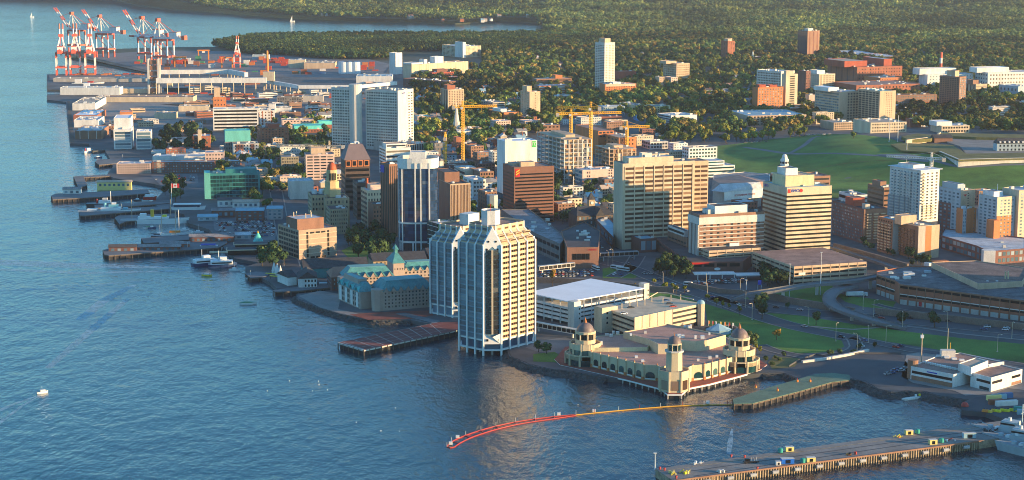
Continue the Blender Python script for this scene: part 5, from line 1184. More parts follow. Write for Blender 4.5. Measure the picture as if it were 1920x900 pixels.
 ('glass_building','curved glass and tan hotel with an oval white roof',1573,229,172,1528,1610,26,'tan','roof_light',[G('L',10,12,.7,.5,m='glass_pale'),G('R',10,4,.5,.5,u=(.4,1),m='glass_dark')],dict(blocks=[(-.2,.35,.3,.9,'+-1','+5','white','roof_white')])),
 (OB,'pink low wing left of the curved glass hotel',1516,206,178,1510,1530,20,'pink','roof_light',[],{}),
 (OB,'cream arcade base at the foot of the curved glass hotel',1563,246,230,1538,1602,16,'tan','roof_tan',[G('R',3,10,.5,.6,m='glass_dark')],{}),
 (AB,'tan apartment tower with two window columns and dark balcony side',1648,234,171,1609,1680,26,'tan','roof_green_light',[G('R',14,4,.3,.5,u=(.35,.8)),G('L',14,6,.7,.6,m='glass_dark')],{}),
 (OB,'long low cream office beyond the fort ramparts',1632,250,230,1600,1700,14,'cream','roof_tan',[G('R',3,14,.5,.4)],{}),
 ('brick_building','brown brick apartments with row of white trimmed gables',1680,208,178,1672,1757,12,'brownbrick','shingle',[G('R',5,16,.35,.4,m='glass_pale')],dict(blocks=[(.62,1.0,-.1,.4,0,'+-12','orangebrick','roof_brown',[G('R',3,6,.4,.5)])])),
 ('apartment_tower','brown gridded apartment tower right of the gabled apartments',1797,206,144,1762,1812,40,'brownbrick','roof_brown',[G('L',16,8,.6,.5,m='glass_dark'),G('R',16,4,.5,.5,m='glass_pale')],dict(blocks=[(.2,.8,.3,.7,'+-1','+9','tan','roof_tan')])),
 ('hospital','white hospital block behind the brown gridded tower',1738,176,140,1723,1825,16,'white','roof_light',[G('R',6,14,.3,.3,m='glass_pale')],dict(blocks=[(-.1,.7,.4,1.2,'+-1','+10','white','roof_light')])),
 ('hospital','long white hospital with blue shaded end at the right edge',1851,176,136,1829,1945,16,'white','roof_light',[G('R',5,16,.4,.4,m='glass_warm'),G('L',5,5,.4,.4,m='glass_blue')],dict(blocks=[(-.15,.5,.3,.9,'+-1','+8','white','roof_white')])),
 (OB,'grey and tan office block right of the brown gridded tower',1829,186,158,1811,1851,26,'tan','roof_tan',[BD('R',4,.35),CL('L',3,.3,m='glass_dark')],dict(blocks=[(-.1,.4,.2,.8,'+-1','+7','brownbrick','roof_brown')])),
 (OB,'pale blue grey hall with a tan end near the right edge',1908,188,162,1873,1935,30,'bluegrey','roof_light',[G('L',2,5,.3,.4)],{}),
 (OB,'low pale roofed block half hidden in trees at the right edge',1900,204,194,1880,1940,12,'white','roof_light',[],{}),
 (BB,'orange brick low block right of the hospital podium',1700,172,155,1690,1725,14,'orangebrick','roof_red',[],{}),
 (OB,'white office with a curved front and colonnade beyond the fort',1765,252,236,1745,1818,12,'cream','roof_light',[G('R',2,10,.6,.5,m='glass_dark')],dict(blocks=[(-.1,.45,.2,.9,'+-1','+5','white','roof_white')])),
 (BB,'red brick block with a white stair box beyond the fort',1706,240,223,1698,1728,12,'brick','roof_red',[],dict(blocks=[(1,1.6,.1,.6,0,'+2','white','roof_white')])),
 (OB,'white library wing with stepped blue green glass terraces',1258,236,217,1233,1307,22,'white','roof_light',[BD('L',4,.5,m='glass_blue')],{}),
 (AB,'cream flats with a dark scaffolded middle, left pair',1192,216,198,1161,1212,20,'yellow','roof_grey',[G('R',4,5,.4,.5)],{}),
 (AB,'cream flats with a dark scaffolded middle, right pair',1226,217,199,1212,1257,20,'yellow','roof_grey',[G('R',4,6,.4,.5),CL('L',2,.8,m='glass_dark')],{}),
 (OB,'grey glass school hall behind the yellow jibs',1130,218,200,1100,1172,14,'bluegrey','roof_light',[G('R',3,10,.6,.5,m='glass_pale')],{}),
 ('construction_hoarding','long low dark red site hoarding below the grey glass hall',1085,228,219,1080,1166,6,'brick','dirt_roof' if 'dirt_roof' in MATS else 'roof_brown',[],dict(Dp=12)),
 (OB,'bright blue site cabin block left of the library wing',1192,227,218,1188,1212,8,'sky_cabin','roof_blue',[],{}),
 (OB,'low brown brick shops left of the first concrete frame',1005,250,235,996,1050,16,'brownbrick','roof_grey',[G('R',2,6,.5,.4,m='glass_dark')],{}),
 (OB,'low white office terrace with tree rows behind the lawn, blue roofed',1452,232,222,1380,1500,6,'white','roof_blue',[],{}),
 ('church_hall','red brick church body with dark roof below the white spire',858,292,270,812,900,20,'brick','roof_dark',[G('R',3,9,.4,.5,m='glass_dark'),G('L',3,5,.4,.5)],dict(blocks=[(.0,.3,.2,.7,'+-1','+8','brick','roof_red')])),
 ('church_hall','grey mansard house block left of the red church body',815,292,268,800,830,16,'darkcon','roof_dark',[G('R',3,5,.4,.5,m='glass_pale')],{}),
 (BB,'dark red low block right of the red church body',905,276,262,898,932,14,'redbrick','roof_brown',[],{}),
]
mat('sky_cabin', (.04,.35,.75), .6, .1, .1); mat('dirt_roof', (.30,.14,.09), .9, .2, .1)
for q in FAR:
 nm, lb, xn, yb, yt, xl, xr, rz, wl, rf, wn, ex = q
 cat = nm.replace('_', ' ')
 B(nm, lb, xn, yb, yt, xl, xr, rz, wl, rf, wn, cat=cat, n=3 if yb > 180 else 1, par=.7, **ex)
# church spire
s = at(856, 256); b = empty('church_spire', s, 0, label='slender white stone church spire beside the yellow crane mast', cat='church')
H_ = zt(s, 192)-s.z; MB().prism(octo(5),-2,H_*.42).build('tower','lightcon',b); MB().prism(octo(4.4),H_*.42,H_,octo(.15)).build('spire','lightcon',b)
for i in range(4):
 a = math.pi/2*i+.78; MB().cyl(4.2*math.cos(a),4.2*math.sin(a),0,H_*.5,.8,.1,n=5).build('pinnacle','lightcon',b)
# white chimney, red white chimney, silos
def chimney(label, x, yb, yt, r, bands):
 p = at(x, yb); H_ = zt(p, yt)-p.z; g = empty('chimney', p, 0, label=label, cat='chimney'); n = len(bands)
 for i, m_ in enumerate(bands): MB().cyl(0,0,H_*i/n,H_*(i+1)/n,r*(1-.25*i/n),r*(1-.25*(i+1)/n),n=10).build('band',m_,g)
 return g
mat('crane_red', (.72,.13,.08), .5, .1, .2); mat('crane_white', (.75,.73,.70), .5, .1, .2); mat('crane_orange', (.75,.24,.04), .5, .1, .2); mat('crane_yellow', (.80,.42,.03), .5, .1, .2)
chimney('tall red and white banded chimney at the white hospital', 1763, 150, 98, 3.2, ['lightcon','lightcon','crane_red','crane_white','crane_red'])
chimney('thin plain white chimney beside the long low brick hall', 1411, 118, 97, 2, ['white','white'])
chimney('orange lattice stack among the rail yards', 502, 140, 95, 2.5, ['crane_orange']*3)
mat('silo', (.62,.68,.72), .6, .08, .05)
for i, (x, r_) in enumerate(((645,11),(655,11),(667,10))):
 p = at(x, 138); g = empty('silo', p, 0, label=['left white storage tank near the forest edge','middle white storage tank near the forest edge','right white storage tank near the forest edge, cut by shade'][i], cat='silo'); MB().cyl(0,0,0,zt(p,116)-p.z,r_,n=16).build('tank','silo',g)
# ---------------------------------------------------------------- fort on the hill
def wallline(name, label, pts, h, m, thick=2.0, z=None, kind=None, cat='wall', bot=-6):
 P = [at(x, y, z) for x, y in pts]; g = empty(name, P[0], 0, label=label, cat=cat); mb = MB()
 for a, c in zip(P, P[1:]):
  a = a-P[0]; c = c-P[0]; d = (c-a); d.z = 0; L = d.length; d /= L; nn = Vector((-d.y,d.x,0))*thick
  mb.prism(ccw([(a.x,a.y),(c.x,c.y),(c.x+nn.x,c.y+nn.y),(a.x+nn.x,a.y+nn.y)]), bot, h)
 mb.build('stonework', m, g); return g
ZF = 24
wallline('fort_wall', 'long stone rampart wall of the hilltop fort with gun slits', [(1797,299),(1990,295)], .4, 'lightcon', z=ZF, bot=-11)
wallline('fort_wall', 'shaded end wall of the hilltop fort falling back to the left', [(1761,284),(1797,299)], .4, 'lightcon', z=ZF, bot=-11)
def plate(name, pts, z, m, label, kind='structure', thick=3):
 P = ccw([tuple(at(x, y, z)[:2]) for x, y in pts]); o = MB().prism(P, z-thick, z).build(name, m); return tag(o, label, kind=kind)
plate('rampart', [(1761,285),(1797,300),(1990,295),(1990,285),(1812,288),(1787,272),(1762,270),(1690,268),(1670,270),(1690,282),(1740,285)], ZF, 'grass_dry', 'dry grass rampart round the near side of the fort', thick=1.5)
plate('parade_ground', [(1775,266),(1800,274),(1812,288.5),(1990,286.5),(1990,260),(1830,256),(1780,258)], ZF-1.4, 'gravel', 'gravel parade ground inside the fort', thick=2)
plate('rampart', [(1690,256),(1705,262),(1745,260),(1757,254),(1720,250)], ZF+3, 'grass_dry', 'grassy gun rampart left of the parade ground', thick=4)
plate('rampart', [(1762,254),(1830,257),(1990,260),(1990,254),(1830,250),(1765,249)], ZF+2, 'grass_dry', 'far grass rampart beyond the parade ground', thick=5)
g = wallline('fort_wall', 'low inner stone wall along the gun rampart', [(1700,266),(1755,259),(1764,251)], 2.5, 'cream', z=ZF+1)
b = B('barracks', 'grey stone barracks with dormer windows inside the fort', 1869, 285, 269, 1866, 1960, rz=4, wall='bluegrey', roof='roof_grey', n=0, win=[G('R',2,12,.4,.5,m='glass_dark')], z0=ZF-2.6, Dp=14, cat='barracks')
gable(b,0,b['_w'],0,14,b['_h']-.1,b['_h']+6,'shingle',hip=3)
for i in range(9): MB().box(3+i*5.6,5+i*5.6,-.2,2,b['_h']+.4,b['_h']+2.6).build('dormer','white',b)
b = B('guard_house', 'dark roofed building set in the rampart left of the parade ground', 1752, 267, 259, 1745, 1786, rz=4, wall='brown', roof='roof_dark', n=0, z0=ZF-2.6, cat='guard house'); gable(b,0,b['_w'],0,b['_d'],b['_h']-.1,b['_h']+4,'shingle')
for x, y, yt, lb in ((1667,268,220,'tall white flagpole at the left end of the fort'),(1683,268,216,'second white flagpole right of the tall one'),(1700,288,268,'short pale mast on the lawn below the fort'),(1764,249,236,'small white post behind the parade ground')):
 p = at(x, y); g = empty('flagpole', p, 0, label=lb, cat='flagpole'); MB().cyl(0,0,0,zt(p,yt)-p.z,.45,.3,n=6).build('pole','white',g); MB().box(-.9,.9,-.9,.9,0,.8).build('base','lightcon',g)
# ---------------------------------------------------------------- tower cranes
def seg_lattice(mb, a, b, wd, r=.16, n=None):
 a = Vector(a); b = Vector(b); d = b-a; L = d.length; n = n or max(2, int(L/wd/1.2)); u = d.normalized(); s_ = u.orthogonal().normalized()
 if abs(u.z) < .9: s_ = u.cross(Vector((0,0,1))).normalized()
 t_ = u.cross(s_).normalized()
 C_ = [s_*wd/2+t_*wd/2, s_*-wd/2+t_*wd/2, s_*-wd/2-t_*wd/2, s_*wd/2-t_*wd/2]
 for c in C_: mb.bar(a+c, b+c, r)
 for i in range(n):
  for k in range(4):
   p = a+d*i/n+C_[k]; q = a+d*(i+1)/n+C_[(k+1)%4]; mb.bar(p, q, r*.7)
def tower_crane(label, x, yb, ym, tipx, tipy, backx, backy, m='crane_yellow', wd=2.0, apex=None, z0=None):
 """mast foot (x,yb), jib height at picture row ym, jib tip and counter-jib end as picture columns"""
 P = at(x, yb); H_ = zt(P, ym)-P.z; g = empty('tower_crane', P, 0, label=label, cat='crane')
 mb = MB(); seg_lattice(mb, (0,0,0), (0,0,H_), wd*1.2, .36); mb.build('mast', m, g)
 J = Vector((0,0,H_))
 def end(ex, ey):
  q = at(ex, ey, H_+P.z); return q-P
 def horiz(ex, L):   # choose the horizontal direction that carries the tip to column ex at length L
  best = None
  for k in range(720):
   a = math.pi*k/360; v = Vector((math.cos(a),math.sin(a),0))*L; px = proj(P+J+v)[0]
   py = proj(P+J+v)[1]; e = abs(px-ex)
   if best is None or e+abs(py-tipy_)*1.2 < best[0]: best = (e+abs(py-tipy_)*1.2, v)
  return best[1]
 global tipy_
 tipy_ = tipy; k_ = F/P.y
 Lj = max(30, abs(tipx-x)/k_*1.04); v = horiz(tipx, Lj)
 mb = MB(); seg_lattice(mb, J, J+v, wd*1.1, .32); mb.build('jib', m, g)
 w_ = -v.normalized()*Lj*.3
 mb = MB(); seg_lattice(mb, J, J+w_, wd*1.1, .32); mb.build('counter_jib', m, g)
 ap = J+Vector((0,0,7)); mb = MB(); seg_lattice(mb, J, ap, wd*.8, .22); mb.build('apex', m, g)
 mb = MB(); mb.bar(ap, J+v*.62+Vector((0,0,1)), .13); mb.bar(ap, J+w_*.9+Vector((0,0,1)), .13); mb.build('tie_bar', m, g)
 c = J+w_*.88; MB().box(c.x-2,c.x+2,c.y-1.6,c.y+1.6,c.z-3,c.z+1).build('counterweight','concrete',g)
 MB().box(-2.6,.4,-2.2,-.2,H_-3,H_-.3).build('cab','white',g)
 hk = J+v*.55; mb = MB(); mb.bar(hk, hk-Vector((0,0,6)), .1); mb.build('hook', m, g)
 return g
tower_crane('yellow tower crane with a long jib to the right, left of the white slab tower', 868, 315, 200, 932, 190, 845, 200)
tower_crane('yellow crane mast standing alone without a visible jib', 835, 320, 258, 836, 252, 835, 258)
tower_crane('tallest yellow crane above the tall concrete frame, jib pointing left', 1107, 335, 202, 1047, 189, 1130, 205)
tower_crane('shorter yellow crane left of the tallest one, jib crossing it', 1070, 320, 213, 1165, 210, 1032, 214)
tower_crane('small yellow crane over the rounded concrete frame', 1175, 300, 238, 1218, 225, 1165, 242)
tower_crane('long cream jib crane lying low over the white grid office', 618, 300, 274, 523, 271, 632, 275, m='cream')
tower_crane('white crane with raised struts on the hill lawn', 1745, 345, 297, 1662, 292, 1760, 300, m='white')
# ---------------------------------------------------------------- ship to shore container cranes
def sts_crane(rot):
 """quay crane: local x = towards the water (boom), y = along the quay"""
 g = empty('container_crane', (0,0,0), 0, label='', cat='crane'); h = 44
 for sx in (-13, 13):
  for sy in (-9, 9):
   l = empty('leg', (sx,sy,0)); l.parent = g
   for i in range(4): MB().box(-1.15,1.15,-1.15,1.15,h*i/4,h*(i+1)/4).build('leg_band', 'crane_red' if i in (0,3) else 'crane_white', l)
 mb = MB()
 for sy in (-9,9): mb.box(-15,15,sy-1.2,sy+1.2,14,17)
 mb.box(-14.5,-11.5,-9,9,14,17); mb.box(11.5,14.5,-9,9,14,17); mb.build('portal_beam','crane_red',g)
 mb = MB()
 for sx in (-13,13): mb.box(sx-1.5,sx+1.5,-9,9,h-3,h)
 for sy in (-9,9): mb.box(-13,13,sy-1,sy+1,h-3,h)
 mb.build('top_frame','crane_red',g)
 for sy in (-4,4):
  MB().box(-38,14,sy-1.1,sy+1.1,h,h+3).build('girder','crane_red' if sy<0 else 'crane_white',g)
 mb = MB()
 for sy in (-9,9): mb.bar((13,sy*.9,h),(10,sy*.2,h+30),1.2); mb.bar((-13,sy*.9,h),(9,sy*.2,h+28),.6)
 mb.build('a_frame','crane_white',g)
 mb = MB(); mb.box(7.5,12.5,-4,4,h+28,h+33); mb.build('mast_head','crane_red',g)
 mb = MB(); mb.bar((10,0,h+30),(-36,0,h+3),.5); mb.bar((-13,-9,16),(13,-9,h-2),.7); mb.bar((-13,9,16),(13,9,h-2),.7); mb.build('brace','crane_red',g)
 MB().box(-30,-14,-5,5,h+3,h+11).build('machine_house','crane_white',g); MB().box(-31,-14,-5.2,5.2,h+11,h+11.8).build('house_roof','crane_red',g)
 MB().box(-44,-38,-4,4,h-1,h+6).build('end_platform','crane_red',g)
 bm = empty('boom', (14,0,h+1.5), 0); bm.parent = g; L_ = 52
 ang = R(rot); dx, dz = math.cos(ang), math.sin(ang)
 for i in range(5):
  a, c = L_*i/5, L_*(i+1)/5; mb = MB()
  for sy in (-3,3): mb.bar((dx*a,sy,dz*a),(dx*c,sy,dz*c),1.4)
  mb.build('boom_band','crane_red' if i%2==0 else 'crane_white',bm)
 mb = MB(); mb.bar((dx*L_*.6,0,dz*L_*.6),(-4,0,30),.35); mb.build('stay','crane_red',bm)
 MB().box(2,6,-2,2,h-7,h-3).build('cab','crane_white',g)
 return g
def place_crane(rot, x, y, deg, s, label):
 g = sts_crane(rot); g.location = at(x, y); g.rotation_euler = (0,0,R(deg)); g.scale = (s*1.25,)*3; g['label'] = label; g['group'] = 'red and white container cranes at the port'
 return g
place_crane(48, 145, 100, 155, 1.0, 'red and white container crane with raised boom, leftmost of the far row')
place_crane(50, 198, 108, 155, 1.0, 'red and white container crane with raised boom, second of the far row')
place_crane(52, 278, 118, 155, 1.05, 'red and white container crane with the highest raised boom, third of the far row')
place_crane(2, 308, 124, 155, 1.05, 'red and white container crane with lowered boom, right of the row')
for x, lb in ((116,'narrow end-on container crane at the pier tip, leftmost of three'),(142,'narrow end-on container crane on the pier, middle of three'),(170,'narrow end-on container crane on the pier, rightmost of three')):
 place_crane(74, x, 141, 100, .85, lb)
place_crane(70, 445, 128, 95, .56, 'orange topped gantry crane standing alone right of the long white gallery')
def gantry(x, y, label):
 g = empty('yard_gantry', at(x, y), R(5), label=label, cat='crane', group='orange yard gantries')
 for sx in (-11,11):
  for sy in (-5,5): MB().box(sx-.9,sx+.9,sy-.9,sy+.9,0,20).build('leg','crane_orange',g)
 MB().box(-13,13,-5,-3,20,22.5).build('beam','crane_orange',g); MB().box(-13,13,3,5,20,22.5).build('beam','crane_orange',g); MB().box(-3,3,-4,4,16,20).build('cab','crane_white',g)
gantry(338,126,'orange yard gantry nearest the container cranes'); gantry(382,113,'orange yard gantry farthest back by the shore'); gantry(426,127,'orange yard gantry left of the lone gantry crane')
# white grain galleries
def gallery(label, pts, zb, h, wd, m='white', leg=18):
 P = [at(x, y, zb) for x, y in pts]; g = empty('grain_gallery', P[0]-Vector((0,0,zb-3)), 0, label=label, cat='conveyor'); O = g.location
 for a, c in zip(P, P[1:]):
  d = c-a; L = d.length; d.normalize(); nn = Vector((-d.y,d.x,0))*wd/2; mb = MB(); a_, c_ = a-O, c-O
  mb.prism(ccw([tuple((a_+nn)[:2]),tuple((a_-nn)[:2]),tuple((c_-nn)[:2]),tuple((c_+nn)[:2])]), zb-3, zb-3+h); mb.build('gallery', m, g)
  k = max(1, int(L/leg))
  for i in range(k):
   p = a_+(c_-a_)*i/k; mb = MB()
   for s_ in (-1,1): mb.bar((p.x+nn.x*s_,p.y+nn.y*s_,-3),(p.x+nn.x*s_,p.y+nn.y*s_,zb-3),.7)
   mb.build('trestle','cream',g)
gallery('long white grain gallery on trestles, nearer of the two', [(293,156),(500,155)], 22, 9, 7)
gallery('long white grain gallery on trestles, farther of the two', [(298,139),(430,138),(462,144)], 20, 8, 7)
gallery('white grain gallery descending to the conveyor shed, right stretch', [(503,156),(560,166),(668,166),(742,159)], 14, 6, 7, leg=40)
g = empty('transfer_tower', at(290,176), 0, label='tall rusty lattice transfer tower at the left end of the galleries', cat='tower')
mb = MB()
for sx in (-9,9):
 for sy in (-6,6): mb.box(sx-1.6,sx+1.6,sy-1.6,sy+1.6,0,62)
mb.build('column','lightcon',g)
for z in range(0,60,10): MB().box(-6,6,-5,5,z+2,z+9).build('machinery','brown' if z%20 else 'dirt_roof',g)
g = empty('transfer_tower', at(505,170), 0, label='square cream transfer house on legs where the galleries meet', cat='tower'); MB().box(-10,10,-6,6,18,34).build('house','cream',g); mb=MB(); [mb.box(x-.8,x+.8,y-.8,y+.8,0,18) for x in (-9,9) for y in (-5,5)]; mb.build('leg_frame','cream',g)
# containers
BOXC = ['box_red','box_orange','box_blue','box_white','box_rust','box_green']
for n_, c_ in zip(BOXC, ((.45,.06,.035),(.55,.17,.05),(.06,.16,.33),(.62,.6,.57),(.27,.10,.06),(.06,.24,.14))): mat(n_, c_, .65, .12, .3)
rr = random.Random(11)
protos = {}
def container(x, y, c, rz, z, n, label, group='stacked shipping containers in the port', L_=12.2, w_=2.5, h=2.6, scale=1):
 k = (c, n, L_)
 if k not in protos:
  protos[k] = MB().box(0,L_*1,0,w_*n,0,h).build('shipping_container', c).data; o = [o for o in COL.objects if o.data == protos[k]][0]
 else: o = bpy.data.objects.new('shipping_container', protos[k]); COL.objects.link(o)
 p = at(x, y); o.location = (p.x,p.y,p.z+z); o.rotation_euler=(0,0,R(rz)); tag(o, label, 'container', group); return o
for i in range(148):
 reg = rr.choice([(240,410,116,127),(330,470,112,132),(130,280,139.5,143),(440,560,112,122),(300,600,134,142),(480,700,122,135),(300,500,176,190),(600,730,176,190)])
 x, y = rr.uniform(reg[0],reg[1]), rr.uniform(reg[2],reg[3]); st = rr.randint(1,4); c = rr.choice(BOXC[:1]*3+BOXC)
 if reg[2] > 139: st = 1; c = rr.choice(['box_red','box_orange'])
 for k in range(st): container(x, y, c, rr.choice([0,2,4]), 2.65*k, rr.choice([1,2,3]), dict(box_red='red shipping container standing in the container yard',box_orange='orange shipping container standing in the container yard',box_blue='blue shipping container standing in the container yard',box_white='white shipping container standing in the container yard',box_rust='rust brown shipping container standing in the container yard',box_green='green shipping container standing in the container yard')[c], group=c.replace('box_','')+' containers in the port yard')
# ---------------------------------------------------------------- vessels
mat('hull_white', (.72,.74,.74), .4, .05, .1); mat('hull_dark', (.045,.05,.055), .5, .1, .2); mat('hull_blue', (.02,.05,.14), .45, .1, .2); mat('hull_red', (.45,.04,.03), .5, .1, .2); mat('navy_grey', (.36,.44,.47), .6, .12, .25); mat('deck_grey', (.28,.30,.31), .8, .2, .3); mat('ship_blue', (.15,.42,.52), .5, .1, .2); mat('funnel_yellow', (.70,.42,.05), .5, .05); mat('ferry_yellow', (.75,.6,.03), .5, .05)
def hull(L, Bm, h, m, parent, bow=.28, deckm='deck_grey', stern=.85, name='hull'):
 mb = MB(); n = 14; S0 = []; S1 = []
 def hw(t, k):
  if t > 1-bow: q = (1-t)/bow; return Bm/2*(q**.6 if k else q**.9)*1.0
  if t < .1: return Bm/2*(stern+(1-stern)*t/.1)
  return Bm/2
 pts1 = []; pts0 = []
 for i in range(n+1):
  t = i/n; x = L*(t-.5); pts1.append((x+ (h*.3 if i == n else 0), -hw(t,1))); pts0.append((x*.96, -hw(t,0)*.85))
 o1 = pts1+[(x,-y) for x,y in reversed(pts1[:-1])]; o0 = pts0+[(x,-y) for x,y in reversed(pts0[:-1])]
 k = len(o1); mb.v = [(x,y,-1.0) for x,y in o0]+[(x,y,h+(max(0,(x/L+.5)-.6)*h*.7)) for x,y in o1]
 for i in range(k): j=(i+1)%k; mb.f.append((i,j,k+j,k+i)); mb.mi.append(0)
 mb.f.append(tuple(k+i for i in range(k))); mb.mi.append(1)
 return mb.build(name, [m, deckm], parent)
def ship(label, x, y, rz, L, Bm, h, m, parts, cat='ship', name='ship', z=0, deckm='deck_grey', group=None):
 g = empty(name, at(x, y, z), R(rz), label=label, cat=cat, group=group); hull(L, Bm, h, m, g, deckm=deckm)
 for p in parts:
  k = p[0]
  if k == 'box': MB().box(*p[1:7]).build(p[8] if len(p) > 8 else 'deckhouse', p[7], g)
  elif k == 'cyl': MB().cyl(*p[1:6], n=10).build(p[7] if len(p) > 7 else 'funnel', p[6], g)
  elif k == 'bar': mb = MB(); mb.bar(p[1], p[2], p[3]); mb.build(p[5] if len(p) > 5 else 'mast', p[4], g)
 return g
ship('grey and pale blue museum warship moored between two piers', 205, 402, 2, 62, 10, 4.5, 'hull_white', [('box',-8,12,-3.5,3.5,4,7.5,'hull_white'),('box',0,9,-2.5,2.5,7.5,10.5,'ship_blue'),('box',3,7,-2,2,10.5,12.5,'hull_white'),('cyl',-4,0,7,12,1.5,'ship_blue'),('bar',(2,0,10),(2,0,24),.35,'white'),('box',14,19,-2,2,5,7,'ship_blue','gun_house'),('box',-22,-12,-3,3,4,6,'hull_white'),('box',-6,24,-5.3,-5.02,.5,3.8,'ship_blue','blue_stripe')])
ship('long white museum steamer with a yellow funnel and two masts', 290, 419, 3, 66, 10, 4.5, 'hull_white', [('box',-16,14,-3.2,3.2,4,7,'hull_white'),('cyl',-2,0,7,14,1.8,'funnel_yellow'),('box',-14,-8,-3,3,7,10,'hull_white'),('bar',(16,0,5),(16,0,24),.35,'tan'),('bar',(-22,0,5),(-22,0,24),.35,'tan'),('bar',(16,0,22),(-22,0,22),.12,'darkgrey','rigging'),('box',8,12,-2.5,2.5,7,8.6,'ferry_yellow')])
ship('small dark tug with a white wheelhouse at the upper pier', 193, 387, 2, 34, 8, 3.5, 'hull_dark', [('box',-4,8,-2.5,2.5,3.4,6.5,'hull_white'),('box',0,5,-2,2,6.5,9,'lightcon'),('cyl',-6,0,3,8,1.1,'hull_red')], cat='tug', name='tug')
ship('dark schooner with brown masts moored among the small piers', 318, 446, 4, 34, 7, 2.5, 'hull_dark', [('box',-8,2,-2,2,2.4,4.2,'white'),('bar',(6,0,2),(6,0,26),.3,'tan'),('bar',(-7,0,2),(-7,0,28),.3,'tan'),('bar',(17,0,3),(24,0,5),.2,'tan','bowsprit'),('bar',(6,0,4),(-5,0,4.5),.35,'cream','furled_sail')], name='schooner')
ship('white schooner with orange deck stripe beside the dark schooner', 330, 440, 4, 30, 6, 2.2, 'hull_white', [('box',-6,4,-2,2,2.2,4,'crane_orange'),('bar',(3,0,2),(3,0,24),.3,'white')], name='schooner')
def ferry(label, x, y, rz):
 g = ship(label, x, y, rz, 24, 9, 2.6, 'hull_blue', [('box',-10,9,-4.2,4.2,2.6,5.4,'hull_white'),('box',-8,6,-3.9,3.9,5.4,5.8,'silver','upper_deck'),('box',-2,4,-2.4,2.4,5.8,8.6,'hull_white','wheelhouse'),('bar',(-3,0,6),(-3,0,14),.3,'white'),('box',-9,8,-4.35,-4.21,3.4,4.5,'glass_dark','window_band')], cat='ferry', name='ferry')
 return g
ferry('blue and white harbour ferry, left one at the ferry landing', 385, 497, 28)
ferry('blue and white harbour ferry, right one at the ferry landing', 417, 500, 10)
ship('white tour boat with blue and yellow top at the long red pier', 392, 469, 3, 24, 6, 2, 'hull_white', [('box',-8,8,-2.5,2.5,2,4.5,'hull_white'),('box',-7,6,-2.6,2.6,4.8,5.6,'sign_blue','awning'),('box',-8,7,-2.7,-2.55,2.8,3.8,'ferry_yellow','yellow_band')], cat='boat', name='boat')
ship('small yellow boat speeding off the ferry landing', 388, 517, -20, 9, 3, 1.1, 'ferry_yellow', [('box',-2,1.5,-1,1,1,2.2,'white')], cat='boat', name='boat')
ship('small green boat alone off the rocky point', 465, 570, 5, 13, 5, 1.2, 'hull_white', [('box',-4,3,-1.8,1.8,1.1,1.7,'box_green','canopy')], cat='boat', name='boat', deckm='box_green')
ship('white motor boat trailing a wake in the open harbour at left', 79, 737, 30, 7, 2.6, 1.1, 'hull_white', [('box',-1.2,2,-1,1,1.1,2.2,'white','cabin'),('bar',(0,0,3),(0,0,4.6),.08,'silver')], cat='boat', name='boat')
ship('white motor yacht berthed by the brick warehouse', 608, 539, 4, 15, 4.5, 2, 'hull_white', [('box',-4,4,-1.6,1.6,2,4,'hull_white')], cat='boat', name='boat')
ship('small green white boat drifting near the white steamer', 277, 428, 25, 9, 3, 1.1, 'hull_white', [('box',-2,2,-1,1,1,2,'box_green')], cat='boat', name='boat')
ship('small tug with red stern by the market quay', 165, 286, 60, 18, 6, 3, 'hull_white', [('box',-3,4,-2,2,3,6,'hull_white'),('cyl',-5,0,3,6,.8,'hull_red')], cat='tug', name='tug')
ship('white glass sided tour boat hauled up by the quay', 353, 393, 4, 34, 8, 3, 'hull_white', [('box',-14,12,-3.4,3.4,3,5.4,'glass_blue','saloon'),('box',-15,13,-3.7,3.7,5.4,6.2,'hull_white','roof')], cat='boat', name='boat', z=3)
ship('red and white lifeboat propped up on the quay', 281, 373, -6, 14, 4.5, 2.4, 'hull_red', [('box',-5,5,-1.8,1.8,2.3,4.6,'hull_white','cabin')], cat='boat', name='boat', z=4)
for lb, x, y, s_ in (('tiny white sailing boat far off at upper left',60,32,14),('white sailing boat near the far wooded shore',548,40,17)):
 g = ship(lb, x, y, 20, s_, s_*.3, 1.6, 'hull_white', [('bar',(0,0,1),(0,0,s_*1.2),.2,'white')], cat='sailboat', name='sailboat')
 mb = MB(); mb.box(-s_*.4,0,-.08,.08,2,2.2); mb.quad((-s_*.4,-.05,2.2),(0,-.05,2.2),(0,-.05,s_*1.15)); mb.build('sail','white',g)
# black hulled cargo bows seen between sheds
ship('black hulled freighter bow showing between two terminal sheds, left one', 190, 176, 4, 70, 16, 10, 'hull_dark', [('box',-30,-20,-6,6,10,20,'hull_white')], name='ship', z=0)
ship('black hulled freighter bow showing below the galleries, right one', 345, 174, 4, 70, 16, 10, 'hull_dark', [('box',-30,-20,-6,6,10,20,'cream')], name='ship', z=0)
ship('low red and white coaster at the container pier', 165, 160, 2, 60, 10, 5, 'hull_white', [('box',-24,-12,-4,4,5,12,'crane_white'),('box',0,10,-4,4,5,8,'hull_red')], name='ship')
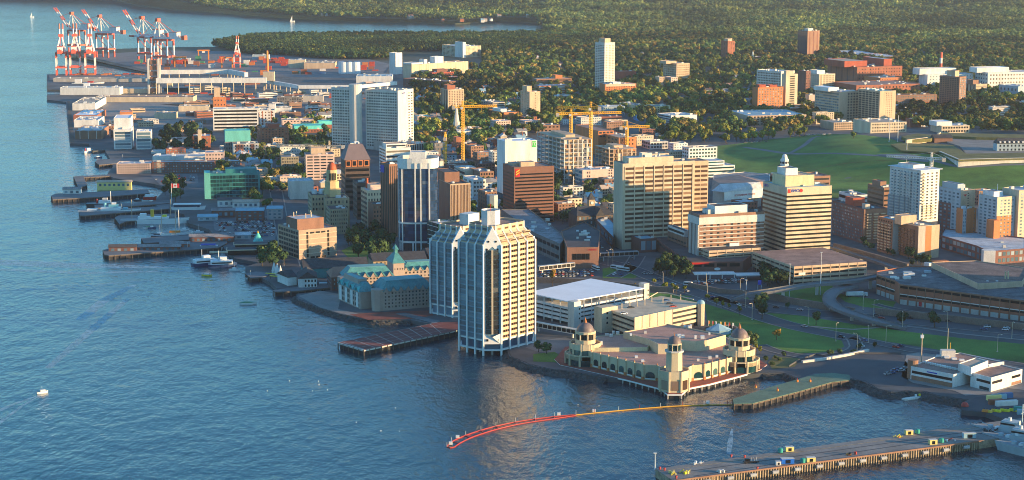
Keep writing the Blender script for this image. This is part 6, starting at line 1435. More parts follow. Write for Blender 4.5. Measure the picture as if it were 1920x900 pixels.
# patrol ships at the jetty, bottom right
def patrol(label, x, y, rz):
 g = ship(label, x, y, rz, 56, 11, 4.2, 'navy_grey', [('box',-12,12,-4.2,4.2,4.2,7.2,'navy_grey'),('box',2,11,-3.6,3.6,7.2,10.5,'navy_grey','bridge'),('box',3,11.2,-3.7,3.7,8.6,9.6,'glass_dark','bridge_window'),('box',-8,-2,-2.2,2.2,7.2,11,'navy_grey','funnel'),('bar',(0,0,7),(0,0,21),.35,'navy_grey'),('bar',(0,-3,16),(0,3,16),.15,'navy_grey','yard'),('cyl',18,0,4.6,6.4,1.6,'navy_grey','gun_mount'),('bar',(18,0,6),(23,0,7),.2,'navy_grey','gun_barrel'),('box',-20,-15,-3.8,-1.4,4.2,6,'hull_red','workboat'),('box',-24,-21,-3,3,4.2,6.8,'navy_grey','crane_house'),('box',12.5,15,-2,2,4.4,6,'hull_white','locker'),('cyl',7,0,10.5,12.4,1,'white','radome')], name='patrol_ship', group='grey patrol ships moored side by side')
 rr = random.Random(int(x))
 for i in range(16):
  px, py = rr.uniform(-26,16), rr.uniform(-4,4); s_ = rr.uniform(.4,1.1); MB().box(px-s_,px+s_,py-s_*.7,py+s_*.7,4.2,4.2+rr.uniform(.8,2.8) if abs(px)>12 else 8.2+rr.uniform(0,1.5)).build('deck_gear',rr.choice(['navy_grey','hull_white','hull_red','box_blue','lightcon']),g)
 return g
patrol('grey patrol ship moored to the jetty, farthest from the open water side', 1915, 826, 146)
patrol('grey patrol ship moored outside its twin at the right edge', 1936, 842, 146)
patrol('grey patrol ship moored outermost at the bottom right corner', 1962, 858, 146)
for i,(x,y,L_) in enumerate(((352,472,11),(330,476,10),(300,440,12),(372,436,10),(346,432,9),(250,391,10),(228,398,11),(285,428,8),(440,507,10),(470,523,9),(575,548,10),(590,546,9),(230,300,9),(184,296,10),(258,376,9))):
 ship('small boat with a white cabin moored among the left wharves', x, y, [3,25,-15][i%3], L_, L_*.28, 1.2, ['hull_white','hull_blue','hull_dark'][i%3 if i%4 else 0], [('box',-L_*.2,L_*.15,-L_*.1,L_*.1,1.1,2.4,'hull_white','cabin'),('bar',(0,0,1),(0,0,L_*.8),.1,'white')], cat='boat', name='boat', group='small boats among the left wharves')
# ---------------------------------------------------------------- roads, lawns, walls on the right
LAWN = [(1342,276),(1380,271),(1450,262),(1530,254),(1600,252),(1668,262),(1700,272),(1770,292),(1797,312),(1990,309),(1990,356),(1830,358),(1760,364),(1640,372),(1560,372),(1480,362),(1380,350),(1338,322)]
o = sheet('grass_slope', LAWN, 'grass_lit', .1, 'green grass slope below the hilltop fort') if 'grass_lit' in MATS else sheet('grass_slope', LAWN, 'grass', .1, 'green grass slope below the hilltop fort')
ribbon('path', [(1385,275),(1420,281),(1480,289),(1560,292),(1640,294),(1700,300),(1760,308),(1800,315),(1870,314),(1990,313)], 7, 'asphalt_light', .25, 'pale road winding across the grass slope')
ribbon('path', [(1480,289),(1505,276),(1520,263),(1535,256)], 7, 'asphalt_light', .32, 'pale drive climbing to the top of the grass slope')
ribbon('path', [(1470,330),(1560,315),(1680,303)], 1.6, 'grass_dry', .3, 'thin worn track across the grass slope')
sheet('car_park', [(1642,292),(1700,290),(1745,300),(1740,308),(1690,304)], 'asphalt_light', .45, 'parking strip on the grass slope below the fort')
sheet('city_lawn', [(1218,560),(1260,553),(1330,572),(1440,606),(1520,624),(1578,639),(1583,650),(1560,660),(1500,663),(1430,652),(1400,642),(1330,622),(1322,575)], 'grass', .12, 'waterfront lawn behind the casino')
sheet('city_lawn', [(1430,586),(1500,592),(1600,608),(1700,622),(1800,634),(1990,652),(1990,690),(1890,676),(1760,656),(1660,640),(1590,627),(1520,613),(1450,597)], 'grass', .12, 'long lawn strip between the two roads at right')
sheet('city_lawn', [(1560,548),(1600,556),(1680,566),(1672,580),(1620,576),(1585,566)], 'grass', .14, 'small lawn inside the ramp loop')
sheet('city_lawn', [(1440,551),(1530,536),(1562,536),(1550,556),(1552,570),(1500,560)], 'grass', .14, 'dark lawn under the viaduct')
sheet('city_lawn', [(1130,504),(1150,500),(1200,514),(1190,522),(1130,522)], 'grass', .14, 'triangular lawn beside the bus lane')
sheet('city_lawn', [(1172,546),(1260,552),(1300,556),(1258,560),(1200,560)], 'grass', .15, 'lawn strip behind the white roofed garage')
sheet('city_lawn', [(1378,557),(1400,556),(1416,572),(1400,576),(1380,566)], 'grass', .15, 'small lawn wedge at the slip road')
sheet('city_lawn', [(1000,664),(1040,660),(1052,668),(1046,680),(1000,678)], 'grass', .12, 'small lawn on the shore left of the casino')
sheet('city_lawn', [(1450,668),(1500,672),(1490,688),(1448,692),(1440,680)], 'grass_dry', .12, 'rough grass at the right end of the casino deck')
sheet('city_lawn', [(640,470),(700,440),(730,450),(745,480),(700,494),(660,490)], 'grass', .12, 'shaded park under the dark trees')
Rd = []
for pts, w_, lb in (
 ([(1130,490),(1180,503),(1225,521),(1260,534),(1296,546),(1340,560),(1376,574),(1440,599),(1500,615),(1560,627),(1600,634)], 17, 'main street curving past the garages'),
 ([(1596,633),(1660,646),(1706,656),(1753,662),(1820,671),(1886,681),(1990,698)], 10, 'street behind the white coast station'),
 ([(1598,634),(1606,650),(1590,661),(1550,668),(1500,668),(1450,657),(1425,647)], 8, 'casino drive curving round the lawn'),
 ([(1340,558),(1400,568),(1438,577),(1495,585),(1580,592),(1640,596),(1710,603),(1772,609),(1848,616),(1920,623),(1990,632)], 22, 'wide highway in front of the long brick building'),
 ([(1130,530),(1090,526),(1000,524)], 14, 'street behind the retaining wall'),
 ([(1196,480),(1180,503),(1150,520)], 12, 'cross street below the cream tower'),
 ([(1640,570),(1680,580),(1800,598),(1990,622)], 5, 'service lane at the foot of the long brick building'),
 ([(1762,505),(1830,508),(1900,512),(1990,505)], 16, 'street at the corner shops'),
 ([(1130,484),(1128,440),(1100,380),(1070,340)], 12, 'shaded street running up beside the cream tower'),
 ([(548,500),(528,420),(518,360),(508,310)], 12, 'long street running through the left of downtown'),
 ([(1990,372),(1760,372),(1560,382),(1340,340),(1290,318)], 10, 'street at the foot of the grass slope'),
):
 o, Q, L_, R_ = ribbon('road', pts, w_, 'asphalt', .17, lb); Rd.append((Q, w_))
 k = max(1, int(w_/4.5))
 for j in range(1, k): dashes('lane_line', Q, .35, 4, 8, off=(j/k-.5)*w_*.92, label='white lane dashes on the '+lb)
 for s_ in (L_, R_):
  mb = MB()
  for i in range(len(s_)-1):
   d = (s_[i+1]-s_[i]); d.z = 0
   if d.length < .1: continue
   n_ = Vector((-d.y,d.x,0)).normalized()*(1.2 if s_ is L_ else -1.2); u_ = Vector((0,0,.14))
   mb.quad(s_[i]+u_, s_[i+1]+u_, s_[i+1]+n_+u_, s_[i]+n_+u_)
  tag(mb.build('kerb', 'paving'), 'pale kerb along the '+lb, kind='structure')
def pavestrip(pts, wd, m, lb, zs=None): return ribbon('pavement', pts, wd, m, .2, lb, zs=zs)
pavestrip([(1520,612),(1600,618),(1700,612),(1800,626),(1990,644)], 3, 'paving', 'footpath along the highway lawn')
# viaducts
def viaduct(label, pts, zs, w_, piers):
 g = empty('viaduct', at(*pts[0], zs[0])-Vector((0,0,zs[0]-3)), 0, label=label, cat='viaduct')
 o, Q, L_, R_ = ribbon('deck', pts, w_, 'asphalt_light', 0, zs=zs, thick=1.3, parent=g); o.location = -g.location
 for i in piers:
  q = Q[int(i*(len(Q)-1))]-g.location; MB().box(q.x-1.1,q.x+1.1,q.y-1.1,q.y+1.1,-2,q.z-1.3).build('pier','lightcon',g)
viaduct('straight concrete viaduct crossing above the highway', [(1370,562),(1405,551),(1447,545),(1490,538),(1532,532),(1608,525),(1670,513)], [5,10,12,12,12,12,12], 9, (.25,.45,.62,.85))
viaduct('curved concrete ramp looping down to the highway', [(1700,614),(1660,606),(1617,594),(1580,581),(1557,567),(1556,554),(1570,543),(1600,534)], [4,6,8,8.5,9,9,9,9], 10, (.22,.4,.6,.8))
viaduct('raised service road running behind the striped tower', [(1560,463),(1600,476),(1645,490),(1690,506)], [9,10,11,12], 6, (.2,.5,.8))
mat('ret_wall', (.20,.15,.12), .9, .2, .1, fine=.15)
wallline('retaining_wall', 'long brown stone retaining wall behind the white roofed garage', [(1000,529),(1120,534),(1215,546),(1262,549)], 4.2, 'ret_wall')
wallline('retaining_wall', 'brown retaining wall beneath the parking lot of the podium', [(1290,538),(1350,550),(1400,553)], 3.6, 'ret_wall')
wallline('retaining_wall', 'brown retaining wall beneath the viaduct', [(1420,556),(1480,570),(1560,583),(1600,590)], 5, 'ret_wall')
wallline('retaining_wall', 'long brown wall between highway and the long brick building', [(1640,590),(1710,597),(1800,606),(1990,628)], 5, 'ret_wall')
wallline('retaining_wall', 'sloping brown wall with parapet beside the brown apartments', [(1562,470),(1640,492),(1700,510)], 7, 'ret_wall')
wallline('retaining_wall', 'curved dark wall with flags behind the casino', [(1322,622),(1370,618),(1400,634)], 3.5, 'ret_wall')
mat('roof_patchy', (.105,.11,.12), .85, .7, .09, fine=.3)
# long brick building at the right
H_ = 15.5; O = at(1686,570)
ft = [Vector((*(at(x,y)-O)[:2],0)) for x,y in ((1643,551),(1677,563),(1686,570),(1800,586),(1930,604))]
bk = [Vector((*(at(x,y,3+H_)-O)[:2],0)) for x,y in ((1990,545),(1930,505),(1746,499),(1700,499),(1644,508))]
loc = ccw([(p.x,p.y) for p in ft+bk])
mat('roof_patchy2', (.17,.125,.11), .9, .5, .08, fine=.25)
g = empty('long_brick_building', O, 0, label='long curved red brick industrial building with three storeys of window bands at right', cat='factory')
FOOT.append([(p[0]+O.x,p[1]+O.y) for p in loc]); walls(g, loc, -3, H_, 'brick', 'roof_patchy', .8)
fc = Facade(g)
for a, c, n_ in ((ft[0],ft[1],4),(ft[2],ft[3],7),(ft[3],ft[4],7)):
 fc.add((a.x,a.y),(c.x,c.y),0,H_,('g',1,n_,.88,1,{'v':(.80,.92),'m':'glass_dark','u':(0,1)}))
 fc.add((a.x,a.y),(c.x,c.y),0,H_,('g',1,n_,.88,1,{'v':(.38,.48),'m':'glass_dark','u':(0,1)}))
 fc.add((a.x,a.y),(c.x,c.y),0,H_,('b',1,1,1,1,{'v':(.485,.525),'m':'white','u':(0,1),'name':'white_lintel'}))
 fc.add((a.x,a.y),(c.x,c.y),0,H_,('b',1,1,1,1,{'v':(.93,1.0),'m':'brownbrick','u':(0,1),'name':'cornice_band','d':.2}))
 fc.add((a.x,a.y),(c.x,c.y),0,H_,('g',1,n_,.8,1,{'v':(.0,.24),'m':'concrete','u':(0,1),'name':'ground_panel'}))
 fc.add((a.x,a.y),(c.x,c.y),0,H_,('g',1,n_,.06,1,{'v':(.0,1),'m':'brownbrick','u':(-.5/n_,1-.5/n_),'name':'brick_pier','d':.35}))
fc.finish()
a, c = ft[2], ft[3]; p = a+(c-a)*.35; o = MB().box(-1.2,1.2,-.3,-.05,.5,4).build('red_door','sign_red',g); o.location=tuple(p+Vector((0,-.2,0))); o.rotation_euler=(0,0,math.atan2(c.y-a.y,c.x-a.x))
up = [Vector((*(at(x,y,3+H_)-O)[:2],0)) for x,y in ((1834,541),(1917,536),(1930,512),(1830,497),(1746,500))]
upl = ccw([(q.x,q.y) for q in up]); walls(g, upl, H_-1, H_+3.8, 'tan', 'roof_patchy2', .5, 'upper_storey')
for x in (1851,1869):
 q = at(x,535,3+H_)-O; MB().dome(q.x,q.y,H_+2.2,1.8,1.6,10,3).build('vent_hood','white',g)
for x in (1885,1890):
 q = at(x,520,3+H_+5)-O; MB().cyl(q.x,q.y,H_+4,H_+9.5,.55,n=8).build('stack','yellow',g)
rr = random.Random(8)
for i in range(10):
 q = at(rr.uniform(1665,1740), rr.uniform(508,522), 3+H_)-O; s_ = rr.uniform(.8,2.2); MB().box(q.x-s_*1.6,q.x+s_*1.6,q.y-s_,q.y+s_,H_-.8,H_+rr.uniform(.3,1.2)).build('roof_unit',rr.choice(['white','silver','bluegrey']),g)
# white coast station
H_ = 8.5; O = at(1788,727)
def rp(pts, z): return ccw([tuple((at(x,y,3+z)-O)[:2]) for x,y in pts])
g = empty('coast_station', O, 0, label='white two storey coast station with brown roofs above the rocky bank', cat='office building')
sheet('forecourt', [(1690,706),(1712,718),(1790,733),(1810,742),(1865,738),(1890,728),(1990,740),(1990,690),(1880,678),(1760,658),(1700,664)], 'paving', .1, 'paved forecourt round the white coast station')
A_ = rp([(1708,686.5),(1788,702),(1812,696),(1862,681),(1883,678),(1801,661),(1763,665)], H_)
B2 = rp([(1820,698),(1859,708),(1917,692),(1878,683),(1850,688)], H_+.6)
walls(g, A_, 0, H_, 'white', 'roof_brown', .5); walls(g, B2, 0, H_+.6, 'white', 'roof_brown', .5, 'east_wing')
FOOT.append([(q[0]+O.x,q[1]+O.y) for q in rp([(1700,690),(1788,708),(1859,714),(1925,694),(1801,656)],H_)])
P_ = lambda x,y,z: Vector((*(at(x,y,3+z)-O)[:2],0))
def face(p, q, z0, z1, m, nm, d=.12, u=(0,1)):
 v_ = q-p; L=v_.length; o = MB().box(L*u[0],L*u[1],-d,-.01,z0,z1).build(nm,m,g); o.location=tuple(p); o.rotation_euler=(0,0,math.atan2(v_.y,v_.x))
f0,f1,f2,f3,f4,f5 = P_(1708,686.5,H_),P_(1788,702,H_),P_(1812,696,H_),P_(1820,698,H_+.6),P_(1859,708,H_+.6),P_(1917,692,H_+.6)
face(f0,f1,4.2,5.9,'glass_dark','window_band',u=(.03,.97)); face(f0,f1,.0,2.8,'brownbrick','brick_base',u=(.02,.98))
face(f0,f1,6.6,7.3,'sign_blue','sign_line',u=(.38,.62)); face(f3,f4,4.8,6.4,'glass_dark','window_band',u=(.3,.95)); face(f4,f5,4.8,6.4,'glass_dark','window_band',u=(.03,.35)); face(f4,f5,4.8,6.4,'glass_dark','window_band',u=(.66,.94)); face(f4,f5,.4,2.4,'brownbrick','brick_base',u=(.66,.97)); face(f3,f4,.3,2.2,'glass_green','door_band',u=(.45,.9))
ph = rp([(1797,681),(1821,689),(1853,676),(1830,670)], H_+4.5); walls(g, ph, H_-1, H_+4.5, 'white', 'roof_tan', .5, 'penthouse')
q = P_(1711,700,3); MB().cyl(q.x,q.y,0,12,3.4,n=14).build('brick_turret','brownbrick',g);
q = P_(1777,668,H_); MB().box(q.x-4.5,q.x+4.5,q.y-2,q.y+3,H_-.6,H_+4.2).build('roof_house','lightcon',g)
for x,y,h_,m_ in ((1776,663,17,'yellow'),(1781,665,8,'crane_yellow')):
 q = P_(x,y,H_); MB().cyl(q.x,q.y,H_,H_+h_,.3,.15,n=6).build('mast',m_,g)
for i in range(14):
 t_ = i/13; q = P_(1733+t_*60,679+t_*13,H_); MB().box(q.x-1.1,q.x+1.1,q.y-.7,q.y+.7,H_-.5,H_+.6).build('skylight','white',g)
for i in range(4):
 q = P_(1761+i*14,667.5+i*2.6,H_); MB().box(q.x-1.6,q.x+1.6,q.y-1,q.y+1,H_-.5,H_+.7).build('roof_unit','silver',g)
t = empty('radio_mast', at(1727,684), 0, label='tall slim radio mast at the left end of the coast station', cat='mast'); MB().cyl(0,0,0,21,.5,.25,n=6).build('pole','tan',t); MB().box(-1,1,-1,1,18,20).build('antenna','silver',t)
wallline('low_wall', 'low pale curving wall at the back of the gravel yard', [(1506,681),(1545,676),(1590,668),(1630,659)], 1.6, 'lightcon')
wallline('low_wall', 'dark fence line between drive and gravel yard', [(1480,688),(1500,676),(1530,666),(1560,672),(1610,664),(1690,664)], 1.2, 'darkgrey', .3)
# dockside yards
sheet('yard', [(1470,696),(1535,672),(1600,664),(1650,662),(1690,668),(1708,690),(1700,722),(1650,726),(1600,710),(1590,702),(1530,699),(1500,708)], 'asphalt', .1, 'grey gravel yard between jetty and coast station')
sheet('yard', [(1808,757),(1830,745),(1900,735),(1990,735),(1990,798),(1884,786),(1850,773),(1808,768)], 'asphalt', .1, 'asphalt dock yard at the right edge')
sheet('yard', [(1005,640),(1060,632),(1100,650),(1060,664),(1010,660),(985,652)], 'asphalt_light', .1, 'small forecourt between tower and casino')
sheet('yard', [(400,412),(500,405),(520,430),(515,450),(480,452),(430,448),(402,430)], 'asphalt_light', .1, 'parking lot behind the ferry landing')
sheet('yard', [(1005,509),(1120,505),(1128,522),(1005,522)], 'asphalt', .13, 'parking lot below the tan end block')
sheet('yard', [(1290,516),(1420,512),(1440,535),(1420,546),(1320,540)], 'asphalt', .13, 'parking lot under the white entrance canopy')
sheet('yard', [(283,330),(370,328),(372,345),(300,348)], 'asphalt_light', .13, 'parking lot by the waterfront flats')
sheet('promenade', [(560,555),(600,545),(640,552),(634,580),(690,592),(690,597),(640,589),(600,577)], 'paving', .1, 'grey promenade on the rocky point before the hotel')
sheet('promenade', [(655,590),(700,586),(810,582),(812,592),(770,598),(690,600)], 'red_paving', .14, 'dark red boardwalk at the hotel corner')
sheet('rail_yard', [(300,196),(640,164),(760,172),(740,190),(600,196),(420,206)], 'gravel', .1, 'rail yard gravel behind the banded office')
sheet('container_yard', [(150,104),(300,95),(640,100),(730,120),(720,150),(300,139),(285,134)], 'asphalt_light', .1, 'container yard pavement at the port')
sheet('pier_top', [(92,142),(283,140),(283,150),(92,150)], 'asphalt_light', .1, 'long bare quay under the end-on cranes')
sheet('quay_strip', [(126,190),(131,190),(140,268),(132,268)], 'timber', .1, 'dark quay edge beside the market sheds')
sheet('port_ground', [(180,182),(400,176),(420,200),(400,225),(300,240),(200,250),(192,200)], 'paving', .1, 'pale yard ground behind the market sheds')
# rocky banks
def revet(label, pts, wd=7, z0=3.2, seed=1, name='rock_bank'):
 P = [at(x,y,3) for x,y in pts]; rr = random.Random(seed); mb = MB(); S_ = []
 for a, c in zip(P, P[1:]):
  k = max(1,int((c-a).length/2));
  for i in range(k): S_.append(a+(c-a)*i/k)
 S_.append(P[-1]); rows = 5; grid = []
 for i, p in enumerate(S_):
  d = S_[min(i+1,len(S_)-1)]-S_[max(0,i-1)]; nn = Vector((d.y,-d.x,0)).normalized()
  if nn.y > 0 and abs(nn.y) > .3: nn = -nn
  grid.append([p+nn*(wd*(r/rows)-1.0+rr.uniform(-.6,.6))+Vector((0,0,z0-3-(z0+.8)*(r/rows)+(rr.uniform(-.6,.7) if 0<r<rows+1 else 0))) for r in range(rows+1)])
 for i in range(len(grid)-1):
  for r in range(rows): mb.quad(grid[i][r],grid[i+1][r],grid[i+1][r+1],grid[i][r+1])
 o = mb.build(name,'rock'); return tag(o, label, kind='structure')
revet('dark boulder bank round the hotel point', [(556,552),(556,560),(600,578),(660,594),(700,600),(770,600)], 6, seed=2)
revet('boulder bank beneath the twin towers', [(838,612),(862,617),(872,634),(905,643),(950,652),(955,668)], 6, seed=3)
revet('boulder bank left of the casino deck', [(955,668),(990,683),(1030,692),(1060,695),(1140,708)], 9, seed=4)
revet('boulder bank below the coast station', [(1595,710),(1620,715),(1644,729),(1670,735),(1697,733),(1731,734),(1761,743),(1815,750)], 10, seed=5)
revet('stone bank right of the casino', [(1430,700),(1470,700),(1500,712),(1560,706)], 6, seed=6)
# ---------------------------------------------------------------- jetties and piers
def pier(label, pts, z=4, m='asphalt_light', side='timber', name='pier', th=1.2, piles=True, solid=False, seed=1):
 O = at(*pts[0], z); P = ccw([tuple((at(x,y,z)-O)[:2]) for x,y in pts]); g = empty(name, Vector((O.x,O.y,0)), 0, label=label, cat='pier')
 MB().prism(P, z-.3, z).build('deck', m, g); MB().prism(P, -3 if solid else z-th, z-.32).build('side_wall' if solid else 'deck_beam', side, g)
 if piles and not solid:
  mb = MB(); n = len(P)
  for i in range(n):
   a, c = Vector(P[i]), Vector(P[(i+1)%n]); k = max(1,int((c-a).length/5))
   for j in range(k): q = a+(c-a)*j/k; mb.cyl(q.x,q.y,-4,z-.3,.4,n=5)
  mb.build('pile_row','timber',g)['kind']='stuff'; MB().prism(inset(P,.9),-3,z-th-.02).build('under_deck','black',g)  # black block between the piles paints in the shade below the pier
 return g, P
mat('rust_pile', (.34,.26,.17), .9, .5, .25, fine=.2)
JP = [(1229,879),(1400,855),(1570,831),(1700,813),(1806,798),(1870,790),(1990,774),(1990,802),(1842,826),(1700,843),(1570,860),(1400,882),(1262,901)]
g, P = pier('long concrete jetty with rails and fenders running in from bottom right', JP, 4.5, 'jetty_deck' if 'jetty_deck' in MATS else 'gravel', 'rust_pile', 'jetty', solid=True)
O = Vector((g.location.x,g.location.y,0));
def jz(x,y,z=4.5):
 p = at(x,y,z)-O; return Vector((p.x,p.y,z))
for i, (p0,p1) in enumerate((((1262,888),(1985,785.5)),((1300,893),(1985,791)),((1250,882),(1985,780)))):
 a, c = jz(*p0), jz(*p1); mb = MB(); d=(c-a).normalized(); nn=Vector((-d.y,d.x,0))*.45; u_=Vector((0,0,.05)); mb.quad(a-nn+u_,c-nn+u_,c+nn+u_,a+nn+u_); mb.build('rail_track','asphalt' if i<2 else 'rust_pile',g)
a, c = jz(1262,901), jz(1842,826); d=(c-a); L=d.length; d.normalize(); ang=math.atan2(d.y,d.x)
mb = MB(); k = int(L/1.6); rr = random.Random(4)
for i in range(k):
 q = a+d*1.6*i; nn = Vector((d.y,-d.x,0)); mb.bar(q+nn*.25+Vector((0,0,-7)), q+nn*.25+Vector((0,0,-.6)), .42)
mb.build('sheet_piling','rust_pile',g)['kind']='stuff'
MB().box(0,L,-.5,.4,3.9,4.75).build('edge_beam','brownbrick',g).matrix_local = Matrix.Translation((a.x,a.y,0))@Matrix.Rotation(ang,4,'Z')
for i in range(14):
 q = a+d*(6+L/14.3*i)+Vector((d.y,-d.x,0))*1.1; o = MB().cyl(0,0,-1.8,1.8,1.0,n=10).build('fender','grey',g); o.location=(q.x,q.y,2.2); o.rotation_euler=(R(90),0,ang+R(90))
# things on the jetty
def jthing(name, label, x, y, dims, m, rz=8, cat=None, extra=None, z=4.55, group=None):
 g = empty(name, at(x,y,z), R(rz), label=label, cat=cat or name.split('_')[-1], group=group); w_,d_,h_ = [q*.85 for q in dims]
 MB().box(-w_/2,w_/2,-d_/2,d_/2,.15,h_).build('body',m,g); MB().box(-w_/2-.1,w_/2+.1,-d_/2-.1,d_/2+.1,h_,h_+.12).build('lid','lightcon' if extra is None else extra,g)
 MB().box(-w_*.2,w_*.2,-d_/2-.06,-d_/2-.01,.4,h_*.8).build('door','glass_dark',g)
 MB().box(-w_/2,w_/2,-.3,.3,0,.15).build('skid','black',g); return g
mat('box_yellow',(.75,.62,.22),.6,.06,.2); mat('box_teal',(.03,.30,.25),.6,.06,.2); mat('box_bright_blue',(.01,.13,.55),.5,.06,.2)
jthing('equipment_cabin','leftmost yellow cabin, on the far edge of the jetty beside a green tank',1480,846,(5.2,3,3),'box_yellow')
jthing('equipment_cabin','yellow cabin at the near edge of the jetty right of the blue one',1520,866,(5.4,3,3),'box_yellow')
jthing('equipment_cabin','yellow cabin on the far edge halfway along the jetty',1704,815,(5,3,3.2),'box_yellow')
jthing('equipment_cabin','yellow cabin at the near edge halfway along the jetty',1749,833,(5,3,3.2),'box_yellow')
jthing('equipment_cabin','long pale blue container at the near side of the jetty',1817,821,(8.5,3,3.4),'roof_blue')
jthing('equipment_cabin','bright blue generator cabin on the jetty, only blue one',1476,869,(8,3.6,3.4),'box_bright_blue')
jthing('tank_box','white tank right beside the blue generator cabin',1459,872,(3,2.6,2.4),'white')
for x,y,lb in ((1463,849,'green tank left of the leftmost yellow cabin'),(1505,868,'green tank left of the near edge yellow cabin'),(1720,813,'green tank right of the far edge yellow cabin'),(1765,830,'green tank right of the near edge yellow cabin halfway along')):
 g = empty('storage_tank', at(x,y,4.55), 0, label=lb, cat='tank', group='green tanks on the jetty'); MB().cyl(0,0,.3,2.4,1.4,n=12).build('drum','box_teal',g); MB().cyl(0,0,2.4,2.8,1.4,.4,n=12).build('top','box_teal',g); MB().box(-1.2,1.2,-1.2,1.2,0,.3).build('base','black',g)
def clutterthing(name, label, x, y, cols, n, sp, cat, seed):
 rr = random.Random(seed); g = empty(name, at(x,y,4.55), R(8), label=label, cat=cat)
 for i in range(n):
  px, py = rr.uniform(-sp,sp), rr.uniform(-sp*.4,sp*.4); s_ = rr.uniform(.3,.8); mb = MB()
  if i % 2: mb.cyl(px,py,0,s_*2,s_,n=8)
  else: mb.bar((px-s_*1.5,py,0.1),(px+s_*1.5,py+rr.uniform(-.6,.6),s_*2.2),s_*.35,6)
  mb.build('piece', rr.choice(cols), g)
clutterthing('buoy_pile','heap of yellow buoys near the open end of the jetty',1276,888,['ferry_yellow','box_yellow','ferry_yellow'],14,5.5,'buoys',1)
clutterthing('net_pile','pale folded fencing stack at the far edge near the jetty end',1308,870,['silver','white'],8,3,'stack',2)
clutterthing('net_pile','pale folded fencing stack at the near side of the jetty',1353,885,['silver','lightcon'],8,3.2,'stack',3)
clutterthing('buoy_pile','small orange and red buoys by the near edge of the jetty',1598,853,['crane_orange','hull_red','black'],8,3,'buoys',4)
clutterthing('buoy_pile','low orange mat and drums on the far edge of the jetty',1683,820,['ferry_yellow','crane_orange'],5,2.4,'buoys',5)
clutterthing('hose_pile','black hose coils before the long pale blue container',1860,808,['black','darkgrey'],14,6,'hoses',6)
clutterthing('dock_gear','mixed gear and white bags near the pale blue container',1778,826,['silver','hull_red','crane_orange','lightcon'],9,5,'gear',7)
for i,(x,y) in enumerate(((1237,880),(1246,882),(1268,897),(1371,857),(1396,858),(1420,880))):
 g = empty('bollard', at(x,y,4.55),0,label='red mooring bollard on the edge of the long jetty', cat='bollard', group='red bollards on the jetty'); MB().cyl(0,0,0,1,.5,.4,n=8).build('post','hull_red',g); MB().cyl(0,0,1,1.4,.75,.6,n=8).build('cap','hull_red',g)
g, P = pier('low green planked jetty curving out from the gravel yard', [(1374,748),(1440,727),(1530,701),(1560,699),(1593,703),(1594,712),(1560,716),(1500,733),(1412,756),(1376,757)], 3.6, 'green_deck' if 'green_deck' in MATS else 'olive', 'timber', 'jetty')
MATS['green_deck'] = mat('green_deck', (.13,.20,.14), .9, .2, .15, fine=.15); g.children[0].data.materials[0] = M('green_deck')
for c_ in g.children:
 if c_.name.startswith('deck') and 'beam' not in c_.name: c_.data.materials[0] = M('green_deck')
for x,y in ((1417,727),(1458,733),(1495,716),(1519,716)):
 t = empty('buoy', at(x,y,3.6),0,label='orange marker buoy standing on the green jetty', cat='buoy', group='marker buoys on the green jetty'); MB().cyl(0,0,0,1.2,.7,n=8).build('float','crane_orange',t); MB().cyl(0,0,1.2,2.4,.25,.1,n=6).build('top_mark','hull_red',t)
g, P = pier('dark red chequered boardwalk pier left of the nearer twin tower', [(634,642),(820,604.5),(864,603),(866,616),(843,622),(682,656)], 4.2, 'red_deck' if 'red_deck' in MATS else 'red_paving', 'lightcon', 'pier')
mat('red_deck', (.22,.07,.06), .9, .2, .1, fine=.1)
for c_ in g.children:
 if c_.name.startswith('deck') and 'beam' not in c_.name: c_.data.materials[0] = M('red_deck')
O = Vector((g.location.x,g.location.y,0)); A0,A1,B0,B1 = [Vector((*(at(x,y,4.2)-O)[:2],4.2)) for x,y in ((634,642),(820,604.5),(682,656),(843,622))]
mb = MB(); u_ = Vector((0,0,.06))
def strip(mb,a,c,w_):
 d=(c-a).normalized(); nn=Vector((-d.y,d.x,0))*w_/2; mb.quad(a-nn+u_,c-nn+u_,c+nn+u_,a+nn+u_)
for i in range(9):
 t_=(i+.3)/9; strip(mb, A0+(A1-A0)*t_, B0+(B1-B0)*min(1,max(0,t_-.02)), .4)
for i in range(5): t_=i/4; strip(mb, A0+(B0-A0)*t_, A1+(B1-A1)*t_, .22)
strip(mb,A0,B0,1.2); mb.build('plank_stripe','lightcon',g)
for lb, pts, z in (
 ('long timber pier carrying the red market sheds', [(193,469),(206,465),(424,447),(426,455),(410,464),(204,479),(195,477)], 4),
 ('short dark timber pier with schooners alongside', [(265,447),(300,443),(356,441),(358,449),(270,456)], 4),
 ('timber pier between the warship and the white steamer', [(215,408),(222,404),(330,400),(332,406),(236,415),(224,420)], 4),
 ('timber pier behind the grey and blue warship', [(149,397),(156,394),(316,386),(318,391),(160,404),(150,404)], 4),
 ('narrow quay with the tug alongside', [(177,384),(250,380),(320,375),(322,380),(250,386),(178,391)], 3.8),
 ('long pier with a white shed at its tip, farthest along the quay', [(96,367),(104,363),(277,355),(280,362),(205,368),(99,374)], 4),
 ('slanting grey pier arm closing the upper basin', [(138,331),(156,329),(163,347),(147,352)], 4),
 ('thin pier arm at the top of the upper basin', [(150,330),(205,327),(206,330),(152,333)], 3.6),
 ('short stone pier near the modern harbour offices', [(178,303),(184,299),(262,296),(264,302),(186,309)], 4),
 ('low pier before the ferry landing', [(460,513),(480,509),(505,512),(500,518),(470,521)], 3.6),
 ('restaurant pier beside the white house', [(512,544),(556,538),(640,530),(642,536),(560,545),(516,547)], 3.8),
 ('floating walkway behind the red boardwalk pier', [(742,588),(760,586),(826,602),(815,606)], 3.4)):
 pier(lb, pts, z, 'asphalt_light', 'timber', 'pier')
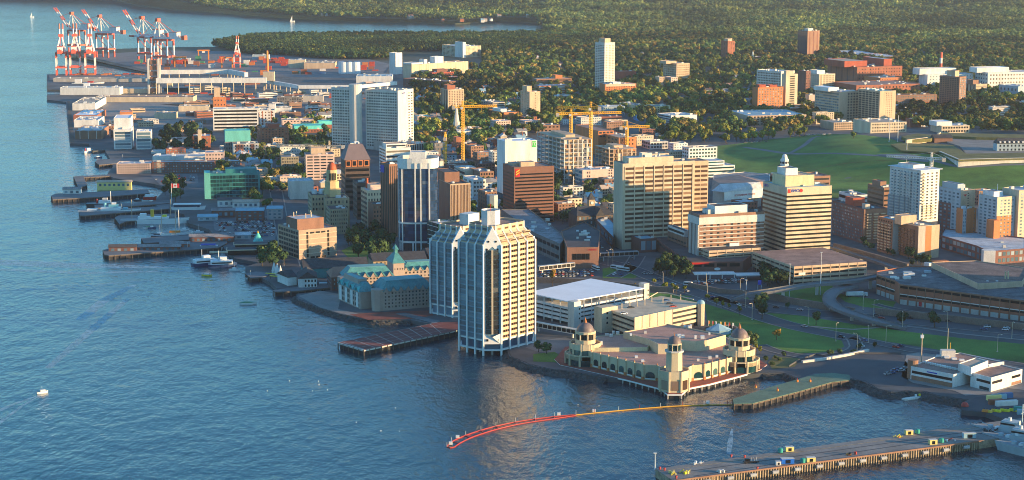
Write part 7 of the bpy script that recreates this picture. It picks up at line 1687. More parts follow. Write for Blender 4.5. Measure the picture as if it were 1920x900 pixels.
for lb,x,y,L_,w_,h_,m_,rf,rz in (
 ('red and white market shed at the seaward end of the timber pier',204,473,24,7,4.5,'darkbrick','roof_dark',4),
 ('long red and white market shed in the middle of the timber pier',236,471,48,6,3.6,'darkbrick','roof_grey',4),
 ('dark red shed at the landward side of the timber pier',300,466,26,6,4,'brick','roof_grey',4),
 ('large red shed with grey roof at the root of the timber pier',355,455,40,12,5,'darkbrick','roof_grey',4),
 ('white shed on the tip of the farthest long pier',118,366,19,8,6,'white','roof_grey',4),
 ('long pale yellow shed wall beside the upper basin',182,354,38,5,6,'box_yellow','roof_tan',3),
 ('white storage shed with dark roof at the museum quay',408,388,24,12,7,'white','roof_dark',4),
 ('white and grey shed right of the museum quay shed',436,390,27,10,6,'white','roof_tan',4),
 ('red brick museum shed with pale roof',397,408,23,10,7,'darkbrick','roof_grey',4),
 ('low white roofed market pavilion by the steamer',371,414,19,9,4,'bluegrey','roof_blue',4),
 ('dark red brick warehouse with a pale blue roof by the parking lot',443,414,27,12,10,'darkbrick','roof_blue',4),
 ('grey glazed brick warehouse end right of the red warehouse',501,412,15,12,11,'grey','roof_blue',4),
 ('small kiosk with white stripe roof near the ferry landing',441,449,14,7,4,'grey','roof_light',4)):
 b = B('shed', lb, x, y, y-5, x-1, x+5, rz=rz, wall=m_, roof=rf, n=0, W=L_, Dp=w_, h=h_, cat='shed', par=.3, win=[G('R',1 if h_<8 else 3,max(2,int(L_/5)),.5,.5,m='glass_pale')])
 gable(b,0,L_,0,w_,h_-.1,h_+2.2,rf)
g = empty('ferry_terminal', at(458,478), R(8), label='low ferry terminal with sweeping white edged flat roofs', cat='terminal')
for x0,x1,y0,y1,z in ((-14,20,0,12,5),(-8,24,14,24,7.5)): MB().box(x0,x1,y0,y1,0,z-.8).build('glazing','glass_dark',g); MB().box(x0-1.5,x1+1.5,y0-1.5,y1+1.5,z-.8,z).build('roof_edge','cream',g); MB().box(x0-.8,x1+.8,y0-.8,y1+.8,z,z+.06).build('roof','roof_dark',g)
MB().box(-30,-14,-6,-2,3.2,4.4).build('gangway','cream',g)
g = empty('cone_kiosk', at(484,459), 0, label='green cone roofed kiosk with a yellow tip behind the ferry terminal', cat='kiosk'); MB().prism(octo(4.5),0,3).build('wall','white',g); MB().prism(octo(5),3,11,octo(.8)).build('roof','roof_bright_green',g); MB().cyl(0,0,11,13,.9,.2,n=8).build('tip','funnel_yellow',g)
for i,(x,y) in enumerate(((514,513),(520,516),(526,520))):
 g = empty('pavilion_tent', at(x,y),0,label='slim pointed white tent on the restaurant quay', cat='tent', group='three pointed white tents on the quay'); MB().prism(octo(2),0,2.5).build('side','white',g); MB().prism(octo(2.2),2.5,10,octo(.15)).build('roof','white',g)
for i,(x,y) in enumerate(((508,519),(516,524))):
 g = empty('awning', at(x,y),R(-25),label=['bright yellow awning strip on the restaurant quay, left one','bright yellow awning strip on the restaurant quay, right one'][i], cat='awning'); MB().box(-5,5,-1,1,2.6,2.9).build('canvas','ferry_yellow',g); MB().box(-4.8,-4.6,-.1,.1,0,2.6).build('post','black',g); MB().box(4.6,4.8,-.1,.1,0,2.6).build('post','black',g)
g = empty('flagpole', at(322,383), 0, label='tall flagpole with a red and white maple leaf flag on the quay', cat='flagpole'); MB().cyl(0,0,0,22,.35,.2,n=6).build('pole','white',g)
fl = empty('flag',(0,0,0)); fl.parent = g
for x0,x1,m_ in ((0,2.2,'sign_red'),(2.2,6.2,'white'),(6.2,8.4,'sign_red')): MB().box(x0,x1,-.06,.06,17.4,21.8).build('stripe',m_,fl)
mb = MB(); mb.quad(*[(4.2+a*.9,-.1,19.6+c*.9) for a,c in ((0,-1.6),(.2,-.8),(1.2,-.9),(1,-.3),(1.7,.3),(.9,.5),(.5,.4),(.4,1.1),(0,1.8),(-.4,1.1),(-.5,.4),(-.9,.5),(-1.7,.3),(-1,-.3),(-1.2,-.9),(-.2,-.8))]); mb.build('leaf','sign_red',fl)
# floating docks with drums by the rocks
for lb,x,y in (('small floating dock below the coast station rocks, left one',1683,742),('small floating dock below the coast station rocks, right one',1713,747)):
 g = empty('floating_dock', at(x,y,.2), R(28), label=lb, cat='dock'); MB().box(-8,8,-1.6,1.6,-.4,.8).build('deck','lightcon',g); MB().box(-8,8,-1.5,1.5,-.8,-.4).build('float','black',g)
 for i,c_ in enumerate(('ferry_yellow','white')): MB().cyl(5-i*3,.4,.8,2.2,.7,n=8).build('drum',c_,g)
# floating boom
def tube(pts, z, r, m, name, parent, n=8):
 P = [at(x,y,z) for x,y in pts]; Q = []
 for i in range(len(P)-1):
  a,b_,c,d = P[max(0,i-1)],P[i],P[i+1],P[min(len(P)-1,i+2)]; k = max(2,int((c-b_).length/4))
  for t in range(k): t/=k; Q.append(.5*((2*b_)+(c-a)*t+(2*a-5*b_+4*c-d)*t*t+(3*b_-a-3*c+d)*t**3))
 Q.append(P[-1]); mb = MB()
 for a,c in zip(Q,Q[1:]): mb.bar(a-parent.location,c-parent.location,r,n)
 mb.build(name,m,parent); return Q
g = empty('containment_boom', at(1080,778,0), 0, label='long red and yellow floating boom with little posts across the water', cat='boom')
mat('boom_red',(.42,.05,.04),.5,.15,.5); mat('boom_yellow',(.62,.33,.03),.5,.1,.5)
Q1 = tube([(1080,777.5),(1040,781),(980,789),(930,799),(885,812),(855,824),(842,832),(838,838)], .2, .33, 'boom_red','red_float',g)
Q2 = tube([(1080,779),(1040,785),(980,794),(935,804),(890,818),(862,831),(852,838),(843,840)], .2, .33, 'boom_red','red_float',g)
Q3 = tube([(1080,778),(1160,770),(1250,762.5),(1320,759.5),(1376,759),(1412,760.5),(1470,747),(1540,727),(1594,714)], .2, .33, 'boom_yellow','yellow_float',g)
k = 0
for Q, s_, m_ in ((Q1,3,'white'),(Q3,3,'hull_red')):
 for i in range(0,len(Q),s_):
  if k > 95 or (Q is Q3 and i > len(Q)*.6): break
  q = Q[i]-g.location; mb = MB(); mb.box(q.x-.14,q.x+.14,q.y-.14,q.y+.14,.3,2.8); mb.build('post',m_ if i%2 else 'white',g); k += 1
mb = MB()
for a,c in zip(Q1[::3],Q2[::3]): mb.bar(a-g.location,c-g.location,.22)
mb.build('cross_tie','boom_red',g)
for x,y in ((1048,779),(1114,773),(1327,757),(845,834),(858,822)): q = at(x,y,0)-g.location; MB().box(q.x-1,q.x+1,q.y-.8,q.y+.8,.2,1.8).build('lantern_float','white',g)
# containers and bags in the dock yard
for i,(x,y,c,rz,lb) in enumerate(((1852,752,'box_yellow',12,'cream end container in the dock yard, behind the others'),(1862,750,'roof_blue',12,'pale blue container next to the cream one in the dock yard'),(1874,748,'box_blue',12,'dark blue container at the back of the dock yard'),(1869,763,'box_white',14,'long cream white container at the front of the dock yard'),(1856,760,'box_rust',14,'dark red container half behind the long cream white one'),(1900,772,'box_teal',-20,'green skip at the right of the dock yard'),(1907,778,'roof_blue',-10,'pale blue box at the jetty root'))):
 o = container(x,y,c,rz,.2,1,lb,group='containers in the dock yard',L_=9.0 if i!=3 else 14.0,h=3)
 del o['group']
for i in range(14):
 x = 1845+i*5.6; y = 771.5-i*.2+(i%3)*.9; c = ['crane_orange','funnel_yellow','ferry_yellow'][0 if i<2 else 1 if i<4 else 2]
 g = empty('bag', at(x,y,3.2),0,label='bulky yellow sack lined up on the dock yard edge', cat='sack', group='yellow sacks on the dock yard edge'); MB().dome(0,0,0,1.5,1.6,8,3).build('sack',c,g); MB().cyl(0,0,1.5,1.9,.35,n=6).build('tie','black',g)
g = empty('buoy', at(1809,762,3.2),0,label='big round red buoy on the corner of the dock yard quay', cat='buoy'); MB().dome(0,0,.2,2.3,2.6,12,5).build('float','boom_red',g); MB().cyl(0,0,0,.4,1.6,n=8).build('base','black',g)
sheet('quay_apron', [(1806,757),(1840,750),(1905,742),(1990,744),(1990,798),(1884,786),(1850,773),(1806,768)], 'asphalt', .15, 'dock yard apron')
# ---------------------------------------------------------------- trees
def leaf_mat(name, cols, var=.35):
 m, n, b = node_mat(name); b.inputs['Roughness'].default_value = .85; b.inputs['Specular IOR Level'].default_value = .15
 oi = n.nodes.new('ShaderNodeObjectInfo'); geo = n.nodes.new('ShaderNodeNewGeometry')
 cr = n.nodes.new('ShaderNodeValToRGB'); e = cr.color_ramp.elements
 for i, c in enumerate(cols):
  p = i/(len(cols)-1)
  el = e[0] if i == 0 else e[len(e)-1] if i == len(cols)-1 else e.new(p)
  el.position = p; el.color = (*c, 1)
 n.links.new(oi.outputs['Random'], cr.inputs[0])
 mr = n.nodes.new('ShaderNodeMapRange'); mr.inputs[3].default_value = 1-var; mr.inputs[4].default_value = 1+var
 n.links.new(geo.outputs['Random Per Island'], mr.inputs[0])
 vm = n.nodes.new('ShaderNodeVectorMath'); vm.operation = 'SCALE'; n.links.new(cr.outputs[0], vm.inputs[0]); n.links.new(mr.outputs[0], vm.inputs['Scale'])
 prev = vm.outputs[0]
 for sc_, v_ in ((.0026,.6),(.012,.3),(.05,.25)):
  t = n.nodes.new('ShaderNodeTexNoise'); t.inputs['Scale'].default_value = sc_; t.inputs['Detail'].default_value = 3; n.links.new(geo.outputs['Position'], t.inputs['Vector'])
  r_ = n.nodes.new('ShaderNodeMapRange'); r_.inputs[1].default_value = .33; r_.inputs[2].default_value = .67; r_.inputs[3].default_value = 1-v_; r_.inputs[4].default_value = 1+v_; n.links.new(t.outputs[0], r_.inputs[0])
  q = n.nodes.new('ShaderNodeVectorMath'); q.operation = 'SCALE'; n.links.new(prev, q.inputs[0]); n.links.new(r_.outputs[0], q.inputs['Scale']); prev = q.outputs[0]
 n.links.new(prev, b.inputs['Base Color']); return m
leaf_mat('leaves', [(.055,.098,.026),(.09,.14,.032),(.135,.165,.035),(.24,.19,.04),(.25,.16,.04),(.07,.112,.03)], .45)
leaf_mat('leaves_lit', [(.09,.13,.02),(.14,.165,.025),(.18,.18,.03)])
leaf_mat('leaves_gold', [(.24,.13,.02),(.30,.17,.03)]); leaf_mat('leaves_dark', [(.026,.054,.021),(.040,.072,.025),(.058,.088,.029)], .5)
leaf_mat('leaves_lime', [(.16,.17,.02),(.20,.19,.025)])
mat('bark', (.09,.065,.045), .95, .2, .5)
def crown_mesh(name, seed, m, lumps=6, leaves=26, rx=4.2, rz=3.6, cz=6.2, q=1.15, conif=False):
 rr = random.Random(seed); bm = bmesh.new(); L_ = []
 for i in range(lumps):
  a = rr.uniform(0,6.28); d = rr.uniform(.15,.62)*rx; z = cz+rr.uniform(-.55,.6)*rz; r_ = rr.uniform(.42,.66)*rx*(1-.35*abs(z-cz)/rz)
  if conif: d *= .35; r_ = rx*(.9-.75*(z-cz+rz)/(2*rz))
  L_.append((Vector((d*math.cos(a),d*math.sin(a),z)), max(.5,r_)))
 L_.append((Vector((0,0,cz)), rx*.62))
 for c, r_ in L_:
  for k in range(leaves):
   v = Vector((rr.gauss(0,1),rr.gauss(0,1),rr.gauss(0,1)+.25)).normalized(); p = c+Vector((v.x*r_,v.y*r_,v.z*r_*.82))*rr.uniform(.72,1.08)
   s_ = q*rr.uniform(.55,1.2)*.8; t = v.orthogonal().normalized(); t.rotate(Matrix.Rotation(rr.uniform(0,6.28),3,v)); w_ = v.cross(t)
   tl = v*rr.uniform(-.5,.5)
   vs = [bm.verts.new(p+(t+tl)*s_*a+(w_)*s_*b_) for a,b_ in ((-.9,-.4),(.2,-.9),(.95,.2),(-.1,.9))]
   bm.faces.new(vs)
  k = len(bm.verts)
  r2 = bmesh.ops.create_icosphere(bm, subdivisions=1, radius=r_*.72)
  for v in r2['verts']: v.co = Vector((v.co.x,v.co.y,v.co.z*.85))*rr.uniform(.85,1.1)+c
 me = bpy.data.meshes.new(name); bm.to_mesh(me); bm.free(); me.materials.append(M(m)); return me
def trunk_mesh(name, seed, h=4.6, r=.32):
 rr = random.Random(seed); mb = MB(); mb.cyl(0,0,-.6,h,r*1.3,r*.6,n=7)
 for i in range(4):
  a = rr.uniform(0,6.28); mb.bar((0,0,h*.75),(2*math.cos(a),2*math.sin(a),h*1.35),r*.3,5)
 me = bpy.data.meshes.new(name); me.from_pydata(mb.v,[],mb.f); me.materials.append(M('bark')); return me
KIND = {}
for kind, m_, par in (('round','leaves',dict(lumps=6)),('wide','leaves',dict(lumps=8,rx=5.2,rz=3.2,cz=6)),('dark','leaves_dark',dict(lumps=8,rx=5,rz=4.6,cz=6.8)),('lit','leaves_lit',dict(lumps=7,rx=4.8,rz=4,cz=6.4)),
 ('lime','leaves_lime',dict(lumps=3,rx=2.2,rz=2.2,cz=4.4,q=.8)),('gold','leaves_gold',dict(lumps=3,rx=2.3,rz=2.6,cz=4.8,q=.8)),('bush','leaves_dark',dict(lumps=3,rx=2.2,rz=1.3,cz=1.5,q=.9)),('fir','leaves_dark',dict(lumps=9,rx=2.6,rz=6,cz=7,conif=True))):
 KIND[kind] = [(crown_mesh('crown', 10*i+len(kind), m_, **par), trunk_mesh('trunk', i, 1 if kind=='bush' else 2.6 if kind in('lime','gold') else 4.4, .18 if kind in ('lime','gold','bush') else .34)) for i in range(3)]
NT = [0]
def tree(kind, P, s, label, group, name='deciduous_tree'):
 i = NT[0]; NT[0] += 1; rr = random.Random(i*7+1); cm, tm = KIND[kind][i % 3]
 g = empty(name, P, rr.uniform(0,6.28), label=label, cat='bush' if kind == 'bush' else 'tree', group=group); g.scale = (s*rr.uniform(.9,1.1),s*rr.uniform(.9,1.1),s*rr.uniform(.88,1.12))
 for nm, me in (('crown',cm),('trunk',tm)):
  o = bpy.data.objects.new(nm, me); COL.objects.link(o); o.parent = g
 return g
def treeline_(kind, pts, s, label, group):
 for x, y in pts: tree(kind, at(x, y), s, label, group)
rr = random.Random(42)
def cluster(kind, poly_, n, s, label, group):
 k = 0; tries = 0; P = []
 xs = [p[0] for p in poly_]; ys = [p[1] for p in poly_]
 while k < n and tries < 4000:
  tries += 1; q = (rr.uniform(min(xs),max(xs)), rr.uniform(min(ys),max(ys)))
  if not inside(q, poly_): continue
  w_ = at(*q)
  if any(inside((w_.x,w_.y), f) for f in FOOT): continue
  if any((w_.xy-e).length < 5.2*s for e in P): continue
  P.append(w_.xy.copy()); k += 1; tree(kind, w_, s*rr.uniform(.75,1.2), label, group)
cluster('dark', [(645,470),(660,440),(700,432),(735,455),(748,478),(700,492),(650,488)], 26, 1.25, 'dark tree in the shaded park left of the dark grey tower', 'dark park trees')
cluster('dark', [(488,500),(492,480),(520,478),(540,500),(530,512),(500,510)], 9, 1.3, 'dark tree on the quay left of the square tan office', 'dark quay trees')
cluster('dark', [(1232,505),(1260,500),(1288,512),(1290,524),(1262,526),(1236,518)], 13, 1.1, 'dark tree beside the red brick podium', 'trees by the podium')
cluster('dark', [(1425,540),(1432,500),(1450,510),(1478,535),(1470,545)], 9, 1.2, 'large dark tree at the left foot of the parking garage', 'trees at the garage corner')
cluster('dark', [(296,368),(300,345),(345,348),(352,372),(330,380)], 10, 1.2, 'dark tree on the quay below the teal glass office', 'trees by the museum quay')
cluster('dark', [(1036,420),(1040,350),(1060,330),(1072,380),(1068,420)], 13, 1.3, 'dark tree right of the reddish brown tower', 'trees beside the brown tower')
cluster('wide', [(486,360),(500,320),(530,335),(540,365),(500,378)], 11, 1.2, 'tree in the street right of the teal glass office', 'trees by the teal office')
cluster('dark', [(560,300),(590,255),(618,262),(618,300),(590,318)], 8, 1.3, 'dark tree left of the wide grid tower', 'trees left of the grid tower')
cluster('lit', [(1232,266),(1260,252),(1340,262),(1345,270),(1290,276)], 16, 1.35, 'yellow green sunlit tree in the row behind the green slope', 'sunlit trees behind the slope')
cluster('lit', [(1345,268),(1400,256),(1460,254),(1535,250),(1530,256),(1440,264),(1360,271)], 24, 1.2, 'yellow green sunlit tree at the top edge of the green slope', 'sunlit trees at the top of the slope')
cluster('dark', [(1440,610),(1400,575),(1436,576),(1436,590)], 3, 1.0, 'dark tree on the wedge between the two roads', 'trees on the wedge')
for x,y,s,k,lb in ((1523,525,1.15,'dark','round dark tree in front of the wide parking garage'),(1590,522,1.1,'dark','round dark tree near the right end of the wide parking garage'),(1691,614,1.05,'dark','round dark tree beside the highway, left of two'),(1752,614,1.05,'dark','round dark tree beside the highway, right of two'),(1425,584,1.35,'dark','big dark bushy tree under the viaduct end'),(1530,610,.9,'dark','small dark tree on the lawn strip below the curved ramp'),(1477,579,.5,'dark','very small tree by the highway below the viaduct'),(1456,638,1.3,'gold','small orange autumn tree on the waterfront lawn'),(1036,536,1.8,'gold','orange brown tree beside the white garage roof'),(1010,660,.7,'dark','small tree on the shore beside the nearer twin tower'),(1025,664,.75,'dark','second small tree on the shore beside the twin tower'),(1190,540,.6,'gold','small brown tree in front of the retaining wall')):
 tree(k, at(x,y), s, lb, None)
for x,y in ((1226,536),(1246,545),(1262,547),(1283,550),(1343,574),(1387,592),(1325,566),(1355,578),(1367,583),(1268,551)): tree('lime', at(x,y), rr.uniform(.9,1.25), 'small lime yellow street tree along the curving main street', 'lime yellow street trees')
for x,y in ((1410,652),(1418,660),(1402,646),(1425,664),(1416,648)): tree('lime' if x>1415 else 'dark', at(x,y), .9, 'small tree behind the right domed drum of the casino', 'small trees behind the casino')
for x,y in ((1454,672),(1462,676),(1470,668),(1555,664),(1600,662),(1610,654),(1575,662),(1448,684),(1436,676),(1024,556),(1008,560),(1640,650)): tree('bush', at(x,y), rr.uniform(.7,1.2), 'low dark shrub near the casino drive', 'shrubs near the casino drive', 'shrub')
cluster('dark', [(1690,485),(1700,500),(1740,505),(1745,498),(1716,486)], 6, .8, 'dark tree at the foot of the orange striped block', 'trees by the orange striped block')
cluster('dark', [(1612,462),(1618,455),(1680,478),(1678,486)], 7, .6, 'small dark tree on the terrace before the brick slab', 'terrace trees')
# ---------------------------------------------------------------- mass of trees and woods
def scatter(name, label, protos, poly_px, n, smin, smax, seed, avoid=True, zoff=0, poly_w=None, dens=None, clear=0):
 P = poly_w or [tuple(at(x,y)[:2]) for x,y in poly_px]
 xs = [p[0] for p in P]; ys = [p[1] for p in P]; rg = np.random.default_rng(seed); pts = []; tries = 0
 foots = [(f, min(q[0] for q in f), max(q[0] for q in f), min(q[1] for q in f), max(q[1] for q in f)) for f in FOOT] if avoid else []
 while len(pts) < n and tries < n*14:
  tries += 1; x = rg.uniform(min(xs),max(xs)); y = rg.uniform(min(ys),max(ys))
  if not inside((x,y), P): continue
  if abs(x) > y*.30+60: continue
  if dens and noise.noise(Vector((x*dens,y*dens,seed))) < -.08: continue
  if any(a-clear < x < b_+clear and c-clear < y < d+clear and inside((x,y), f) for f,a,b_,c,d in foots): continue
  pts.append((x,y,hill(x,y)+zoff))
 me = bpy.data.meshes.new(name); me.from_pydata(pts,[],[]); o = bpy.data.objects.new(name, me); COL.objects.link(o)
 ng = bpy.data.node_groups.new(name, 'GeometryNodeTree'); ng.interface.new_socket('Geometry', in_out='INPUT', socket_type='NodeSocketGeometry'); ng.interface.new_socket('Geometry', in_out='OUTPUT', socket_type='NodeSocketGeometry')
 N = ng.nodes; gi = N.new('NodeGroupInput'); go = N.new('NodeGroupOutput'); ip = N.new('GeometryNodeInstanceOnPoints'); jn = N.new('GeometryNodeJoinGeometry')
 for pr in protos:
  ob = N.new('GeometryNodeObjectInfo'); ob.inputs['Object'].default_value = pr; ob.inputs['As Instance'].default_value = True; ng.links.new(ob.outputs['Geometry'], jn.inputs[0])
 ip.inputs['Pick Instance'].default_value = True
 ri = N.new('FunctionNodeRandomValue'); ri.data_type = 'INT'; ri.inputs['Min'].default_value = 0; ri.inputs['Max'].default_value = len(protos)-1
 out = [s_ for s_ in ri.outputs if s_.type == 'INT'][0]
 for s_ in ri.inputs:
  if s_.type == 'INT' and s_.name == 'Min': s_.default_value = 0
  if s_.type == 'INT' and s_.name == 'Max': s_.default_value = len(protos)-1
 ng.links.new(out, ip.inputs['Instance Index'])
 rs = N.new('FunctionNodeRandomValue'); rs.data_type = 'FLOAT'
 for s_ in rs.inputs:
  if s_.type == 'VALUE' and s_.name == 'Min': s_.default_value = smin
  if s_.type == 'VALUE' and s_.name == 'Max': s_.default_value = smax
  if s_.name == 'Seed': s_.default_value = seed
 ng.links.new([s_ for s_ in rs.outputs if s_.type == 'VALUE'][0], ip.inputs['Scale'])
 rv = N.new('FunctionNodeRandomValue'); rv.data_type = 'FLOAT_VECTOR'
 vs = [s_ for s_ in rv.inputs if s_.type == 'VECTOR']; vs[0].default_value = (0,0,0); vs[1].default_value = (0,0,6.28)
 ng.links.new([s_ for s_ in rv.outputs if s_.type == 'VECTOR'][0], ip.inputs['Rotation'])
 ng.links.new(gi.outputs[0], ip.inputs['Points']); ng.links.new(jn.outputs[0], ip.inputs['Instance']); ng.links.new(ip.outputs[0], go.inputs[0])
 md = o.modifiers.new('scatter','NODES'); md.node_group = ng
 tag(o, label, kind='stuff'); print(name, len(pts)); return o
# source trees for the masses: three real trees standing in the woods
def src(kind, px, py, label):
 g = tree(kind, at(px,py), 1.0, label, None); return [c for c in g.children if c.name.startswith('crown')][0]
def raw(kind, px, py, label):
 i = NT[0] % 3; g = tree(kind, at(px,py), 1.0, label, None); g.scale=(1,1,1); return [c for c in g.children if c.name.startswith('crown')][0]
S1 = [raw('lit',1010,140,'bright round tree in the woods left of the brick residences'), raw('wide',1600,262,'broad tree right of the sunlit row behind the slope'), raw('round',905,120,'round tree among the houses right of the grain elevator'), raw('wide',1300,180,'broad tree in the woods right of the pink blocks'), raw('round',1080,110,'round tree in the woods left of the slim tall tower'), raw('dark',1700,95,'dark tree on the wooded rise at upper right')]
S2 = [raw('lit',840,80,'bright tree in the park woods'), raw('fir',560,90,'dark fir in the park woods'), raw('round',660,80,'round tree in the park woods'), raw('dark',760,78,'dark tree in the park woods')]
# houses first so that trees keep clear of them
def mk_house(wall, roof, i):
 g = empty('house', (0,0,0), 0); a, c, h = (9,8,5.6) if i else (13,9,6.2)
 MB().box(0,a,0,c,-2,h).build('wall',wall,g); gable(g,0,a,0,c,h-.05,h+3.2,roof)
 MB().box(a*.7,a*.7+.9,c*.3,c*.3+.9,h+1,h+4.2).build('chimney','brick',g)
 for k in range(3): MB().box(a*(.14+.28*k),a*(.14+.28*k)+1.3,-.08,-.01,1,2.6).build('window','glass_dark',g); MB().box(a*(.14+.28*k),a*(.14+.28*k)+1.3,-.08,-.01,3.6,5).build('window','glass_dark',g)
 return g
HC = [('white','roof_grey','small white grey roofed house'),('white','roof_blue','small white blue roofed house'),('bluegrey','roof_dark','small blue grey house'),('tan','roof_tan','small tan house'),('brick','roof_dark','small brick house'),('cream','roof_light','small cream house'),('lightcon','roof_brown','small pale brown roofed house')]
HP = [None]*len(HC); rr = random.Random(99)
HZ = [([(880,215),(900,150),(980,130),(990,200),(960,235)],34,'among the trees left of the plain grey and tan tower'),([(778,250),(782,175),(830,172),(828,240)],26,'in the streets left of the brown tower'),([(870,290),(930,250),(1000,262),(990,300),(930,310)],16,'left of the first concrete frame'),
  ([(990,150),(985,100),(1110,95),(1112,160)],14,'in the woods left of the slim tall tower'),([(1155,130),(1160,95),(1300,85),(1340,110),(1300,150)],26,'in the woods right of the slim tall tower'),([(1300,190),(1300,150),(1410,150),(1405,215)],16,'in the woods left of the grey slab'),
  ([(1040,75),(1150,68),(1330,60),(1340,80),(1150,88)],24,'far off beyond the slim tall tower'),([(1550,95),(1700,84),(1915,88),(1915,70),(1560,72)],16,'on the far wooded slope at right'),([(1380,95),(1490,85),(1490,75),(1390,75)],20,'left of the dark university tower'),
  ([(560,255),(570,215),(618,205),(618,240)],12,'behind the turquoise roofed school'),([(430,340),(445,300),(500,300),(500,330)],12,'behind the teal glass office'),([(640,35),(900,42),(1008,38),(1008,20),(660,18)],22,'on the far shore of the inlet'),([(395,14),(640,34),(640,20),(420,4)],14,'on the far wooded shore at upper left'),
  ([(540,340),(560,300),(640,320),(620,360)],5,'between the downtown blocks'),([(880,400),(900,330),(935,330),(930,400)],6,'below the white slab tower'),([(1090,420),(1075,360),(1150,355),(1150,400)],9,'between the town hall and the pink block'),([(760,300),(800,255),(870,300),(830,320)],12,'beside the crane masts')]
for pl_, n_, where in HZ:
 xs = [p[0] for p in pl_]; ys = [p[1] for p in pl_]; k = 0; tr = 0
 while k < n_ and tr < 600:
  tr += 1; q = (rr.uniform(min(xs),max(xs)), rr.uniform(min(ys),max(ys)))
  if not inside(q, pl_): continue
  w_ = at(*q)
  if any(inside((w_.x,w_.y), f) for f in FOOT): continue
  i = rr.choice([0,0,1,1,2,3,4,5,5,6]); lb = HC[i][2]+' '+where; rz = R(rr.choice([15,20,25,105,110])); sc = rr.uniform(.9,1.35)
  if HP[i] is None:
   HP[i] = mk_house(HC[i][0], HC[i][1], i%2); g = HP[i]; g.location = w_; g.rotation_euler=(0,0,rz); g.scale=(sc,)*3
  else: g = copy_thing(HP[i], w_, rz, sc)
  tag(g, lb, 'house', 'houses '+where); k += 1
  c_, s_ = math.cos(rz), math.sin(rz); FOOT.append([(w_.x+(a*c_-b_*s_)*sc, w_.y+(a*s_+b_*c_)*sc) for a,b_ in ((-4,-6),(15,-6),(15,11),(-4,11))])
IF = [([(408,360),(420,300),(500,262),(620,262),(620,330),(560,400),(520,380)],16,10,'among the left downtown streets'),([(180,262),(190,205),(420,190),(620,170),(620,215),(400,232),(290,262)],34,7,'in the old port quarter at left'),([(300,330),(290,290),(420,280),(440,330)],5,8,'behind the waterfront flats'),
 ([(760,330),(790,250),(930,250),(935,330),(880,360)],16,12,'around the yellow crane masts'),([(1040,440),(1060,350),(1150,345),(1150,430)],7,12,'between town hall and cream tower'),([(1100,330),(1120,230),(1240,232),(1280,300),(1200,340)],12,11,'behind the second concrete frame'),
 ([(300,200),(300,150),(740,160),(740,190)],22,6,'along the rail yards'),([(980,250),(900,235),(1000,180),(1100,200),(1100,235)],12,9,'left of the yellow jibs'),([(1370,240),(1380,200),(1560,190),(1560,235)],10,12,'around the low blue roofed flats'),([(1700,250),(1600,215),(1700,190),(1900,195),(1860,240)],9,9,'before the hospital trees'),([(1290,470),(1340,395),(1440,380),(1440,470)],6,10,'behind the brick hotel'),([(1340,365),(1450,345),(1560,365),(1560,380),(1440,385)],7,9,'at the foot of the grass slope'),([(1560,380),(1640,360),(1760,380),(1990,390),(1990,420),(1800,400)],10,12,'behind the right apartment towers')]
WM = [('brick','brick'),('darkbrick','dark brick'),('cream','cream'),('lightcon','pale concrete'),('tan','tan'),('brownbrick','brown brick'),('pink','pinkish'),('white','white')]; RM = ['roof_grey','roof_light','roof_tan','roof_dark','roof_brown','roof_grey']
for pl_, n_, hh, where in IF:
 xs = [p[0] for p in pl_]; ys = [p[1] for p in pl_]; k = 0; tr = 0
 while k < n_ and tr < 500:
  tr += 1; q = (rr.uniform(min(xs),max(xs)), rr.uniform(min(ys),max(ys)))
  if not inside(q, pl_): continue
  w_ = at(*q); W_ = rr.uniform(14,34); D_ = rr.uniform(12,22); rz = rr.choice([16,19,22]); c_, s_ = math.cos(R(rz)), math.sin(R(rz))
  cs = [(w_.x+a*c_-b_*s_, w_.y+a*s_+b_*c_) for a,b_ in ((-2,-2),(W_+2,-2),(W_+2,D_+2),(-2,D_+2),(W_/2,D_/2),(0,D_/2),(W_,D_/2),(W_/2,0))]
  if any(inside(c, f) for c in cs for f in FOOT) or any(inside(f[0], cs[:4]) for f in FOOT): continue
  m_, mn = rr.choice(WM); h = hh*rr.uniform(.7,1.5); nf = max(1,int(h/3.3)); nc = int(W_/3.4)
  B('brick_building' if 'brick' in mn else 'city_building', f'low flat roofed {mn} block {where}', q[0], q[1], q[1]-5, 0, 0, rz=rz, wall=m_, roof=rr.choice(RM), W=W_, Dp=D_, h=h, cat='building', group='low blocks '+where, n=1, cap=40,
   win=[G('R',nf,nc,.45,.45,m=rr.choice(['glass','glass_dark','glass_pale'])),G('L',nf,max(2,int(D_/3.6)),.45,.45)] if q[1] > 230 else [BD('R',nf,.35)]); k += 1
CITY = [(778,262),(772,150),(905,128),(905,108),(1000,92),(1120,90),(1160,84),(1340,76),(1490,78),(1560,84),(1990,92),(1990,262),(1840,246),(1700,236),(1600,222),(1540,246),(1360,262),(1230,262),(1200,238),(1170,222),(1080,222),(1000,262),(930,262),(900,300),(800,300)]
scatter('street_trees', 'mass of leafy street trees between the far houses', S1, CITY, 7600, 1.0, 2.0, 3)
scatter('street_trees', 'wooded belt between the last houses and the hills', S1, [(1010,67),(1040,62),(1130,60),(1340,68),(1560,76),(1990,84),(1990,96),(1560,90),(1340,84),(1130,94),(1010,92)], 5000, 1.0, 1.9, 4)
scatter('street_trees', 'trees between the blocks at left of downtown', S1, [(400,330),(420,300),(480,230),(545,235),(620,210),(620,330),(560,350),(500,400)], 170, .9, 1.5, 5)
scatter('street_trees', 'dark trees around the modern harbour offices', S1[5:], [(285,290),(300,262),(340,240),(385,250),(400,285)], 70, .8, 1.5, 6)
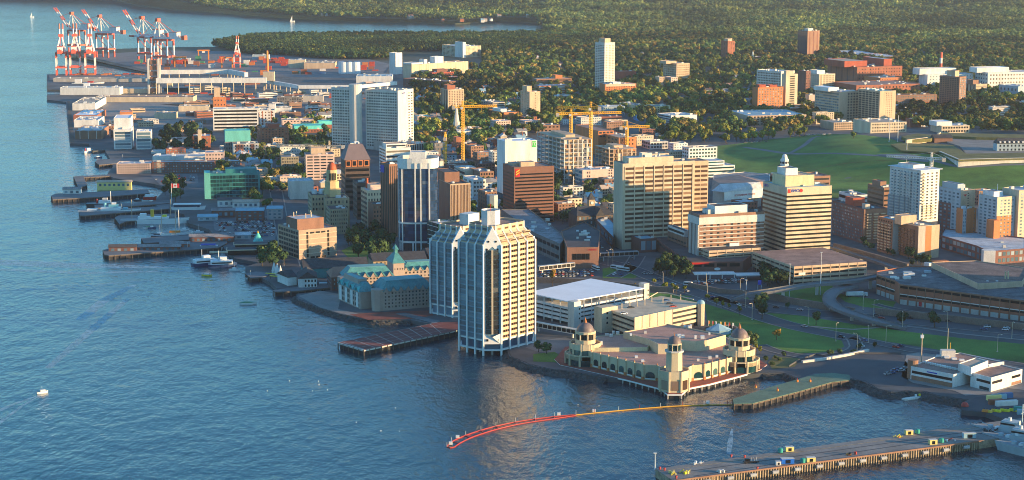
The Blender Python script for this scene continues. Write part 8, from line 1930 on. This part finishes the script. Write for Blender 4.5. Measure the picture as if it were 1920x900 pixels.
scatter('street_trees', 'trees scattered between downtown towers', S1, [(880,420),(860,330),(960,300),(1150,330),(1160,420),(1100,415)], 120, .8, 1.3, 7)
scatter('park_woods', 'dense park woods on the point beyond the port', S2, [(395,86),(470,73),(600,70),(830,69),(1000,67),(1130,64),(1120,90),(1000,94),(905,108),(905,104),(830,96),(755,98),(730,112),(620,112),(520,104),(455,103)], 17000, .75, 1.75, 9)
# far hills: bigger tree groups
def grove(name, seed, m):
 rg = random.Random(seed); bm = bmesh.new()
 for t in range(7):
  cx, cy = rg.uniform(-13,13), rg.uniform(-13,13); r_ = rg.uniform(3.6,6.2); h = rg.uniform(6,11)
  for k in range(22):
   v = Vector((rg.gauss(0,1),rg.gauss(0,1),rg.gauss(0,1)+.3)).normalized(); p = Vector((cx,cy,h))+v*r_*rg.uniform(.75,1.1); s_ = rg.uniform(1.2,2.2)
   a = v.orthogonal().normalized(); a.rotate(Matrix.Rotation(rg.uniform(0,6.28),3,v)); b_ = v.cross(a); tl = v*rg.uniform(-.5,.5)
   bm.faces.new([bm.verts.new(p+(a+tl)*s_*x+b_*s_*y) for x,y in ((-.9,-.4),(.2,-.9),(.95,.2),(-.1,.9))])
  r2 = bmesh.ops.create_icosphere(bm, subdivisions=1, radius=r_*.8)
  for v in r2['verts']: v.co = v.co*rg.uniform(.8,1.15)+Vector((cx,cy,h-1))
 me = bpy.data.meshes.new(name); bm.to_mesh(me); bm.free(); me.materials.append(M(m)); return me
leaf_mat('leaves_far', [(.065,.105,.030),(.10,.14,.035),(.135,.165,.04),(.20,.20,.048),(.10,.14,.038)], .45)
gr = []
for i,(x,y) in enumerate(((700,20),(1200,40),(1700,40))):
 o = bpy.data.objects.new('tree_clump', grove('crown', i, 'leaves_far')); COL.objects.link(o); o.location = at(x,y); tag(o, ['clump of trees on the far shore above the inlet','clump of trees on the far hill beyond the slim tower','clump of trees on the far hill at upper right'][i], 'trees', kind='stuff'); gr.append(o)
def wp(x, y): return (x, y)
FW = [tuple(at(x,y,3)[:2]) for x,y in ((212,-1),(262,9.7),(330,17.7),(450,27.7),(560,35.7),(690,40.7),(800,41.7),(850,43.7),(930,38.7),(1008,41.7),(1017,50),(1035,61),(1130,66),(1340,76),(1560,84),(1990,92))]
FW += [(2600,4200),(5200,16300),(-3600,16300)]
cut = lambda lo, hi: [(x, min(max(y, lo), hi)) for x, y in FW]
scatter('far_forest', 'dense forest on the near slopes beyond the inlet', gr, None, 17000, .55, 1.6, 12, poly_w=cut(0, 8300), zoff=-1)
scatter('far_forest', 'dense forest covering the farther hills', gr, None, 15000, .6, 1.8, 13, poly_w=cut(8300, 13500), zoff=-1)
# ---------------------------------------------------------------- vehicles
CARC = [('car_white',(.72,.72,.72),'white'),('car_silver',(.38,.40,.42),'silver'),('car_black',(.02,.02,.025),'black'),('car_red',(.40,.03,.02),'red'),('car_blue',(.03,.09,.25),'blue'),('car_grey',(.12,.13,.14),'dark grey')]
CP = {}
for n_, c_, w_ in CARC:
 mat(n_, c_, .3, .03, .5, spec=.6)
 g = empty('parked_car', (0,0,-50), 0); P_ = MB()
 s0 = [(-2.2,-.9),(2.2,-.9),(2.2,.9),(-2.2,.9)]; s1 = [(-2.15,-.85),(2.1,-.85),(2.1,.85),(-2.15,.85)]
 P_.prism(s0,.35,.95,s1).build('body', n_, g)
 MB().prism([(-1.7,-.8),(1.1,-.8),(1.1,.8),(-1.7,.8)],.95,1.5,[(-1.3,-.65),(.5,-.65),(.5,.65),(-1.3,.65)]).build('cabin','glass_dark',g)
 MB().box(-1.25,.45,-.62,.62,1.5,1.54).build('car_roof', n_, g)
 for x in (-1.4,1.4):
  for y in (-.92,.78):
   mb = MB();
   k = [(x+.36*math.cos(t*math.pi/4), .36+.36*math.sin(t*math.pi/4)) for t in range(8)]
   mb.quad(*[(a,y,b_) for a,b_ in k]); mb.quad(*[(a,y+.16,b_) for a,b_ in reversed(k)])
   for t in range(8): mb.quad((k[t][0],y,k[t][1]),(k[t][0],y+.16,k[t][1]),(k[(t+1)%8][0],y+.16,k[(t+1)%8][1]),(k[(t+1)%8][0],y,k[(t+1)%8][1]))
   mb.build('wheel','black',g)
 CP[w_] = g
USED = set(); rr = random.Random(17)
def car(x, y, rz, col=None, where='', z=None, pos=None, name='parked_car', sc=1.12):
 col = col or rr.choice(['white','white','silver','silver','black','red','blue','dark grey'])
 p = pos if pos is not None else at(x, y); p = Vector((p.x,p.y,p.z+.22)) if z is None else Vector((p.x,p.y,z))
 if col not in USED: USED.add(col); g = CP[col]; g.location = p; g.rotation_euler=(0,0,R(rz)); g.scale=(sc,)*3
 else: g = copy_thing(CP[col], p, R(rz), sc)
 tag(g, col+' car '+where, 'car', 'cars '+where); return g
def lot(A, B_, n, rz, where, jit=.5, fill=.85):
 A, B_ = at(*A), at(*B_)
 for i in range(n):
  if rr.random() < fill: p = A+(B_-A)*(i+.5)/n; car(0,0,rz+rr.uniform(-3,3),None,where,pos=Vector((p.x,p.y,3)))
for yy in (511,515,519): lot((1010,yy+1),(1112,yy-1), 15, 110, 'parked in the lot below the tan end block')
for yy in (533,537): lot((1300,yy-3),(1400,yy-8), 16, 100, 'parked before the white entrance canopy', fill=.9)
for yy,x0,x1 in ((420,405,500),(424,405,512),(429,408,515),(434,410,517),(440,425,515),(446,440,512)): lot((x0,yy),(x1,yy-4), 22, 95, 'parked in the lot behind the ferry landing', fill=.75)
for yy in (333,338,343): lot((290,yy),(366,yy-2), 14, 95, 'parked by the waterfront flats', fill=.6)
for x,y,rz,c in ((1851,614.5,-14,'white'),(1885,620,-14,'white'),(1778,604,-12,'black'),(1652,598,-12,'red'),(1643,593,-12,'dark grey'),(1706,598,-12,'black'),(1533,589,-8,'black'),(1455,578,-12,'black')): car(x,y,rz,c,'driving on the wide highway')
for x,y,rz,c in ((1237,525,-38,'dark grey'),(1262,534,-38,'white'),(1209,514,-38,'silver'),(1335,558,-30,'blue')): car(x,y,rz,c,'on the curving main street')
car(1614,651,160,'white','turning from the casino drive'); car(1836,588,-14,'dark grey','parked at the foot of the long brick building')
for x,y in ((1677,697),(1683,694),(1690,697),(1696,692),(1672,701),(1664,703)): car(x,y,rr.uniform(-30,30),rr.choice(['white','blue','silver']),'parked left of the white coast station')
for x,y in ((1170,589),(1183,578),(1255,571),(1249,565),(1262,576)): car(x,y,20,rr.choice(['red','black','blue','white']),'on the open roof of the cream garage',z=18.0,pos=at(x,y,18.0))
lot((1395,270),(1440,266),7,10,'along the road at the top of the slope'); lot((1480,257),(1560,252),8,10,'along the road behind the sunlit trees'); lot((1650,297),(1735,303),12,80,'parked on the strip below the fort')
for i in range(24): t = rr.random(); x = 640-130*t+rr.uniform(-3,3); car(x, 600-(600-300)*0-170-150*t if False else 420-130*t, 100, None, 'in the shaded downtown street')
for i in range(14): t=rr.random(); car(1130-40*t, 470-90*t, 105, None, 'in the street beside the cream tower')
for qi,(n_,wh) in {0:(9,'on the curving main street'),1:(4,'on the street behind the coast station'),3:(10,'driving on the wide highway'),5:(5,'in the street below the cream tower'),7:(6,'near the corner shops'),10:(8,'on the street at the slope foot')}.items():
 Q_, wd_ = Rd[qi]
 for i in range(n_):
  j = rr.randrange(1, len(Q_)-1); d = Q_[j+1]-Q_[j-1]; s_ = rr.choice([-1,1]); nn = Vector((d.y,-d.x,0)).normalized()*wd_*.25*s_
  car(0,0,math.degrees(math.atan2(d.y,d.x))+(180 if s_<0 else 0),None,wh,pos=Q_[j]+nn)
def bus(x, y, rz, label, c='white', L_=12):
 g = empty('bus', at(x,y)+Vector((0,0,.2)), R(rz), label=label, cat='bus'); MB().box(-L_/2,L_/2,-1.25,1.25,.5,3.1).build('body',c,g); MB().box(-L_/2+.3,L_/2+.04,-1.29,1.29,1.5,2.5).build('window_band','glass_dark',g); MB().box(-L_/2+.5,L_/2-.5,-1,1,3.1,3.3).build('roof','lightcon',g)
 for a in (-L_*.3,L_*.32):
  for b_ in (-1.2,1.0): MB().box(a-.5,a+.5,b_,b_+.2,0,1).build('wheel','black',g)
bus(1117,506,-70,'white coach parked in the lot left of the lawn triangle'); bus(1168,508,-40,'long white bus in the lane by the lawn triangle'); bus(1157,505,-40,'silver bus waiting just behind the long white bus','silver'); bus(1290,536,-30,'small white and teal shuttle van by the podium trees','white',7)
g = empty('truck', at(1408,868,4.5), R(8), label='dark pickup truck with frame parked on the long jetty', cat='truck'); MB().box(-4,4,-1.1,1.1,.5,1.3).build('chassis','car_black',g); MB().box(-3.2,-.9,-1,1,1.3,2.5).build('cab','glass_dark',g)
for x in (-2.6,2.6):
 for y in (-1.15,.95): MB().box(x-.45,x+.45,y,y+.2,0,.9).build('wheel','black',g)
mb = MB(); [mb.bar((x,-.9,1.2),(x,.9,3),.1) for x in (.2,1.6,3)]; mb.build('frame','lightcon',g)
g = empty('truck', at(1607,556), R(6), label='white articulated truck parked on the lane inside the ramp loop', cat='truck'); MB().box(-9,5,-1.3,1.3,1.1,3.9).build('trailer','white',g); MB().box(5.5,8.2,-1.2,1.2,.6,3.2).build('cab','white',g)
for x in (-7,-5.5,6.5):
 for y in (-1.35,1.15): MB().box(x-.5,x+.5,y,y+.2,0,1).build('wheel','black',g)
# ---------------------------------------------------------------- lamps and poles
def mk_lamp(h, m='cream'):
 g = empty('street_lamp',(0,0,0),0); MB().cyl(0,0,0,h,.22,.14,n=6).build('pole',m,g); mb = MB(); mb.bar((0,0,h),(1.6,0,h+.7),.13); mb.bar((1.6,0,h+.7),(2.6,0,h+.6),.13); mb.build('arm',m,g); MB().box(2.3,3.4,-.25,.25,h+.35,h+.65).build('lamp_head','lightcon',g); MB().box(-.4,.4,-.4,.4,0,.5).build('base','concrete',g); return g
LP = [(1214,566,'beside the white garage corner'),(1243,540,'on the main street bend'),(1326,560,'where the main street widens'),(1324,540,'by the podium parking lot'),(1388,552,'at the slip road wedge'),(1398,577,'on the slip road lawn'),(1410,600,'by the main street near the lawn'),(1409,598,'x'),(1567,640,'at the lawn end'),(1516,608,'under the viaduct lawn'),(1628,643,'near the drive junction'),(1661,644,'on the long lawn, left'),(1692,618,'beside the left highway tree'),(1776,616,'in the middle of the highway lawn'),(1897,636,'at the right end of the highway'),(1638,594,'where the ramp lands'),(1140,498,'by the lawn triangle'),(1149,494,'behind the lawn triangle'),(1870,660,'on the long lawn, right'),(1752,560,'before the long brick building'),(1607,660,'on the casino drive'),(1618,581,'inside the ramp loop')]
L0 = None
for i,(x,y,w_) in enumerate(LP):
 if w_ == 'x': continue
 p = at(x,y)+Vector((0,0,.1))
 if L0 is None: L0 = mk_lamp(12); g = L0; g.location = p
 else: g = copy_thing(L0, p, R((i*97)%360))
 tag(g, 'pale curved street lamp '+w_, 'street lamp', 'street lamps of the road junction')
for x,y,h,lb in ((1538,553,34,'tall thin grey light mast inside the road junction'),(1480,556,26,'tall thin mast left of the curved ramp'),(1228,880,9,'thin white mast at the end of the long jetty'),(1378,262,12,'thin brown post at the top of the slope'),(1418,258,12,'pale post near the sunlit trees'),(1399,548,10,'blue sign pylon by the garage corner')):
 g = empty('light_mast', at(x,y), 0, label=lb, cat='mast'); MB().cyl(0,0,0,h,.3,.15,n=6).build('pole','silver',g); MB().box(-.8,.8,-.8,.8,h-.4,h).build('head','lightcon',g)
g = empty('sign_pylon', at(1424,543), 0, label='blue and white sign on posts by the garage trees', cat='sign'); MB().box(-1.4,1.4,-.2,.2,4,7.5).build('board','sign_blue',g); MB().box(-1.5,-1.2,-.1,.1,0,4).build('post','white',g); MB().box(1.2,1.5,-.1,.1,0,4).build('post','white',g)
for i,x in enumerate((1328,1335,1341,1350,1358,1366,1373)):
 g = empty('banner_flag', at(x,619+i*.7),0,label='small coloured banner flag on the curved wall behind the casino', cat='flag', group='banner flags behind the casino'); MB().cyl(0,0,0,7,.12,n=5).build('pole','white',g); MB().box(.1,1.1,-.04,.04,4.6,6.8).build('cloth',['crane_orange','hull_red','white','funnel_yellow'][i%4],g)
# birds on the water and wakes
bird = MB().prism([(-.5,-.22),(.3,-.22),(.6,0),(.3,.22),(-.5,.22)],0,.45,[(-.35,-.1),(.2,-.1),(.35,0),(.2,.1),(-.35,.1)]).box(.35,.65,-.1,.1,.35,.75).build('gull','white')
rr = random.Random(31); first = True
for x,y in [(668,792),(714,808),(749,809),(543,714),(597,715),(598,721),(586,733),(614,731),(501,733),(741,765),(1084,759),(1123,761)]:
 o = bird if first else bird.copy()
 if not first: COL.objects.link(o)
 first = False; o.location = at(x,y,0); o.rotation_euler = (0,0,rr.uniform(0,6)); o.scale = (.6,)*3; tag(o, 'small white gull resting on the open water', 'bird', 'gulls on the water')
m, n, b = node_mat('foam'); b.inputs['Base Color'].default_value = (.42,.60,.68,1); b.inputs['Roughness'].default_value = .5
geo = n.nodes.new('ShaderNodeNewGeometry'); t = n.nodes.new('ShaderNodeTexNoise'); t.inputs['Scale'].default_value = .12; t.inputs['Detail'].default_value = 6; t.inputs['Roughness'].default_value = .8
n.links.new(geo.outputs['Position'], t.inputs['Vector']); mr = n.nodes.new('ShaderNodeMapRange'); mr.inputs[1].default_value = .34; mr.inputs[2].default_value = .62; mr.inputs[4].default_value = .75
n.links.new(t.outputs[0], mr.inputs[0]); n.links.new(mr.outputs[0], b.inputs['Alpha'])
def wake(pts, wd, lb):
 P = [at(x,y,.06) for x,y in pts]; mb = MB()
 for (a,c,w0,w1) in zip(P,P[1:],wd,wd[1:]):
  d=(c-a).normalized(); nn=Vector((-d.y,d.x,0)); mb.quad(a-nn*w0/2,c-nn*w1/2,c+nn*w1/2,a+nn*w0/2)
 tag(mb.build('wake','foam'), lb, kind='structure')
wake([(365,502),(250,500),(120,497),(0,492),(-60,490)], [2,16,24,26,26], 'broad pale wake of the ferries across the harbour')
wake([(384,518),(250,528),(100,541),(-20,546)], [1,3,4,5], 'thin dark edged wake of the yellow boat')
wake([(250,535),(200,560),(150,600)], [6,10,8], 'faint slick on the water below the ferry wake')
wake([(76,740),(30,756),(-20,778)], [1,3,4], 'white wake trailing behind the motor boat')
wake([(74,742),(40,762),(0,792),(-20,806)], [.8,2,3,3], 'second arm of the wake behind the motor boat')
wake([(0,505),(150,512),(330,508),(370,504)], [8,9,6,2], 'second pale streak left by the ferries')
wake([(240,560),(170,620),(90,690)], [5,7,5], 'long faint slick slanting across the harbour')
wake([(1373,804),(1369,830),(1366,852)], [1.2,3,2.4], 'yellowish foam slick by the long jetty')
NORTH = [(480,960,60,22,30,80),(520,1040,60,20,24,75),(500,1120,70,24,44,80),(490,1200,70,24,48,80),(500,1275,60,24,44,80),(640,1090,70,24,52,80),(640,1180,70,24,56,80),(600,1000,60,24,34,80)]
# ---------------------------------------------------------------- unseen blocks added right of the frame to cast shade on the low ground
for i,(x,y,w_,d_,h_,rz) in enumerate(NORTH if 'NORTH' in globals() else []):
 g = empty('apartment_block', (x,y,3), R(rz), label='brick apartment block in the north end beyond the highway', cat='apartment building', group='north end blocks'); walls(g,[(0,0),(w_,0),(w_,d_),(0,d_)],-2,h_,'brownbrick','roof_grey')
 fc = Facade(g); fc.cap = 40; fc.add((0,0),(w_,0),0,h_,('g',int(h_/3.2),8,.4,.5)); fc.finish()
# ---------------------------------------------------------------- air
m = bpy.data.materials.new('haze'); m.use_nodes = True; n = m.node_tree; n.nodes.clear()
o_ = n.nodes.new('ShaderNodeOutputMaterial'); v_ = n.nodes.new('ShaderNodeVolumePrincipled'); v_.inputs['Color'].default_value = (.80,.88,1,1); v_.inputs['Density'].default_value = 2.2e-5; v_.inputs['Anisotropy'].default_value = .2
n.links.new(v_.outputs[0], o_.inputs['Volume'])
o = MB().box(-9000,12000,-1500,18500,-6,420).build('haze', m); tag(o, 'thin blue evening haze over the harbour and city', kind='stuff')
